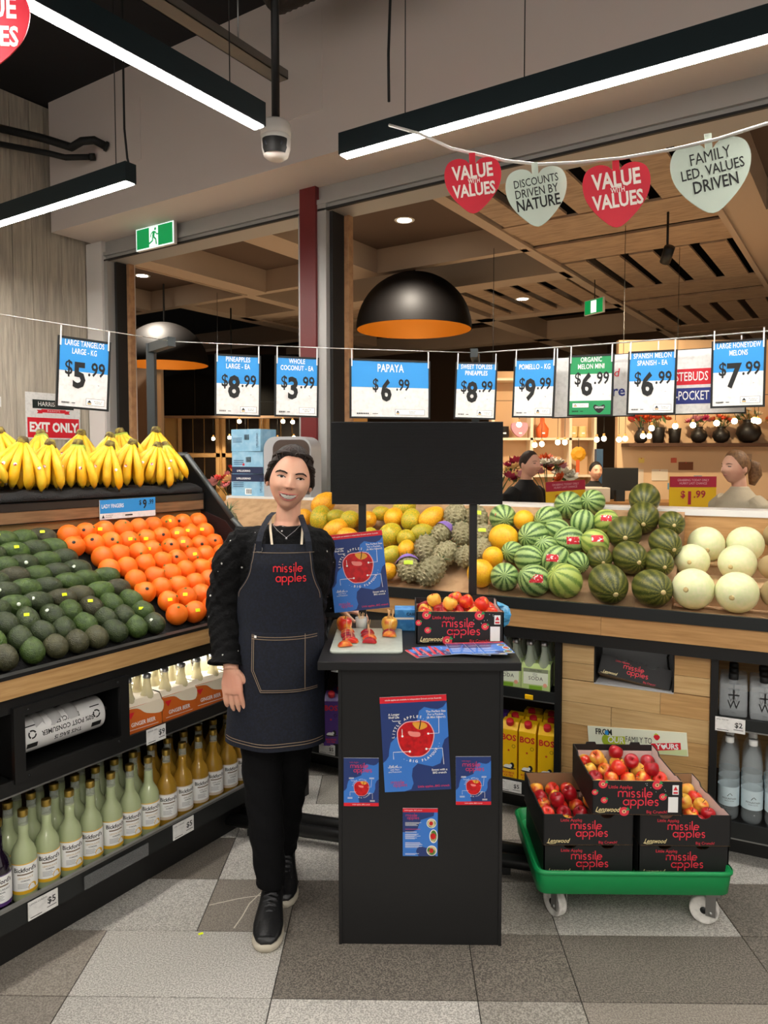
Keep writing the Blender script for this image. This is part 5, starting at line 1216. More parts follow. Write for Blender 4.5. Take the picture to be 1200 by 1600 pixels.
def head_point(th, az, off=0.0, feat=True):
    x = math.sin(th)*math.sin(az); y = -math.sin(th)*math.cos(az); z = math.cos(th)
    s = max(0, -z); wf = 1 - .29*s**2.1; a, b_, c_ = .0705, .094, .107
    X = (a+off)*wf*x; Z = (c_+off)*z - .003
    Y = (b_+off)*y*(1-.40*s if y > 0 else 1-.10*s**2)
    if y < 0: Y *= 1-.06*(1-abs(x))*0
    if feat and y < 0:
        f = min(1, max(0, (.034-Z)/.045)); f = f if Z > -.026 else f*max(0, 1-(-.026-Z)/.010)
        d = .021*math.exp(-(X/(.0062+.0045*f))**2)*f**1.3 + .008*(g2(X, Z, .0115, -.025, .006, .006)+g2(X, Z, -.0115, -.025, .006, .006))
        d -= .0075*(g2(X, Z, .031, .006, .016, .010)+g2(X, Z, -.031, .006, .016, .010))
        d += .003*(g2(X, Z, .03, .024, .02, .007)+g2(X, Z, -.03, .024, .02, .007))
        d += .009*(g2(X, Z, .038, -.026, .016, .014)+g2(X, Z, -.038, -.026, .016, .014))
        d += .006*g2(X, Z, 0, -.050, .028, .018) + .012*g2(X, Z, 0, -.094, .022, .013)
        ax = abs(X); d -= .0035*math.exp(-((ax-(.020+(-.028-Z)*.55))/.0045)**2)*max(0, min(1, (-.024-Z)/.008))*max(0, min(1, (Z+.066)/.012))
        Y -= d
    return Vector((X, Y, Z))
def head_rings(off=0.0, feat=True, nv=54, nu=64):
    return [[head_point(PI*(i+.35)/(nv-.3), 2*PI*k/nu, off, feat) for k in range(nu)] for i in range(nv)]
_hv = [p_ for r_ in head_rings(0, True, 110, 160) for p_ in r_ if p_.y < 0]
from mathutils.kdtree import KDTree
_kd = KDTree(len(_hv))
for _i, _p in enumerate(_hv): _kd.insert((_p.x, 0, _p.z), _i)
_kd.balance()
def face_y(x, z): return sum(_hv[i].y for _, i, _ in _kd.find_n((x, 0, z), 3))/3
def face_patch(mb, pts, off, m):
    """flat-ish patch on the face: fan from the centre"""
    n = len(pts); cx = sum(p_[0] for p_ in pts)/n; cz = sum(p_[1] for p_ in pts)/n
    vs = [(cx, face_y(cx, cz)-off, cz)] + [(x, face_y(x, z)-off*.6, z) for x, z in pts]
    mid = [((x+cx)/2, face_y((x+cx)/2, (z+cz)/2)-off, (z+cz)/2) for x, z in pts]
    vs += mid; k = n
    fs = [(0, 1+k+i, 1+k+(i+1) % n) for i in range(n)] + [(1+k+i, 1+i, 1+(i+1) % n, 1+k+(i+1) % n) for i in range(n)]
    mb.add(vs, fs, m, True)
def face_tube(mb, pts, rad, off, m, flat=1.0): mb.tube([(x, face_y(x, z)-off, z) for x, z in pts], rad, 6, m, flat=flat)
def hair_cap(mb, m, line, thick=.012, seed=1):
    """hair shell from the crown down to the hairline given as (angle from front, height)"""
    rr = random.Random(seed); nu, nv = 72, 16
    def zl(ph):
        for (p0, z0), (p1, z1) in zip(line, line[1:]):
            if ph <= p1: return z0+(z1-z0)*(ph-p0)/(p1-p0)
        return line[-1][1]
    outer = []; inner = []
    for i in range(nv+1):
        ro, ri = [], []
        for k in range(nu):
            az = 2*PI*k/nu; ph = abs((az+PI) % (2*PI)-PI)*180/PI
            zz = zl(ph); thm = math.acos(max(-.98, min(.999, (zz+.003)/.107)))
            th = .02+(thm-.02)*i/nv
            e = thick*(1-(i/nv)**3*.97)*(1+.10*math.sin(az*19+i*.35)) 
            ro.append(head_point(th, az, e, False)); ri.append(head_point(th, az, -.004, False))
        outer.append(ro); inner.append(ri)
    mb.loft(outer + list(reversed(inner)), m, cap=True)

# ---------------------------------------------------------------- the woman in the apron
wm = thing('person', 'smiling woman in a black blouse and dark denim apron beside the counter', 'person', (-.40, 2.54, 0))
INV = Matrix.Translation((.40, -2.54, 0))
HM = Matrix.Translation((-.362, 2.525, 1.503)) @ rotm(0, 0, R(9)) @ rotm(0, R(9), 0) @ rotm(R(2), 0, 0)
b = MB()
b.loft(head_rings(), SKIN, HM)
for s in (-1, 1): b.loft([[(s*(.068+.010*f), .012+.014*math.cos(2*PI*k/10)*q+.006, -.018+.026*math.sin(2*PI*k/10)*q) for k in range(10)] for f, q in ((0, .7), (.5, 1), (1, .9), (1.25, .55))], SKIN, HM)
V = Vector
b.tube([(-.368, 2.555, 1.45), (-.373, 2.562, 1.40), (-.378, 2.568, 1.35), (-.38, 2.56, 1.30)], [.043, .041, .045, .062], 18, SKIN)
def ell(cx, cy, z, a, bb, n=24): return [(cx+a*math.cos(2*PI*k/n), cy+bb*math.sin(2*PI*k/n), z) for k in range(n)]
b.loft([ell(-.40, 2.565, .80, .15, .11), ell(-.40, 2.56, .90, .15, .11), ell(-.395, 2.56, 1.02, .125, .095), ell(-.388, 2.56, 1.18, .145, .10), ell(-.384, 2.56, 1.27, .14, .085), ell(-.38, 2.56, 1.325, .08, .06)], SKIN)
b.tube([(-.51, 2.56, 1.265), (-.575, 2.575, 1.12), (-.588, 2.565, 1.05), (-.568, 2.495, .95), (-.556, 2.445, .885), (-.553, 2.432, .86)], [.045, .04, .037, .032, .026, .026], 14, SKIN)
b.tube([(-.268, 2.57, 1.265), (-.285, 2.68, 1.16), (-.292, 2.79, 1.07), (-.265, 2.825, 1.02), (-.235, 2.85, .99)], [.045, .04, .036, .030, .024], 14, SKIN)
b.tube([(-.47, 2.555, .84), (-.46, 2.515, .48), (-.43, 2.475, .10), (-.43, 2.475, .04)], [.07, .048, .036, .034], 14, SKIN)
b.tube([(-.335, 2.57, .84), (-.372, 2.605, .48), (-.418, 2.70, .10), (-.42, 2.71, .04)], [.07, .046, .036, .034], 14, SKIN)
# right hand, hanging
def hand(wr, down, out, side, thumb_s=1, curl=.35, sc=1.0):
    """wr wrist; down along the fingers; out = back of the hand; side = towards the thumb"""
    wr, d, o_, s = V(wr), V(down).normalized(), V(out).normalized(), V(side).normalized()
    pal = []
    for f, w_, t_ in ((-.01, .022, .018), (.02, .030, .016), (.05, .039, .015), (.075, .040, .0135), (.088, .037, .011)):
        c_ = wr+d*f*sc; pal.append([c_+s*w_*sc*math.cos(2*PI*k/14)+o_*t_*sc*math.sin(2*PI*k/14) for k in range(14)])
    b.loft(pal, SKIN)
    for k, (off, L, sp) in enumerate(((.0285, .072, .07), (.0095, .080, .015), (-.0095, .075, -.035), (-.0275, .060, -.10))):
        base = wr+d*.080*sc+s*off*sc; dd = (d+s*sp).normalized(); pts = [base]; ang = .12+curl*.3; p_ = base
        for q, fr_ in enumerate((.45, .30, .25)):
            dirv = (dd*math.cos(ang)-o_*math.sin(ang)).normalized(); p_ = p_+dirv*L*fr_*sc; pts.append(p_); ang += curl
        b.tube([pts[0]-dd*.012*sc]+pts, [.0096*sc, .0094*sc, .0088*sc, .0080*sc, .0060*sc], 10, SKIN)
    t0 = wr+d*.022*sc+s*.026*sc-o_*.004*sc; td = (d*.8+s*.55*thumb_s-o_*.35).normalized()
    b.tube([t0-td*.01*sc, t0+td*.022*sc, t0+(td*.045-o_*.006+d*.006)*sc, t0+(td*.058-o_*.012+d*.018)*sc], [.013*sc, .0115*sc, .0098*sc, .0068*sc], 10, SKIN)
hand((-.553, 2.432, .868), (.08, -.10, -1), (-.25, -1, .1), (1, -.25, .05), curl=.22)
hand((-.232, 2.855, .988), (1, -.02, -.16), (.1, -.35, 1), (.1, -1, -.2), curl=.45, sc=.92)
body = ob('body', remesh('body', b, .003, SKIN, 2), wm); body.matrix_basis = INV
# face
fc = lambda name, mb, lab=None: ob(name, MB().meshin(mb.mesh('x'), None, Matrix.Identity(4)) if False else mb, body, label=lab)
def on_head(name, mb):
    o = ob(name, mb, body); o.matrix_basis = HM; return o
EYW = mat('eye_white', '#e6ddd6', .3); IRIS = mat('dark_iris', '#20120c', .15); BROW = mat('brow', '#2c1d17', .9); LIP = mat('lip', '#c07068', .45); TEETH = mat('teeth', '#f2ece2', .25); MOUTH = mat('mouth_dark', '#5c211f', .6)
for s in (-1, 1):
    e = MB(); cx = s*.0315; cz = .0055
    face_patch(e, [(cx+.0128*math.cos(t_), cz+.0036*math.sin(t_)*(1 if math.sin(t_) > 0 else .75)) for t_ in [2*PI*k/16 for k in range(16)]], .0022, EYW); eo = on_head('eye', e)
    e = MB(); face_patch(e, ellipse(cx+.001, cz+.0003, .0055, .0036, 14), .0032, IRIS); on_head('iris', e).parent = body
    e = MB(); face_tube(e, [(cx-.0145, cz-.0005), (cx-.008, cz+.0032), (cx, cz+.0044), (cx+.008, cz+.0032), (cx+.0145, cz-.0005)], [.0010, .0016, .0019, .0016, .0010], .0028, IRIS); on_head('lash_line', e)
    e = MB(); face_tube(e, [(cx-s*.018, .0195), (cx-s*.008, .0235), (cx+s*.006, .0250), (cx+s*.016, .0205), (cx+s*.021, .0155)] , [.0020, .0030, .0030, .0024, .0012], .0016, BROW); on_head('eyebrow', e)
for s in (-1, 1):
    e = MB(); face_patch(e, ellipse(s*.0075, -.0305, .0030, .0014, 8), .0012, mat('nostril', '#6b3a30', .8)); on_head('nostril', e)
e = MB(); mo = [(x*1.08, z*1.02) for x, z in [(-.030, -.0465), (-.020, -.0490), (-.008, -.0505), (.008, -.0505), (.020, -.0490), (.030, -.0465), (.024, -.0580), (.013, -.0665), (0, -.0690), (-.013, -.0665), (-.024, -.0580)]]
face_patch(e, list(reversed(mo)), .0012, MOUTH); on_head('mouth', e)
e = MB(); te = [(x*1.08, z*1.02) for x, z in [(-.0255, -.0492), (-.012, -.0515), (0, -.0520), (.012, -.0515), (.0255, -.0492), (.020, -.0575), (.010, -.0640), (0, -.0652), (-.010, -.0640), (-.020, -.0575)]]
face_patch(e, list(reversed(te)), .0026, TEETH); on_head('teeth', e)
e = MB(); face_tube(e, [(-.0335, -.0465), (-.018, -.0485), (-.006, -.0488), (0, -.0497), (.006, -.0488), (.018, -.0485), (.0335, -.0465)], [.0008, .0022, .0028, .0024, .0028, .0022, .0008], .0012, LIP); on_head('upper_lip', e)
e = MB(); face_tube(e, [(-.0335, -.0468), (-.0265, -.0595), (-.0135, -.0682), (0, -.0708), (.0135, -.0682), (.0265, -.0595), (.0335, -.0468)], [.0008, .0024, .0032, .0036, .0032, .0024, .0008], .0010, LIP); on_head('lower_lip', e)
HAIR = mat('dark_brown_hair', '#1a120e', .6, spec=.3, noise=(60, '#2c1f18', .4, .65), stretch=(1, 1, .2), bump=(160, .3))
hb_ = MB(); hair_cap(hb_, HAIR, [(0, .077), (20, .077), (34, .073), (46, .062), (55, .047), (63, .027), (71, .004), (80, -.022), (88, -.036), (97, -.042), (110, -.058), (140, -.075), (180, -.08)], .0125)
hb_.lathe([(.030*math.sin(PI*k/8), -.030*math.cos(PI*k/8)) for k in range(9)], 14, HAIR, Matrix.Translation((0, .100, -.01)))
for k in range(46):
    az = R(-100+200*k/45); ph = abs(az)*180/PI
    zz = .072 if ph < 34 else .072-(ph-34)*.00125 if ph < 60 else .04-(ph-60)*.0016
    th0 = math.acos(max(-.98, min(.999, (zz+.003)/.107))); pts = []
    for q in range(9):
        f = q/8; th = th0+(1.62-th0)*f if ph > 50 else (th0*(1-f)**1.5)+1.62*f**1.6; aa = az+(math.copysign(PI, az if az else 1)*.97-az)*(f**(.9 if ph > 40 else 1.6))
        pts.append(head_point(max(.05, th), aa, .0085+.004*math.sin(PI*f)+.0012*math.sin(k*2.3), False))
    hb_.tube(pts, [.0018, .0036, .0042, .0044, .0044, .0044, .0042, .004, .0035], 6, HAIR)
for s in (-1, 1):
    for q in range(3): hb_.tube([(s*(.071+.002*q), -.010+.006*q, .012-.006*q), (s*(.079+.002*q), -.004+.004*q, .002-.008*q), (s*(.078), .006+.004*q, -.008-.008*q), (s*.072, .012, -.016-.006*q)], .0022, 5, HAIR)
    hb_.tube([(s*.066, -.022, .030), (s*.073, -.008, .004), (s*.0755, .010, -.012), (s*.072, .035, -.030)], [.008, .012, .013, .012], 8, HAIR)
o = on_head('hair', hb_)
# blouse
BLS = mat('black_blouse', '#0a0a0b', .85, spec=.2, bump=(70, .7))
nt = BLS.node_tree; vo = nt.nodes.new('ShaderNodeTexVoronoi'); vo.inputs['Scale'].default_value = 26; tcn = nt.nodes.new('ShaderNodeTexCoord'); nt.links.new(tcn.outputs['Object'], vo.inputs['Vector'])
crn = nt.nodes.new('ShaderNodeValToRGB'); crn.color_ramp.elements[0].position = .085; crn.color_ramp.elements[1].position = .10; crn.color_ramp.elements[0].color = (.55, .53, .5, 1); crn.color_ramp.elements[1].color = (*lin('#0a0a0b'), 1)
nt.links.new(vo.outputs['Distance'], crn.inputs[0]); nt.links.new(crn.outputs[0], nt.nodes['Principled BSDF'].inputs['Base Color'])
b = MB()
b.loft([ell(-.402, 2.565, .80, .172, .130), ell(-.40, 2.56, .90, .168, .128), ell(-.395, 2.56, 1.02, .146, .114), ell(-.388, 2.56, 1.13, .158, .120), ell(-.385, 2.56, 1.22, .165, .122), ell(-.384, 2.56, 1.28, .160, .104), ell(-.38, 2.56, 1.322, .118, .084), ell(-.379, 2.56, 1.338, .070, .066)], BLS)
def puffs(pts, rads, rr):
    P_ = []; r2 = []
    for i in range(len(pts)-1):
        for q in range(4):
            f = q/4; P_.append(V(pts[i]).lerp(V(pts[i+1]), f)); r2.append((rads[i]*(1-f)+rads[i+1]*f)*(1+rr.uniform(-.05, .05)))
    P_.append(V(pts[-1])); r2.append(rads[-1]); return P_, r2
rr = random.Random(2)
P_, r2 = puffs([(-.455, 2.56, 1.285), (-.515, 2.56, 1.270), (-.560, 2.56, 1.215), (-.580, 2.565, 1.13), (-.590, 2.56, 1.05), (-.588, 2.515, .98), (-.578, 2.478, .925), (-.570, 2.456, .895)], [.050, .070, .078, .076, .072, .064, .055, .048], rr); b.tube(P_, r2, 18, BLS)
b.tube([(-.570, 2.460, .905), (-.571, 2.452, .885), (-.572, 2.447, .872)], [.048, .056, .064], 18, BLS)
P_, r2 = puffs([(-.315, 2.56, 1.285), (-.278, 2.565, 1.268), (-.278, 2.62, 1.21), (-.288, 2.70, 1.13), (-.292, 2.785, 1.07), (-.27, 2.82, 1.025), (-.248, 2.842, 1.0)], [.05, .060, .062, .058, .056, .050, .042], rr); b.tube(P_, r2, 18, BLS)
bl = ob('blouse', remesh('blouse', b, .0055, BLS, 5), wm, label='black blouse with puffed sleeves and pale dots'); bl.matrix_basis = INV
import numpy as np
def crease(me, fn):
    n = len(me.vertices); co = np.empty(n*3); no = np.empty(n*3)
    me.vertices.foreach_get('co', co); me.vertices.foreach_get('normal', no)
    co = co.reshape(-1, 3); no = no.reshape(-1, 3); co = co+no*fn(co[:, 0], co[:, 1], co[:, 2])[:, None]
    me.vertices.foreach_set('co', co.ravel()); me.update()
crease(bl.data, lambda x, y, z: (.0032*np.sin(z*60+x*75+2.5*np.sin(x*38+z*21))+.0016*np.sin(z*120-x*90+y*130))*np.where((x < -.51) | (x > -.27), 1.0, .35))
# trousers
TRS = mat('black_trousers', '#09090b', .9, spec=.2, bump=(60, .3)); b = MB()
b.loft([ell(-.402, 2.565, .70, .15, .125), ell(-.402, 2.565, .80, .168, .128), ell(-.40, 2.56, .92, .155, .118)], TRS)
b.tube([(-.465, 2.555, .84), (-.468, 2.54, .68), (-.466, 2.515, .48), (-.445, 2.475, .28), (-.432, 2.470, .13), (-.432, 2.475, .10)], [.092, .084, .070, .060, .052, .053], 18, TRS)
b.tube([(-.335, 2.57, .84), (-.350, 2.585, .68), (-.372, 2.605, .48), (-.398, 2.66, .28), (-.418, 2.70, .13), (-.420, 2.71, .10)], [.092, .082, .066, .056, .050, .051], 18, TRS)
tr_ = ob('trousers', remesh('trousers', b, .006, TRS, 5), wm); tr_.matrix_basis = INV
crease(tr_.data, lambda x, y, z: .0022*np.sin(z*70+x*60))
# apron
DENIM = mat('dark_denim', '#090d19', .8, noise=(120, '#101729', .4, .7), bump=(500, .15)); STIT = mat('tan_stitching', '#8d7a66', .8)
KZ = [.595, .75, .88, 1.0, 1.12, 1.22, 1.285]
KT = [(-.415, .190, .165), (-.41, .184, .158), (-.405, .178, .152), (-.397, .163, .140), (-.39, .172, .142), (-.385, .180, .144), (-.383, .178, .126)]
KL = [(-.588, -.242), (-.578, -.244), (-.562, -.245), (-.549, -.246), (-.538, -.250), (-.484, -.275), (-.474, -.283)]
def interp(z, T):
    z = min(max(z, KZ[0]), KZ[-1])
    for i in range(len(KZ)-1):
        if z <= KZ[i+1]:
            f = (z-KZ[i])/(KZ[i+1]-KZ[i]); return [a_+(c_-a_)*f for a_, c_ in zip(T[i], T[i+1])]
def aS(x, z, off=0.0):
    cx, a_, bb = interp(z, KT); q = max(-.985, min(.985, (x-cx)/a_))
    fold = .004*math.sin(x*38+z*9)*max(0, min(1, (.95-z)*4))
    return Vector((x, 2.56-(bb+off)*math.sqrt(1-q*q)-fold-off*.3, z))
def sheet(mb, zl, zr_fn, m, off, th=.0025, nx=26):
    fr_ = []; bk_ = []
    for z_ in zl:
        x0, x1 = zr_fn(z_); fr_.append([aS(x0+(x1-x0)*i/nx, z_, off) for i in range(nx+1)]); bk_.append([p_+Vector((0, th, 0)) for p_ in fr_[-1]])
    n = nx+1; k = len(zl)
    for g, flip in ((fr_, False), (bk_, True)):
        fs = [(j*n+i, j*n+i+1, (j+1)*n+i+1, (j+1)*n+i) for j in range(k-1) for i in range(nx)]
        mb.add([p_ for r_ in g for p_ in r_], [tuple(reversed(f)) for f in fs] if flip else fs, m, True)
    edge = fr_[0] + [r_[-1] for r_ in fr_[1:]] + list(reversed(fr_[-1][:-1])) + [r_[0] for r_ in reversed(fr_[1:-1])]
    eb = [p_+Vector((0, th, 0)) for p_ in edge]; q = len(edge)
    mb.add(edge+eb, [(i, (i+1) % q, q+(i+1) % q, q+i) for i in range(q)], m)
b = MB(); zl = [.595+.69*i/48 for i in range(49)]
def lims(z_):
    a_, c_ = interp(z_, KL)
    if 1.12 < z_ < 1.22: f = (z_-1.12)/.10; f = 1-(1-f)**1.8; a_ = -.538+.052*f; c_ = -.250-.025*f
    return a_, c_
sheet(b, zl, lims, DENIM, .004); ap = ob('apron', b, wm, label='dark navy denim apron with red lettering'); ap.matrix_basis = INV
def apron_part(name, mb): return ob(name, mb, ap)
def srib(mb, pts, wd, m, off=.0075):
    vs, fs = ribbon(pts, wd); mb.add([aS(v_.x, v_.y, off) for v_ in vs], [tuple(reversed(f)) for f in fs], m)
def lerpl(a_, c_, n=16): return [(a_[0]+(c_[0]-a_[0])*i/n, a_[1]+(c_[1]-a_[1])*i/n) for i in range(n+1)]
pk_ = MB(); sheet(pk_, [.792, .80, .82, .84, .865, .90, .95, .99], lambda z_: (-.483+max(0, (.865-z_))*.45, -.262), DENIM, .009); apron_part('pocket', pk_)
st = MB()
srib(st, lerpl((-.582, .622), (-.248, .622), 30), .0022, STIT); srib(st, lerpl((-.582, .613), (-.248, .613), 30), .0022, STIT)
srib(st, lerpl((-.476, 1.258), (-.272, 1.258), 20), .0016, STIT)
for k in (0, 1):
    srib(st, [(lims(z_)[k]+(.006 if k == 0 else -.006), z_) for z_ in [1.10+.185*i/14 for i in range(15)]], .0016, STIT)
for pts in (lerpl((-.480, .978), (-.265, .978), 24), lerpl((-.480, .970), (-.265, .970), 24), [(-.478, .985), (-.478, .866), (-.447, .797)], lerpl((-.447, .797), (-.264, .797), 20), lerpl((-.447, .803), (-.264, .803), 20), [(-.472, .985), (-.472, .868), (-.444, .803)], lerpl((-.302, .985), (-.302, .80), 4)):
    srib(st, pts, .0020, STIT, .0125)
apron_part('stitching', st)
lo = MB(); ARED = mat('apron_red_thread', '#e02a35', .7)
for wd_, x, z_, h in (('missile', -.355, 1.196, .0205), ('apples', -.345, 1.163, .0205)):
    tot = sum(GLY[c_][0]+.22 for c_ in wd_)-.22; cx = -tot/2
    for c_ in wd_:
        for s_ in GLY[c_][1]:
            vs, fs = ribbon([((cx+p_[0]), p_[1]) for p_ in s_], .2); lo.add([aS(x+v_.x*h*.78, z_+v_.y*h*.88, .0085) for v_ in vs], [tuple(reversed(f)) for f in fs], ARED)
        cx += GLY[c_][0]+.22
apron_part('logo', lo)
sq = MB(); vs = [(-.470, .982), (-.462, .982), (-.462, .974), (-.470, .974)]; sq.add([aS(x, z_, .014) for x, z_ in vs], [(3, 2, 1, 0)], WHITE); apron_part('tag', sq)
ey = MB(); c_ = aS(-.454, 1.268, .006); n = 20
ey.loft([[(c_.x+(.010+.0025*math.cos(2*PI*q/6))*math.cos(2*PI*k/n), c_.y-.001+.0025*math.sin(2*PI*q/6), c_.z+(.010+.0025*math.cos(2*PI*q/6))*math.sin(2*PI*k/n)) for q in range(6)] for k in range(n)], STEEL, closed=True); apron_part('eyelet', ey)
def strap(name, pts, w_, m):
    mb = MB(); rings = []
    for i, p_ in enumerate(pts):
        p_ = V(p_); rings.append([p_+V((-w_/2, 0, 0)), p_+V((w_/2, 0, 0)), p_+V((w_/2, .003, 0)), p_+V((-w_/2, .003, 0))])
    mb.loft(rings, m, smooth=False); return apron_part(name, mb)
strap('neck_strap', [(-.455, 2.425, 1.262), (-.454, 2.428, 1.295), (-.450, 2.452, 1.325), (-.444, 2.487, 1.348), (-.434, 2.525, 1.372), (-.424, 2.56, 1.382)], .020, DENIM)
strap('neck_strap', [(-.286, 2.428, 1.262), (-.290, 2.432, 1.295), (-.300, 2.455, 1.325), (-.312, 2.49, 1.345), (-.325, 2.53, 1.365), (-.333, 2.56, 1.374)], .020, DENIM)
CORD = mat('beige_cord', '#cdbfa8', .8)
strap('cord', [(-.410, 2.424, 1.285), (-.418, 2.455, 1.31), (-.426, 2.487, 1.335), (-.430, 2.515, 1.362)], .0075, CORD)
strap('cord', [(-.312, 2.426, 1.285), (-.314, 2.457, 1.31), (-.316, 2.490, 1.335), (-.322, 2.52, 1.358)], .0075, CORD)
nk = MB().tube([(-.420, 2.50, 1.345), (-.400, 2.476, 1.327), (-.366, 2.452, 1.305), (-.340, 2.476, 1.326), (-.325, 2.502, 1.343)], .0009, 6, SILV); nk.lathe([(.0035*math.sin(PI*k/6), -.0035*math.cos(PI*k/6)) for k in range(7)], 8, SILV, Matrix.Translation((-.366, 2.450, 1.302)))
o = ob('necklace', nk, wm); o.matrix_basis = INV
# shoes
SHB = mat('black_shoe_leather', '#121213', .4, bump=(150, .15)); SOLE = mat('pale_sole', '#b5ad9c', .6); LACE = mat('dark_lace', '#343436', .6)
def shoe(loc, rz):
    s_ = MB(); up = MB(); L = .262
    prof = [(0, .028, .075), (.03, .034, .088), (.07, .035, .092), (.11, .037, .078), (.15, .042, .066), (.19, .046, .055), (.225, .043, .046), (.25, .032, .038), (.262, .016, .028)]
    for mb, z0, wx, m in ((s_, 0, 1.06, SOLE), (up, .017, 1.0, SHB)):
        rings = []
        for y, w_, h_ in prof:
            h2 = .020 if mb is s_ else h_
            yy = -(y*(1.03 if mb is s_ else 1))
            rings.append([(w_*wx*math.copysign(abs(math.cos(t_))**.7, math.cos(t_)), yy, (z0+(h2-z0)*.5)+(h2-z0)*.5*math.copysign(abs(math.sin(t_))**(.45 if mb is s_ else .8), math.sin(t_))) for t_ in [2*PI*k/18 for k in range(18)]])
        mb.loft(rings, m)
    t = ob('shoe', up, wm); t.matrix_basis = INV @ Matrix.Translation(loc) @ rotm(0, 0, rz) @ Matrix.Scale(1.08, 4)
    ob('sole', s_, t)
    ob('collar', MB().lathe([(.037, .06), (.040, .085), (.037, .105), (.032, .10)], 16, SHB, Matrix.Translation((0, -.05, 0)) @ Matrix.Diagonal((.85, 1.1, 1, 1)), cap=False), t)
    la = MB()
    for k in range(5):
        y = -.095-.017*k; z_ = .088-.0075*k; la.tube([(-.022, y, z_-.006), (0, y-.003, z_+.006), (.022, y, z_-.004)], .0036, 6, LACE); la.tube([(-.018, y, z_-.004), (.018, y-.016, z_-.006)], .0032, 6, LACE)
    ob('laces', la, t)
    ob('toe_cap', MB().loft([[(w_*.9*math.cos(t_), -y, .030+(h_-.026)*math.sin(t_)) for t_ in [PI*k/10 for k in range(11)]] for y, w_, h_ in ((.20, .046, .054), (.23, .043, .046), (.252, .032, .037))], SHB, cap=False), t)
shoe((-.432, 2.545, 0), R(4)); shoe((-.425, 2.775, 0), R(7))
# ================================================================ hanging signs, cables and fittings
WIREM = mat('steel_wire', '#c9c9c6', .35, metal=.6); CLIP = mat('white_clip', '#dcdcda', .4)
OCHRE = mat('ochre_ink', '#b8912a', .5); GREENS = mat('organic_green', '#1f8a52', .5)
def price_sign(label, loc, rotz, w_, h_, title, big, unit='ea', org='Product of\nAustralia', green=False, tilt=0.0, sway=0.0):
    """hangs from its wire: origin at the top middle of the frame"""
    t = thing('price_sign', label, 'price sign', loc, rot=(sway, tilt, rotz), group='price signs on the wire')
    fw = .009; hw = w_/2
    b = MB(); b.box(-hw-fw, hw+fw, -.004, .006, -h_-fw, -h_, BLACK); b.box(-hw-fw, hw+fw, -.004, .006, 0, fw, BLACK); b.box(-hw-fw, -hw, -.004, .006, -h_, 0, BLACK); b.box(hw, hw+fw, -.004, .006, -h_, 0, BLACK)
    ob('frame', b, t)
    ob('card', MB().box(-hw, hw, -.001, .003, -h_, 0, PAPER), t)
    p = MB(); y = -.0016; top = -h_*.47 if not green else -h_*.30
    col = GREENS if green else SKYB
    hbm = MB(); hbm.rect(-hw, hw, top, 0, y, col)
    ob('header_band', hbm, t)
    if green: ob('footer_band', MB().rect(-hw, hw, -h_, -h_*.76, y, col), t)
    n = title.count('\n')+1; ls = h_*.118 if n == 2 else h_*.128
    if w_ > .3: ls = h_*.20
    put(p, title, 0, -h_*(.115 if n == 2 else .12) if w_ < .3 else -h_*.13, ls, WHITE, y-.0008, xs=.66 if max(len(q) for q in title.split('\n')) < 14 else .57, bold=.012, line=1.0, spacing=1.05, res=3)
    ob('title_lettering', p, t); p = MB()
    s = h_*.52; k = hw*(1.0 if w_ < .3 else .62); pz_ = -h_*(.545 if not green else .50)
    put(p, '$', -k*.62, pz_+s*.22, s*.58, INK, y-.001, xs=.75, bold=.015)
    put(p, big, -k*.18, pz_, s, INK, y-.001, xs=.78, bold=.035)
    put(p, '.99', k*.52, pz_+s*.22, s*.56, INK, y-.001, xs=.74, bold=.02)
    put(p, unit, k*.62, -h_*.65, h_*.025, INK, y-.001)
    ob('price_lettering', p, t); p = MB()
    for q in range(7): p.rect(-hw*.86+q*hw*.045, -hw*.86+q*hw*.045+hw*.028, -h_*.955, -h_*.93, y-.001, INK)
    p.rect(-hw*.46, -hw*.32, -h_*.948, -h_*.938, y-.001, INK)
    ob('barcode_print', p, t); p = MB()
    x0, x1, z0, z1 = hw*.12, hw*.90, -h_*.965, -h_*.86
    if green: x0, x1, z0, z1 = -hw*.85, -hw*.05, -h_*.88, -h_*.80
    p.rect(x0, x1, z0, z1, y-.0006, INK); p.rect(x0+.0012, x1-.0012, z0+.0012, z1-.0012, y-.0009, WHITE)
    if 'Samoa' not in org:
        p.flat([(x0+.006, z0+.012), (x0+.024, z0+.012), (x0+.015, z1-.006)], y-.0012, INK); p.rect(x0+.007, x0+.023, z0+.005, z0+.010, y-.0012, OCHRE); put(p, org, (x0+x1)/2+.012, (z0+z1)/2, h_*.028, INK, y-.0013, line=.9)
    else: put(p, org, (x0+x1)/2, (z0+z1)/2, h_*.034, INK, y-.0013, line=.9)
    ob('origin_print', p, t); p = MB()
    if green:
        hz = -h_*.88; p.flat(smoothpoly([(hw*.45, hz-.028), (hw*.72, hz-.002), (hw*.66, hz+.014), (hw*.45, hz+.006), (hw*.24, hz+.014), (hw*.18, hz-.002)], 4), y-.0008, INK); put(p, 'ORGANIC', hw*.47, hz, h_*.05, WHITE, y-.0013, xs=.7, bold=.01)
        ob('organic_logo', p, t)
    for s_ in (-1, 1): ob('clip', MB().box(s_*(hw-.002)-.003, s_*(hw-.002)+.003, -.006, -.003, -.03, .056, CLIP).box(s_*(hw-.002)-.002, s_*(hw-.002)+.002, -.006, .004, .05, .056, CLIP), t)
    return t
WA, WM_, WR = Vector((-1.085, 3.57, 2.13)), Vector((.42, 3.98, 2.13)), Vector((1.67, 3.29, 2.13))
def onw(P, Q, s, dz=-.062):
    d = (Q-P).normalized(); return P+d*s+Vector((0, 0, dz)), math.atan2(d.y, d.x)
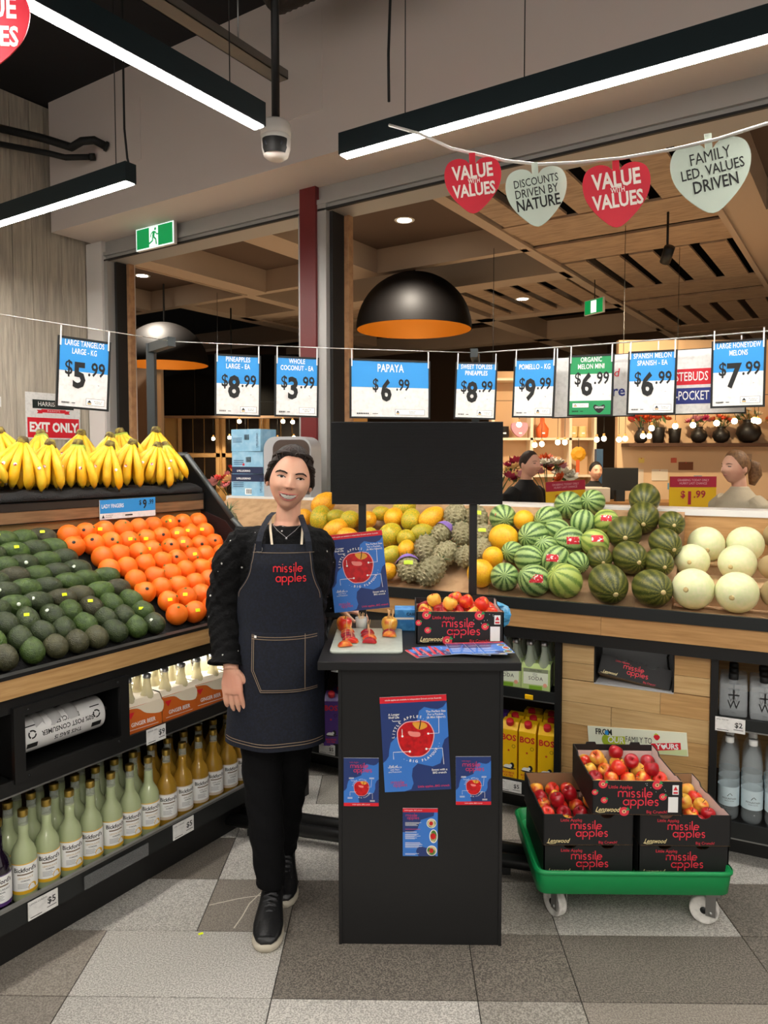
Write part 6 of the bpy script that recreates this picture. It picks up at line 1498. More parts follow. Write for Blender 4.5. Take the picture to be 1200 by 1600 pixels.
for P, Q, s, w_, h_, title, big, unit, org, lab, tl in (
    (WA, WM_, .318, .205, .285, 'PINEAPPLES\nLARGE - EA', '8', 'ea', 'Grown in\nAustralia', 'blue PINEAPPLES LARGE 8.99 price sign', 1),
    (WA, WM_, .610, .205, .285, 'WHOLE\nCOCONUT - EA', '3', 'ea', 'Product of\nSamoa', 'blue WHOLE COCONUT 3.99 price sign', 1),
    (WA, WM_, 1.096, .415, .287, 'PAPAYA', '6', 'kg', 'Product of\nAustralia', 'wide blue PAPAYA 6.99 price sign above the header board', 0),
    (WM_, WR, .015, .205, .285, 'SWEET TOPLESS\nPINEAPPLES', '8', 'ea', 'Product of\nAustralia', 'blue SWEET TOPLESS PINEAPPLES 8.99 price sign', 2),
    (WM_, WR, .337, .205, .285, 'POMELLO - KG', '9', 'kg', 'Grown in\nAustralia', 'blue POMELLO 9.99 price sign', 2),
    (WM_, WR, .624, .205, .285, 'ORGANIC\nMELON MINI', '6', 'kg', 'Product of\nAustralia', 'green ORGANIC MELON MINI 6.99 price sign', 1),
    (WM_, WR, .912, .205, .285, 'SPANISH MELON\nSPANISH - EA', '6', 'ea', 'Product of\nAustralia', 'blue SPANISH MELON 6.99 price sign', 1),
    (WM_, WR, 1.280, .205, .285, 'LARGE HONEYDEW\nMELONS', '7', 'ea', 'Product of\nAustralia', 'blue LARGE HONEYDEW MELONS 7.99 price sign', 0)):
    p_, a = onw(P, Q, s)
    if P is WM_ and s < .1: a = R(-9)
    if s > 1.2: p_.z += .022
    price_sign(lab, p_, a, w_, h_, title, big, unit, org, 'ORGANIC' in title, R(tl))
LA = lg(-.55, .63, 2.13)
price_sign('blue LARGE TANGELOS 5.99 price sign above the bananas', lg(.742, .63, 2.072), AL-R(16), .205, .285, 'LARGE TANGELOS\nLARGE - KG', '5', 'kg', tilt=R(2.5), sway=R(2))
for nm, pts in (('thin wire strung over the bananas', [LA, lg(1.21, .63, 2.132)]), ('wire carrying the pineapple, coconut and papaya signs', [WA, WM_]), ('wire carrying the melon signs', [WM_, WR, WR+(WR-WM_)*.4]), ('second wire behind the melon signs', [WM_+Vector((0, .05, .004)), WR+Vector((.03, .08, .01)), WR+(WR-WM_)*.4+Vector((.03, .08, .01))])):
    d0 = [Vector(p_) for p_ in pts]; full = []
    for a_, c_ in zip(d0, d0[1:]):
        for k in range(8): full.append(a_.lerp(c_, k/8)-Vector((0, 0, .004*math.sin(PI*k/8))))
    full.append(d0[-1]); o = ob('sign_wire', MB().tube(full, .0022, 6, WIREM)); tag(o, nm, 'wire')
def sign_post(label, base, z0, arm_to):
    t = thing('sign_post', label, 'post', (base.x, base.y, z0)); h = 2.15-z0
    ob('pole', MB().box(-.02, .02, -.02, .02, 0, h, mat('graphite_post', '#3a3f40', .45, metal=.4)), t)
    d = Vector((arm_to.x-base.x, arm_to.y-base.y, 0)); L = d.length
    ob('arm', MB().box(0, L+.01, -.02, .02, h-.045, h, MATS['graphite_post']), t, rot=(0, 0, math.atan2(d.y, d.x)))
    ob('base_plate', MB().box(-.04, .04, -.04, .04, 0, .006, MATS['graphite_post']), t)
p_ = lg(1.295, .88, 0); sign_post('dark grey sign post standing in the bananas', p_, 1.44, Vector((WA.x, WA.y, 0)))
p_ = bg(-1.36, .90, 0); sign_post('dark grey sign post behind the header board', p_, 1.315, Vector((WM_.x, WM_.y, 0)))
p_ = bg(.36, .90, 0); sign_post('dark grey sign post beyond the right edge', p_, 1.315, WR+(WR-WM_)*.12)
# banners on the second wire
def banner(label, s, w_, pr):
    p_, a = onw(WM_+Vector((0, .05, 0)), WR+Vector((.03, .08, .006)), s, -.055)
    t = thing('banner', label, 'banner', p_, a, 'white banners behind the price signs')
    b = MB(); b.box(-w_/2-.006, w_/2+.006, .006, .012, -.306, .004, BLACK); ob('backing', b, t)
    ob('card', MB().box(-w_/2, w_/2, .002, .006, -.30, 0, PAPER), t); q = MB(); pr(q); ob('print', q, t)
    for x in (-w_/2+.02, w_/2-.02): ob('clip', MB().box(x-.003, x+.003, .0, .003, -.02, .05, CLIP), t)
def b1(q): put(q, 'Ripened', .035, -.09, .058, RED, 0.001, shear=.12); put(q, 'here', .09, -.18, .075, mat('navy_ink', '#26327c', .5), .001, bold=.02)
def b2(q):
    q.rect(-.20, .20, -.165, -.09, .0012, RED); put(q, 'TASTEBUDS', -.052, -.128, .060, WHITE, .0002, xs=.60, bold=.01); q.rect(-.20, .20, -.255, -.18, .0012, mat('navy_ink', '#26327c', .5)); put(q, 'HIP-POCKET', -.052, -.218, .060, WHITE, .0002, xs=.60, bold=.01)
banner('white banner with red and navy words behind the green organic sign', .64, .40, b1); banner('white banner reading TASTEBUDS and HIP-POCKET behind the honeydew sign', 1.13, .40, b2)
# heart shaped signs on a white cable
HPALE = mat('heart_pale_green', '#c3cfc0', .5); HRED = mat('heart_red', '#d01c33', .45); CRW = mat('heart_cream_print', '#f3e6dc', .5)
def heart(label, loc, size, red, lines, rz, tilt):
    t = thing('heart_sign', label, 'heart sign', loc, rot=(0, tilt, rz), group='heart signs')
    base = [(0, -.56), (.24, -.40), (.44, -.14), (.50, .12), (.44, .32), (.28, .40), (.12, .37), (0, .26), (-.12, .37), (-.28, .40), (-.44, .32), (-.50, .12), (-.44, -.14), (-.24, -.40)]
    pts = [(a*size, c_*size) for a, c_ in smoothpoly(base, 4)]
    ob('heart_board', MB().prism(pts, -.002, .003, HRED if red else HPALE), t)
    p = MB()
    for s_, x, z_, sz, kw in lines: put(p, s_, x*size, z_*size, sz*size, CRW if red else INK, -.0028, xs=.72, rot=R(4 if red else 5), **kw)
    ob('print', p, t)
    ob('tab', MB().box(-.012, .012, .0032, .006, .26*size, .50*size, HRED if red else HPALE), t)
VW = [('VALUE', 0, .155, .33, dict(bold=.03)), ('WITH', .02, .0, .11, dict(bold=.02)), ('VALUES', .02, -.16, .30, dict(bold=.03))]
DN = [('DISCOUNTS', 0, .18, .185, dict(bold=.005)), ('DRIVEN BY', 0, .01, .20, dict(bold=.005)), ('NATURE', .02, -.18, .26, dict(bold=.02))]
FD = [('FAMILY', 0, .19, .22, dict(bold=.0)), ('LED, VALUES', .02, .01, .195, dict(bold=.01)), ('DRIVEN', .05, -.18, .23, dict(bold=.015))]
heart('red VALUE WITH VALUES heart, leftmost on the white cable', (.297, 2.9, 2.635), .218, True, VW, R(-4), R(-2))
heart('pale green DISCOUNTS DRIVEN BY NATURE heart', (.532, 2.85, 2.574), .228, False, DN, R(-6), R(-4))
heart('red VALUE WITH VALUES heart between the two pale hearts', (.804, 2.75, 2.545), .238, True, VW, R(-10), R(-2))
heart('pale green FAMILY LED VALUES DRIVEN heart', (1.102, 2.65, 2.575), .262, False, FD, R(-14), R(-5))
heart('red VALUE WITH VALUES heart at the top left corner', (-1.205, 2.2, 2.845), .26, True, VW, R(6), R(4))
o = ob('heart_cable', MB().tube([(-.028, 3.20, 2.98), (.10, 3.10, 2.90), (.22, 3.0, 2.80), (.304, 2.93, 2.752), (.42, 2.90, 2.712), (.54, 2.86, 2.682), (.668, 2.80, 2.664), (.82, 2.74, 2.656), (.977, 2.68, 2.661), (1.12, 2.64, 2.68), (1.273, 2.6, 2.715), (1.5, 2.52, 2.79)], .006, 8, mat('white_cable', '#c9c4bf', .5))); tag(o, 'white cable sagging across the right with four hearts', 'cable')
o = ob('heart_cable', MB().tube([(-1.205, 2.205, 2.945), (-1.205, 2.205, 3.2), (-1.20, 2.2, 4.42)], .003, 6, WIREM)); tag(o, 'thin wire holding the heart at the top left corner', 'cable')
# exit sign under the soffit
EXG = mat('exit_green', '#0b8f4c', .4, emit='#0b8f4c', estr=.55); EXW = mat('exit_white', '#eaf2ee', .4, emit='#dfeeea', estr=.75)
t = thing('exit_sign', 'green illuminated running man exit sign under the soffit', 'exit sign', wg(-1.52, -.17, 3.22), AW)
ob('housing', MB().box(-.225, .225, .002, .03, 0, .175, WALLW), t); ob('edge_frame', MB().box(-.222, .222, -.002, .002, .0, .172, EXW), t)
p = MB(); y = -.0026; p.rect(-.212, .212, .010, .164, y, EXG); p.rect(-.062, .045, .012, .162, y-.0005, EXW); z_ = y-.001
p.flat(ellipse(.012, .143, .011, .012, 12), z_, EXG)
for pts, wd in (([(-.002, .128), (-.012, .085)], .026), ([(-.012, .125), (-.036, .112), (-.044, .085)], .010), ([(.008, .122), (.03, .10), (.048, .10)], .010), ([(-.008, .085), (.018, .062), (.024, .022)], .014), ([(-.016, .085), (-.022, .055), (-.055, .040), (-.064, .042)], .014)): line(p, pts, wd, EXG, z_)
ob('pictogram', p, t); ob('canopy', MB().box(-.19, .19, -.015, .055, .176, .170+.0005, WALLW), t)
# camera on its pole
t = thing('security_camera', 'white dome security camera on a black ceiling pole', 'security camera', (-.552, 3.46, 2.94))
ob('pole', MB().tube([(0, 0, .17), (0, 0, 1.48)], .019, 14, BLACK), t)
CW = mat('camera_white', '#e2ddd6', .4)
ob('mount', MB().lathe([(.0001, .172), (.055, .172), (.066, .160), (.070, .13), (.070, .105), (.0001, .105)], 28, CW), t)
hd = ob('camera_head', MB().lathe([(.0001, .105), (.066, .105), (.068, .09), (.066, .05), (.056, .015), (.035, 0), (.0001, -.004)], 28, CW), t)
ob('lens_window', MB().lathe([(.0695*1.0, .085), (.0700, .078), (.068, .045), (.060, .022)], 28, INK, cap=False), hd, (.0, -.006, 0), (R(6), 0, 0), (.86, .98, 1))
for x in (-.026, .026): ob('lens', MB().lathe([(.016, 0), (.016, .006), (.010, .008), (.0001, .004)], 14, mat('lens_glass', '#3a3d44', .1)), hd, (x, -.060, .055), (R(90), 0, 0))
# cable tray, pipes and ducts under the black ceiling
t = thing('cable_tray', 'grey steel cable tray hanging under the black ceiling', 'cable tray', (-.661, 4.369, 3.74), AL+PI)
TRM = mat('galvanised_tray', '#77726c', .5, metal=.5)
b = MB(); b.box(0, 2.6, -.05, .05, 0, .006, TRM); b.box(0, 2.6, -.05, -.044, 0, .05, TRM); b.box(0, 2.6, .044, .05, 0, .05, TRM); ob('channel', b, t)
for x in (.35, 1.6): ob('hanger_rod', MB().tube([(x, 0, .0), (x, 0, .68)], .005, 6, STEEL), t); 
PIPE = mat('black_pipe_lagging', '#191919', .7, bump=(40, .3))
for k, (pts, r_) in enumerate((([(-2.44, -.9, 4.10), (-2.1, -.72, 4.0), (-1.85, -.66, 3.90), (-1.75, -.64, 3.93), (-1.66, -.60, 3.93), (-1.62, -.513, 3.90)], .030), ([(-2.44, -.9, 3.98), (-2.05, -.72, 3.88), (-1.9, -.68, 3.83), (-1.77, -.513, 3.86)], .022))):
    t = thing('service_pipe', ('thick black insulated pipe bending into the bulkhead', 'thinner black pipe below the insulated pipe')[k], 'pipe', W0, AW)
    ob('pipe_run', MB().tube(pts, r_, 10, PIPE), t); ob('collar', MB().tube([pts[-1], Vector(pts[-1]).lerp(Vector(pts[-2]), .2)], r_*1.25, 12, PIPE), t)
for k, (x, y, z_, r_, L) in enumerate(((-.47, 4.05, 4.14, .12, .5), (-.10, 3.75, 4.03, .085, .4), (-1.75, 3.75, 4.2, .10, .8))):
    t = thing('flexible_duct', ('fat dark flexible duct beside the camera pole', 'small dark duct right of the camera pole', 'dark duct over the first light bar')[k], 'duct', (x, y, z_), AW+k*.3)
    b = MB(); b.lathe([(r_*(1+.04*(i % 2)), -L/2+L*i/24) for i in range(25)], 18, mat('dark_flex_duct', '#2a2522', .7, bump=(60, .3)), rotm(0, R(90), 0)); ob('duct_run', b, t); ob('strap', MB().tube([(0, 0, r_), (0, 0, 4.42-z_)], .006, 6, DGREY), t)
o = ob('drop_cable', MB().tube([(-.03, 3.25, 3.1), (-.032, 3.25, 3.3), (-.022, 3.25, 3.6), (-.03, 3.26, 4.0), (-.025, 3.26, 4.42)], .006, 8, INK)); tag(o, 'black wavy power cable dropping to the right light bar', 'cable')
o = ob('drop_cable', MB().tube([(-1.40, 3.93, 3.1), (-1.41, 3.93, 3.14), (-1.43, 3.95, 3.3), (-1.43, 3.95, 3.9), (-1.43, 3.95, 4.42)], .006, 8, INK)); tag(o, 'black power cable dropping to the left light bar', 'cable')
# EXIT ONLY poster on the concrete wall
t = thing('exit_poster', 'white and red EXIT ONLY notice on the concrete wall', 'poster', wg(-2.446, -.4775, 1.905), AW+R(90))
ob('sheet', MB().box(-.245, .245, 0, .002, -.19, .19, PAPER), t)
p = MB(); y = -.0008; p.rect(-.232, .232, -.178, -.015, y, RED); put(p, 'EXIT ONLY', 0, -.096, .105, WHITE, y-.0006, xs=.82, bold=.045)
p.rect(-.185, .185, .060, .132, y, mat('dark_green_logo', '#243430', .5)); p.rect(-.180, .180, .065, .127, y-.0003, mat('dark_green_logo2', '#1a2624', .5)); put(p, 'HARRIS FARM', 0, .096, .052, WHITE, y-.0008, xs=.88)
p.flat([(-.11, .028), (.11, .028), (.11, .056), (-.11, .056)], y-.0004, RED); p.flat([(-.15, .02), (-.10, .02), (-.10, .048), (-.15, .048), (-.138, .034)], y-.0002, RED); p.flat([(.15, .02), (.138, .034), (.15, .048), (.10, .048), (.10, .02)], y-.0002, RED); put(p, 'MARKETS', 0, .042, .02, WHITE, y-.0009, spacing=1.5)
ob('print', p, t)
t = thing('wall_notice', 'corner of a small white notice on the concrete wall at the left edge', 'poster', wg(-2.446, -1.02, 2.0), AW+R(90)); ob('sheet', MB().box(-.10, .10, 0, .002, -.04, .04, PAPER), t); ob('print', MB().rect(-.08, .08, .01, .02, -.0008, INK), t)
# boxes and a machine on the ledge behind the woman
PB = mat('pale_blue_carton_board', '#86b6d2', .6, noise=(20, '#9cc4da', .45, .65)); PN = mat('navy_band', '#232c4a', .5)
for k in range(3):
    t = thing('water_carton', 'pale blue bottled water carton, %s of the stack behind the woman' % ('bottom', 'middle', 'top')[k], 'carton', bg(-2.90+.006*(k % 2), .90, 1.315+.146*k), AB+R(5*(1-k)), 'stacked blue cartons')
    band = k == 1
    ob('carton', MB().box(-.125, .125, -.08, .08, 0, .145, PN if False else PB, bev=.003), t); y = -.0808; p = MB()
    if k < 2:
        p.rect(-.124, .124, .095 if k == 0 else .001, .143 if k == 0 else .045, y, PN)
    z0 = .12 if k == 0 else .024
    if k < 2: put(p, 'S.PELLEGRINO', -.03, z0-.006, .017, WHITE, y-.0006, bold=.02)
    if k == 1:
        star = [(-.03+.014*(1 if q % 2 == 0 else .42)*math.sin(PI*q/5), .060+.014*(1 if q % 2 == 0 else .42)*math.cos(PI*q/5)) for q in range(10)]; p.flat(list(reversed(star)), y-.0006, RED)
    if k != 1: put(p, 'S.PELLEGRINO', .100, .072, .024, mat('blue_ink', '#2a4a72', .5), y-.0006, rot=PI/2, bold=.01, xs=.62)
    if k == 0: p.rect(-.02, .03, .01, .05, y-.0004, WHITE)
    for q in range(6): p.rect(-.01+q*.007, -.006+q*.007, (.015 if k == 0 else .075), (.045 if k == 0 else .11), y-.0007, INK)
    for q in range(3): p.rect(-.11, -.03, .06+q*.012, .064+q*.012, y-.0005, MATS['blue_ink'] if 'blue_ink' in MATS else INK)
    ob('print', p, t)
t = thing('juice_machine', 'grey machine with a rounded brown front behind the woman\'s head', 'machine', bg(-2.60, .905, 1.315), AB+R(8))
GM = mat('silver_grey_plastic', '#a9a9aa', .4)
def rr2(hw, z0, z1, r_, n=8):
    pts = [(-hw, z0), (hw, z0)]; pts += [(hw-r_+r_*math.cos(R(90*i/n)), z1-r_+r_*math.sin(R(90*i/n))) for i in range(n+1)]; pts += [(-hw+r_-r_*math.sin(R(90*i/n)), z1-r_+r_*math.cos(R(90*i/n))) for i in range(n+1)]; return pts
ob('case', MB().prism(rr2(.165, 0, .385, .08), -.08, .085, GM), t)
ob('front', MB().prism(rr2(.125, .02, .365, .06), -.092, -.08, mat('brown_front', '#45372f', .5)), t, (.03, 0, 0)); ob('camera_hole', MB().lathe([(.0001, 0), (.006, 0), (.006, .002)], 10, INK), t, (.05, -.0925, .33), (R(90), 0, 0))
# ================================================================ the mall beyond the opening
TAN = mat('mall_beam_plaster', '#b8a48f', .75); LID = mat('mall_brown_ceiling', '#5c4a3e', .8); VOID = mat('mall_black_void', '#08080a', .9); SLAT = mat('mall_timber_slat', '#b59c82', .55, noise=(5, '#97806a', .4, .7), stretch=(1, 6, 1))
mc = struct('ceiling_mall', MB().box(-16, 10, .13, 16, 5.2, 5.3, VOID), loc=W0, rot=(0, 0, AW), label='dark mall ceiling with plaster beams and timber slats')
def beam(x0, x1, y0, y1, z0=3.9, z1=4.25, m=TAN, nm='beam'): return ob(nm, MB().box(x0, x1, y0, y1, z0, z1, m), mc)
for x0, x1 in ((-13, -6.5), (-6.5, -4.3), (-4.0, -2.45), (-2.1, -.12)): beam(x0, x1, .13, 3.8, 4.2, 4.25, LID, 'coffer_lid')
for x0, x1 in ((-6.65, -6.45), (-4.35, -3.98), (-2.5, -2.08), (-.14, .02)): beam(x0, x1, .13, 3.8)
for x in (-4.36, -3.985): ob('bead', MB().box(x-.012, x+.012, .13, 3.8, 3.885, 3.905, TAN), mc)
beam(-13, .02, 3.8, 3.92); beam(-2.5, .02, 5.03, 5.4); beam(-5.75, -2.5, 5.06, 5.4); beam(-4.5, -4.3, 3.92, 5.06); beam(-5.9, -5.6, 3.92, 9.0); beam(-2.5, -2.2, 5.4, 14); beam(-13, -5.9, 7.3, 7.6); beam(-5.75, .02, 7.4, 7.7); beam(-9, .02, 10, 10.3); beam(2.0, 2.35, .13, 14); beam(2.35, 8, 3.8, 4.1); beam(2.35, 8, 7.5, 7.8); beam(2.35, 8, .13, 3.8, 4.2, 4.25, LID, 'coffer_lid'); beam(2.1, 8, 4.1, 7.5, 4.25, 4.3, LID, 'coffer_lid')
beam(-.14, .02, 3.8, 14); ob('bead', MB().box(-.02, .03, .13, 14, 3.87, 3.9, TAN), mc); ob('bead', MB().box(1.96, 2.02, .13, 14, 3.87, 3.9, TAN), mc)
# slatted strip: bands of boards turned alternately
y = 1.2; k = 0
while y < 13:
    L = 1.75
    if k % 2 == 0:      # boards running away
        for i in range(5): ob('slat', MB().box(.06+i*.385, .06+i*.385+.27, y, y+L, 3.90+.012*(i % 2), 3.925+.012*(i % 2), SLAT), mc)
    else:
        for i in range(6): ob('slat', MB().box(.03, 1.98, y+i*.292, y+i*.292+.255, 3.89+.012*(i % 3), 3.915+.012*(i % 3), SLAT), mc)
    y += L; k += 1
for i in range(5): ob('slat', MB().box(-2.1+i*.4, -2.1+i*.4+.27, 5.45, 7.4, 3.93, 3.95, SLAT), mc)
for i in range(7): ob('slat', MB().box(-5.6, -2.55, 5.45+i*.28, 5.45+i*.28+.24, 3.93, 3.95, SLAT), mc)
DLM = mat('downlight_glow', '#ffffff', .4, emit=(1, .9, .75), estr=25)
for k, (x, y_) in enumerate(((-5.707, 3.043), (-1.174, 3.0), (-3.2, 2.0), (4.5, 2.4), (-1.2, 6.4), (4.5, 5.8))):
    t = thing('downlight', ('round downlight in the far left coffer', 'round downlight left of the heart signs', 'round downlight in the middle coffer', 'round downlight in the far right coffer', 'round downlight among the left slats', 'round downlight at the far right')[k], 'downlight', wg(x, y_, 4.2 if k < 4 else 3.93), AW, 'mall downlights')
    ob('trim_ring', MB().lathe([(.075, 0), (.11, -.004), (.115, 0)], 24, WHITE, cap=False), t); ob('lens', MB().lathe([(.0001, -.001), (.08, -.003)], 24, DLM, cap=False), t)
    ld = bpy.data.lights.new('downlight_beam', 'SPOT'); ld.energy = 520; ld.color = (1, .89, .74); ld.spot_size = R(120); ld.spot_blend = .8; ld.shadow_soft_size = .08
    lo = bpy.data.objects.new('downlight_beam', ld); COL.objects.link(lo); lo.parent = t; lo.location = (0, 0, -.03)
# dome pendants
DOME = mat('dome_black', '#0e0b0a', .6, spec=.25); DIN = mat('dome_gold_inside', '#b87a1e', .5, metal=.2)
def pendant(label, loc, r_, watts):
    t = thing('dome_pendant', label, 'pendant lamp', loc)
    out = [(r_*math.cos(R(a)), r_*.98*math.sin(R(a))) for a in range(0, 91, 6)]; out[-1] = (.0001, r_*.98)
    ob('shade', MB().lathe(out, 56, DOME, cap=False), t)
    inn = [(r_*.985*math.cos(R(a)), r_*.96*math.sin(R(a))-.001) for a in range(0, 91, 6)]; inn[-1] = (.0001, r_*.96)
    b = MB(); b.lathe(inn, 56, DIN, cap=False); b.lathe([(r_, 0), (r_*.985, -.001)], 56, DOME, cap=False); ob('gold_lining', b, t)
    ob('bulb', MB().lathe([(.06*math.sin(PI*k/8), -.06*math.cos(PI*k/8)) for k in range(9)], 14, mat('pendant_bulb', '#ffffff', .4, emit=(1, .72, .35), estr=6), Matrix.Translation((0, 0, r_*.45))), t)
    ob('cord', MB().tube([(0, 0, r_*.97), (0, 0, 5.2-loc[2])], .015, 8, BLACK), t)
    ld = bpy.data.lights.new('pendant_glow', 'POINT'); ld.energy = watts; ld.color = (1, .66, .30); ld.shadow_soft_size = .12
    lo = bpy.data.objects.new('pendant_glow', ld); COL.objects.link(lo); lo.parent = t; lo.location = (0, 0, r_*.25)
pendant('big black dome pendant with a gold inside above the papaya sign', (.235, 9.6, 3.20), .745, 9)
pendant('black dome pendant with a gold inside at the left behind the post', (-3.55, 11.35, 2.97), .66, 8)
pendant('black dome pendant hanging further right in the mall', (5.5, 8.5, 3.2), .72, 26)
# mall side walls and far wall
MW = mat('mall_wall', '#6a5442', .8); DK = mat('mall_dark_shop', '#040404', .9, spec=.1)
struct('wall_mall_far', MB().box(-16, 10, 14.6, 14.8, 0, 5.2, MW), loc=W0, rot=(0, 0, AW))
struct('wall_mall_left', MB().box(-14.2, -14.0, .2, 14.6, 0, 5.2, MW), loc=W0, rot=(0, 0, AW))
struct('wall_mall_right', MB().box(8.6, 8.8, -1, 14.6, 0, 5.2, MW), loc=W0, rot=(0, 0, AW))
struct('wall_mall_front', MB().box(-14.2, -2.45, .16, .2, 0, 5.2, MW), loc=W0, rot=(0, 0, AW))
# dark shop fascia on the left and the cafe front under it
t = thing('shop_fascia', 'wide black shop fascia behind the pineapple and coconut signs', 'shop fascia', (-2.2, 12.4, 2.25)); ob('panel', MB().box(-2.3, 1.25, 0, .3, 0, 1.02, DK), t); ob('edge', MB().box(-2.3, 1.25, -.02, 0, -.04, 0, MW), t)
t = thing('shop_partition', 'brown partition wall with a lit edge at the far left of the mall', 'partition', (-4.5, 12.2, 0)); ob('panel', MB().box(-1.5, .55, 0, .1, 0, 3.1, MW), t); ob('edge', MB().box(.55, .63, -.05, .1, 0, 3.1, TAN), t)
CAF = mat('cafe_timber', '#c9a06c', .6); PANE = mat('cafe_dark_pane', '#1e1712', .25)
cf = thing('cafe_front', 'timber framed cafe windows far behind the woman', 'shop front', (-2.5, 13.0, 0))
for i in range(4):
    wo = ob('window', MB().box(-1.35+i*.78, -.62+i*.78, 0, .05, 1.55, 1.62, CAF).box(-1.35+i*.78, -.62+i*.78, 0, .05, 2.24, 2.30, CAF).box(-1.35+i*.78, -1.29+i*.78, 0, .05, 1.0, 2.3, CAF).box(-.68+i*.78, -.62+i*.78, 0, .05, 1.0, 2.3, CAF), cf)
    for q in range(3): ob('pane', MB().box(-1.28+i*.78+q*.20, -1.10+i*.78+q*.20, .02, .03, 1.63, 2.23, PANE), wo); ob('pane', MB().box(-1.28+i*.78+q*.20, -1.10+i*.78+q*.20, .02, .03, .9, 1.54, PANE), wo)
ob('cafe_wall', MB().box(-1.6, 2.0, .06, .2, 0, 2.7, mat('cafe_warm_wall', '#d0a566', .7)), cf); ob('lintel', MB().box(-1.6, 2.0, -.2, .06, 2.32, 2.42, CAF), cf)
def track_spot(label, loc, aim, watts):
    t = thing('track_spot', label, 'spotlight', loc); d = (Vector(aim)-Vector(loc)).normalized(); q = d.to_track_quat('-Z', 'Y').to_euler()
    c_ = ob('can', MB().lathe([(.045, -.08), (.05, -.08), (.05, .08), (.0001, .09)], 18, BLACK, cap=False), t, rot=q); ob('stem', MB().tube([(0, 0, .05), (0, 0, 3.9-loc[2])], .012, 8, BLACK), t)
    ld = bpy.data.lights.new('spot_beam', 'SPOT'); ld.energy = watts; ld.color = (1, .80, .52); ld.spot_size = R(100); ld.spot_blend = .7; ld.shadow_soft_size = .05
    lo = bpy.data.objects.new('spot_beam', ld); COL.objects.link(lo); lo.parent = t; lo.rotation_euler = q; lo.location = d*.09
track_spot('black track spotlight aimed at the cafe windows', (-2.6, 11.7, 2.75), (-2.2, 13.0, 1.5), 150)
track_spot('black track spotlight aimed at the florist shelves', (2.6, 7.2, 3.5), (2.6, 9.4, 1.5), 260)
BULB = mat('bulb_glow', '#ffffff', .4, emit=(1, .76, .42), estr=22)
bulb_me = MB().lathe([(.03*math.sin(PI*k/6), -.03*math.cos(PI*k/6)) for k in range(7)], 10, BULB).mesh('bulb'); sock_me = MB().lathe([(.012, .025), (.014, .03), (.012, .06), (.0001, .06)], 8, mat('brass_socket', '#b98a4a', .5)).mesh('socket')
def bulbs(pts, group, lab, ztop):
    for i, p_ in enumerate(pts):
        t = thing('hanging_bulb', '%s, %s from the left' % (lab, ordw(i)), 'light bulb', p_, group=group); ob('bulb', bulb_me, t); ob('socket', sock_me, t); ob('flex', MB().tube([(0, 0, .055), (0, 0, ztop-p_[2])], .003, 5, BLACK), t)
    o = ob('string_cable', MB().tube([(pts[0][0]-.3, pts[0][1], 3.9), (pts[0][0]-.3, pts[0][1], ztop+.02), (pts[0][0]-.28, pts[0][1], ztop), (pts[-1][0]+.28, pts[-1][1], ztop), (pts[-1][0]+.3, pts[-1][1], ztop+.02), (pts[-1][0]+.3, pts[-1][1], 3.9)], .003, 6, BLACK)); tag(o, 'black cable carrying the row: '+lab, 'cable')
bulbs([(-3.05+.27*i, 12.3, 1.86+.02*(i % 2)) for i in range(7)], 'cafe bulbs', 'small glowing bulb before the cafe windows', 2.2)
bulbs([(-2.25, 10.6, 2.07), (-1.62, 10.6, 2.07), (-1.48, 10.6, 2.06), (-1.02, 10.6, 2.09)], 'brighter cafe bulbs', 'larger warm bulb under the coconut sign', 2.35)
# florist: shelves, wall, vases
FW = mat('florist_wall', '#d8b48e', .7); FSH = mat('florist_shelf_white', '#e6d3b6', .6); DSH = mat('dark_shelf', '#4a3020', .6)
fw_ = thing('florist_backdrop', 'warm cream florist backdrop with a dark shelf', 'shop backdrop', (2.75, 9.2, 0)); ob('panel', MB().box(0, 3.4, 0, .1, 0, 3.0, FW), fw_); ob('dark_shelf', MB().box(.05, 3.4, -.30, 0, 1.69, 1.73, DSH), fw_); ob('blue_door_edge', MB().box(-.28, -.2, -.1, 0, .8, 1.66, mat('blue_panel', '#33506e', .5)), fw_)
su = thing('shelf_unit', 'cream pigeonhole shelf unit behind the bulbs', 'shelf unit', (1.25, 9.6, 0))
ob('back', MB().box(0, 1.35, .3, .33, 0, 2.7, FW), su)
for x in (0, .50, 1.0, 1.32): ob('divider', MB().box(x, x+.035, 0, .3, 0, 2.7, FSH), su)
for z_ in (.9, 1.30, 1.78, 2.55): ob('shelf', MB().box(0, 1.35, 0, .3, z_, z_+.03, FSH), su)
VAS = mat('black_vase', '#17120f', .45)
vprof = {'round': [(.03, 0), (.09, .03), (.125, .10), (.11, .17), (.06, .21), (.055, .235), (.065, .245)], 'tub': [(.06, 0), (.075, .01), (.095, .22), (.09, .225)], 'jar': [(.04, 0), (.075, .03), (.085, .09), (.06, .15), (.035, .17), (.04, .20)]}
FLW = {n_: mat('petal_'+n_, c_, .6, rnd=.1) for n_, c_ in (('orange', '#d9602a'), ('magenta', '#a8294e'), ('cream', '#e6c98a'), ('coral', '#e8744e'), ('pink', '#dc96a0'), ('white', '#e9e2cf'), ('red', '#b8302a'))}; LEAF = mat('bouquet_leaf', '#51663a', .6); STEMG = mat('flower_stem', '#47603a', .7)
flo = {}
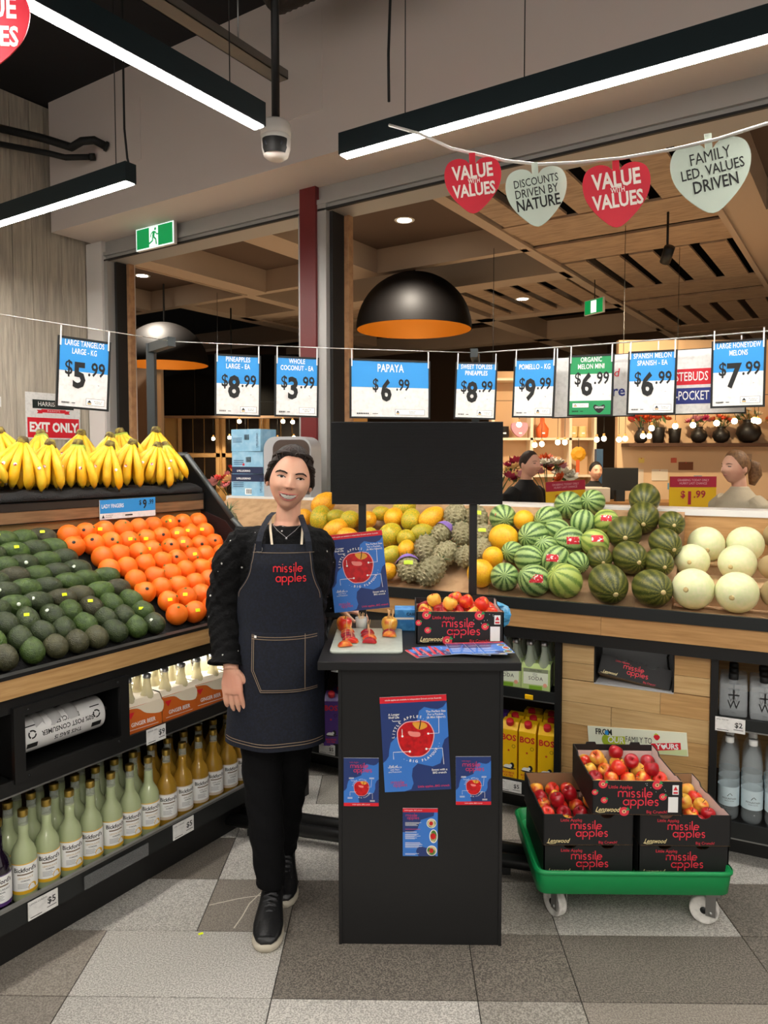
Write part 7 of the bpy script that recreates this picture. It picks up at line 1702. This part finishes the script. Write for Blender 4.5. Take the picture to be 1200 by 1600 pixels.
def flower_mesh(c_):
    if c_ not in flo:
        b = MB(); rr = random.Random(hash(c_) % 100)
        for ring, (n, r_, el) in enumerate(((8, .055, .25), (6, .042, .75), (4, .025, 1.2))):
            for i in range(n):
                a = 2*PI*i/n+ring*.4; d = V((math.cos(a)*math.cos(el), math.sin(a)*math.cos(el), math.sin(el))); s_ = V((-math.sin(a), math.cos(a), 0)); tip = d*r_
                b.add([(0, 0, 0), tuple(tip*.55+s_*r_*.38), tuple(tip+V((0, 0, .008))), tuple(tip*.55-s_*r_*.38)], [(0, 1, 2, 3)], FLW[c_], True)
        flo[c_] = b.mesh('flower')
    return flo[c_]
lf_me = MB().add([(0, 0, 0), (.018, 0, .05), (0, .01, .13), (-.018, 0, .05)], [(0, 1, 2, 3)], LEAF, True).mesh('leaf')
def bouquet(t, z0, cols, n, spread, h, s=1.0):
    for i in range(n):
        a = random.uniform(0, 6.28); q = spread*math.sqrt(random.random()); x, y_, z_ = q*math.cos(a), q*math.sin(a)*.7, z0+h*(1-.5*(q/spread)**2)*random.uniform(.75, 1)
        ob('flower', flower_mesh(random.choice(cols)), t, (x, y_, z_), (random.uniform(-.5, .9), random.uniform(-.5, .5), a), s*random.uniform(.9, 1.3))
        if i % 2 == 0: ob('stem', MB().tube([(0, 0, z0-.05), (x*.6, y_*.6, z0+(z_-z0)*.6), (x, y_, z_)], .004, 5, STEMG), t)
        if i % 2: ob('leaf', lf_me, t, (x*.8, y_*.8, z_-.05), (random.uniform(-.9, .9), random.uniform(-.9, .9), a))
for k, (px_, kind, s_, cols) in enumerate(((2.98, 'jar', .95, ('orange', 'red')), (3.19, 'tub', .85, ('orange', 'coral')), (3.39, 'tub', .80, ())  , (3.68, 'round', .80, ('magenta', 'pink')), (3.95, 'round', .82, ('coral', 'cream')), (4.28, 'round', 1.15, ('cream', 'white')), (4.66, 'round', .95, ('orange', 'cream')), (4.95, 'tub', 1.0, ('coral',)), (5.25, 'jar', 1.0, ('pink',)))):
    t = thing('flower_vase', 'black vase %s, %s from the left on the dark shelf' % ('of %s flowers' % cols[0] if cols else 'standing empty', ordw(k)), 'vase', (px_, 9.02, 1.73), group='vases on the dark shelf')
    ob('vase', MB().lathe([(r_*s_, z_*s_) for r_, z_ in vprof[kind]], 24, VAS), t)
    if cols: bouquet(t, .22*s_, cols, 11, .14, .15)
for k, (x, z_, r_, m) in enumerate(((1.42, 1.81, .07, VAS), (1.62, 1.81, .09, FLW['pink']), (1.92, 1.81, .08, FLW['orange']), (2.32, 1.81, .06, FLW['cream']), (2.44, 1.81, .06, FLW['cream']))):
    t = thing('shelf_ornament', ('black pot', 'pink heart shaped box', 'orange bottle vase', 'cream box', 'second cream box')[k]+' on the cream shelf unit', 'ornament', (x, 9.7, z_))
    if k == 2: ob('body', MB().lathe([(.05, 0), (.075, .02), (.085, .12), (.03, .2), (.025, .28)], 18, m), t)
    elif k == 1: ob('body', MB().prism([(a*.22, .12+c_*.22) for a, c_ in smoothpoly([(0, -.5), (.44, -.1), (.45, .3), (.15, .37), (0, .26), (-.15, .37), (-.45, .3), (-.44, -.1)], 4)], -.04, .04, m), t)
    else: ob('body', MB().lathe([(r_*.8, 0), (r_, .03), (r_*.9, .14), (r_*.95, .15)], 16, m), t)
    ob('label', MB().box(-.02, .02, -r_-.002, -r_, .05, .07, WHITE), t)
t = thing('ribbon_rosette', 'yellow orange ribbon rosette hanging on the shelf unit', 'rosette', (2.37, 9.597, 1.60)); ob('cord', MB().box(-.004, .004, -.004, -.001, 0, .20, BLACK), t); ob('bow', MB().lathe([(.0001, .02), (.05, .025), (.10, 0)], 10, mat('ribbon_yellow', '#d9981e', .5), rotm(R(90)), smooth=False), t); ob('tail', MB().box(-.03, .015, -.01, 0, -.26, .0, FLW['orange']), t)
# papers pinned on the florist wall
for k, (x, z_, w_, h_, c_) in enumerate(((3.0, 1.30, .16, .22, '#d9c7b0'), (3.28, 1.34, .20, .14, '#e3d5c0'), (3.60, 1.45, .18, .10, '#7c4a2e'), (3.75, 1.28, .10, .10, '#5e8ea6'), (4.35, 1.52, .12, .16, '#b89a80'), (4.1, 1.38, .06, .08, '#c4553a'), (3.05, 1.52, .07, .06, '#e2c66a'), (3.45, 1.52, .07, .06, '#c8604a'), (3.42, 1.20, .08, .08, '#6a97b0'))):
    t = thing('pinned_note', ('tall beige note', 'wide cream note', 'dark brown picture card', 'blue square note right of the picture card', 'tan portrait card', 'small red card', 'small yellow card', 'small coral card', 'small blue square note below the coral card')[k]+' pinned on the florist backdrop', 'note', (x, 9.195, z_)); ob('paper', MB().box(-w_/2, w_/2, -.004, 0, -h_/2, h_/2, mat('note_%d' % k, c_, .7)), t); ob('pin', MB().lathe([(.006, 0), (.004, .006), (.0001, .007)], 8, RED), t, (0, -.004, h_*.4), (R(90), 0, 0))
bulbs([(1.40, 8.4, 1.93), (1.58, 8.4, 1.70), (1.66, 8.4, 1.71), (1.84, 8.4, 1.73), (1.92, 8.4, 1.73), (2.28, 8.4, 1.76), (2.36, 8.4, 1.77), (2.53, 8.4, 1.76), (2.60, 8.4, 1.77), (2.80, 8.4, 1.80), (2.87, 8.4, 1.80)], 'florist bulbs', 'small glowing bulb before the shelf unit', 2.2)
bulbs([(2.62, 7.6, 1.86), (2.86, 7.6, 1.88), (3.04, 7.6, 1.89), (3.28, 7.6, 1.91), (3.46, 7.6, 1.93), (3.66, 7.6, 1.94), (3.70, 7.6, 1.93), (3.85, 7.6, 1.95)], 'right florist bulbs', 'glowing bulb before the black vases', 2.2)
# counter with a till, bouquet and yellow sale signs
t = thing('florist_counter', 'brown florist counter in the mall behind the watermelons', 'counter', (2.3, 8.2, 0)); ob('front', MB().box(-.75, 2.2, 0, .5, 0, 1.02, DSH), t); ob('worktop', MB().box(-.8, 2.25, -.03, .55, 1.02, 1.06, mat('mid_timber', '#8a6238', .5)), t)
t = thing('till', 'dark till screen on the florist counter', 'till', (2.55, 8.4, 1.06)); ob('screen', MB().box(-.2, .2, -.02, .02, .12, .38, INK, bev=.005), t); ob('stand', MB().box(-.05, .05, -.03, .05, 0, .13, DGREY), t); ob('printer', MB().box(-.45, -.15, -.15, .15, 0, .16, mat('pale_printer', '#b9ada0', .6), bev=.01), t)
SY = mat('sale_yellow', '#e3b619', .5); SR = mat('sale_red', '#a8203a', .5)
def sale(label, loc, rz, tl):
    t = thing('sale_sign', label, 'sale sign', loc, rot=(0, tl, rz)); ob('board', MB().box(-.175, .175, 0, .01, 0, .235, SY), t)
    p = MB(); p.rect(-.175, .175, .155, .235, -.001, SR); put(p, 'GRABBING TODAY ONLY\nHURRY LAST CHANCE', 0, .195, .024, mat('sale_pink', '#e6b0b8', .5), -.002, xs=.85)
    put(p, '$', -.075, .10, .07, SR, -.002, bold=.02); put(p, '1', -.025, .07, .13, SR, -.002, bold=.04); put(p, '.99', .05, .10, .075, SR, -.002, bold=.02); ob('print', p, t); ob('pole', MB().tube([(0, .02, -loc[2]), (0, .02, .1)], .01, 8, DGREY), t); ob('foot', MB().lathe([(.15, 0), (.15, .015), (.0001, .02)], 20, DGREY), t, (0, .02, -loc[2]))
sale('yellow and red 1.99 sale sign in front of the cream sweater woman', (2.21, 5.5, 1.19), R(2), R(0)); sale('yellow sale sign at an angle beside the man in black', (1.39, 6.0, 1.14), R(14), R(-3))
def foliage(name, label, loc, n, cols, spread, h, s=1.0):
    t = thing(name, label, 'flowers', loc); ob('bucket', MB().lathe([(.10, 0), (.12, .01), (.15, .32), (.14, .325)], 18, VAS), t); bouquet(t, .30, cols, n, spread, h, s); return t
t = foliage('flower_bucket', 'pink and orange bouquet beside the man in black', (1.42, 6.9, .92), 22, ('pink', 'orange', 'white'), .24, .36, 1.3)
ob('stand', MB().box(-.15, .15, -.15, .15, -.92, 0, DSH), t)
for k, (x, y_, z_, cols) in enumerate(((.98, 7.2, .86, ('magenta', 'cream')), (-2.75, 9.3, .60, ('cream', 'coral', 'magenta')), (-2.1, 9.5, .66, ('pink', 'red', 'cream')), (-1.5, 8.9, .60, ('magenta', 'cream', 'orange')))):
    t = foliage('flower_bucket', ('purple and cream flowers left of the man in black', 'cream and coral flowers behind the sloping end panel', 'pink and red flowers under the cafe windows', 'mixed flowers left of the blue cartons')[k], (x, y_, z_), 26, cols, .3, .45, 1.3); ob('stand', MB().box(-.15, .15, -.15, .15, -z_, 0, DSH), t)
# ---------------------------------------------------------------- people in the mall
def bystander(label, loc, rz, top, legs, hairm, hair_line, tall=1.65, pony=False, skin=SKIN, thick=.013):
    t = thing('person', label, 'person', loc, rz); s = tall/1.65
    b = MB(); HMx = Matrix.Translation((0, -.01, 1.53*s)); b.loft(head_rings(0, True, 36, 40), skin, HMx)
    for q in (-1, 1): b.loft([[(q*(.068+.010*f), .018+.014*math.cos(2*PI*k/8)*w_, -.018+.026*math.sin(2*PI*k/8)*w_) for k in range(8)] for f, w_ in ((0, .7), (.6, 1), (1.2, .6))], skin, HMx)
    b.tube([(0, .015, 1.46*s), (0, .03, 1.38*s), (0, .03, 1.30*s)], [.046, .048, .06], 14, skin)
    b.loft([ell(0, .03, z_*s, a_, c_) for z_, a_, c_ in ((.84, .15, .11), (1.0, .13, .10), (1.2, .15, .11), (1.33, .10, .07))], skin)
    for q in (-1, 1):
        b.tube([(q*.17, .03, 1.30*s), (q*.205, .04, 1.08*s), (q*.20, -.02, .86*s)], [.045, .038, .028], 10, skin)
        b.tube([(q*.195, -.025, .86*s), (q*.19, -.04, .80*s), (q*.185, -.05, .73*s)], [.026, .034, .018], 10, skin)
        b.tube([(q*.085, .03, .86*s), (q*.09, .03, .46*s), (q*.09, .04, .06)], [.07, .048, .036], 10, skin)
    ob('body', remesh('body', b, .007, skin, 3), t)
    c = MB(); c.loft([ell(0, .03, z_*s, a_, c_) for z_, a_, c_ in ((.80, .175, .135), (1.0, .16, .125), (1.2, .18, .135), (1.30, .17, .11), (1.345, .11, .085), (1.385, .062, .062), (1.40, .058, .058))], top)
    for q in (-1, 1): c.tube([(q*.13, .03, 1.30*s), (q*.19, .03, 1.26*s), (q*.215, .04, 1.08*s), (q*.205, -.015, .87*s)], [.06, .07, .06, .045], 14, top)
    ob('top', remesh('top', c, .008, top, 4), t)
    c = MB(); c.loft([ell(0, .03, z_*s, a_, c_) for z_, a_, c_ in ((.72, .16, .125), (.9, .16, .12))], legs)
    for q in (-1, 1): c.tube([(q*.085, .03, .86*s), (q*.09, .03, .46*s), (q*.09, .04, .05)], [.09, .066, .055], 12, legs)
    ob('trousers', remesh('trousers', c, .009, legs, 3), t)
    for q in (-1, 1): ob('shoe', MB().loft([[(q*.09+w_*math.cos(2*PI*k/10), .08-y_, .035+h_*math.sin(2*PI*k/10)) for k in range(10)] for y_, w_, h_ in ((0, .03, .03), (.08, .04, .034), (.18, .042, .028), (.24, .025, .02))], INK), t)
    hb2 = MB(); hair_cap(hb2, hairm, hair_line, thick)
    if pony:
        hb2.tube([(0, .085, .03), (0, .12, .035)], [.022, .018], 10, INK)
        hb2.tube([(0, .11, .035), (0, .155, .01), (0.005, .16, -.05), (.0, .14, -.12)], [.02, .042, .045, .02], 12, hairm)
    o = ob('hair', hb2, t); o.matrix_basis = HMx
    fcs = MB()
    for q in (-1, 1):
        cx = q*.0315; face_patch(fcs, ellipse(cx, .0055, .011, .004, 12), .0024, IRIS); face_tube(fcs, [(cx-.016, .021), (cx, .025), (cx+.016, .021)], [.001, .002, .001], .0016, BROW)
    face_tube(fcs, [(-.022, -.053), (0, -.0515), (.022, -.053)], [.001, .003, .001], .0012, LIP)
    o = ob('face', fcs, t); o.matrix_basis = HMx
FL = [(0, .080), (30, .077), (45, .066), (60, .046), (75, .015), (90, -.015), (110, -.05), (180, -.07)]
SL = [(0, .078), (30, .076), (45, .066), (60, .045), (72, .02), (82, -.005), (92, .0), (110, -.03), (180, -.055)]
bystander('woman with a fair curly ponytail in a cream turtleneck, in profile', (2.275, 4.95, 0), R(-72), mat('cream_sweater', '#b3a68d', .85, bump=(200, .2)), mat('blue_jeans', '#2b3a55', .8), mat('fair_hair', '#8a6440', .55, noise=(60, '#6a4a2e', .4, .65), bump=(120, .4)), FL, 1.62, True)
bystander('man in a black top seen from the side behind the watermelons', (1.10, 6.1, 0), R(40), mat('black_sweater', '#0d0d0e', .9), mat('dark_trousers', '#14151a', .9), mat('short_dark_hair', '#2a1d16', .7, noise=(90, '#3a2a20', .4, .65)), SL, 1.63, False, thick=.007)
bystander('person with dark hair working at the florist till', (2.42, 8.95, 0), R(8), mat('dark_work_top', '#1c1a1a', .9), MATS['dark_trousers'], mat('black_hair', '#120d0b', .6), FL, 1.50, False)
bystander('man in a tan jacket passing behind the header board', (.70, 5.62, 0), R(70), mat('tan_jacket', '#8d755c', .9), MATS['dark_trousers'], MATS['black_hair'], SL, 1.66, False, thick=.008)
# hanging exit light in the mall
t = thing('exit_sign', 'small hanging exit sign among the mall timber slats', 'exit sign', (2.62, 9.9, 3.45), R(-60)); ob('housing', MB().box(-.17, .17, 0, .03, 0, .20, WALLW), t); ob('pictogram', MB().rect(-.16, .16, .01, .19, -.002, EXG).rect(-.05, .05, .02, .18, -.004, EXW), t); ob('rod', MB().tube([(0, .015, .2), (0, .015, .45)], .006, 6, DGREY), t)
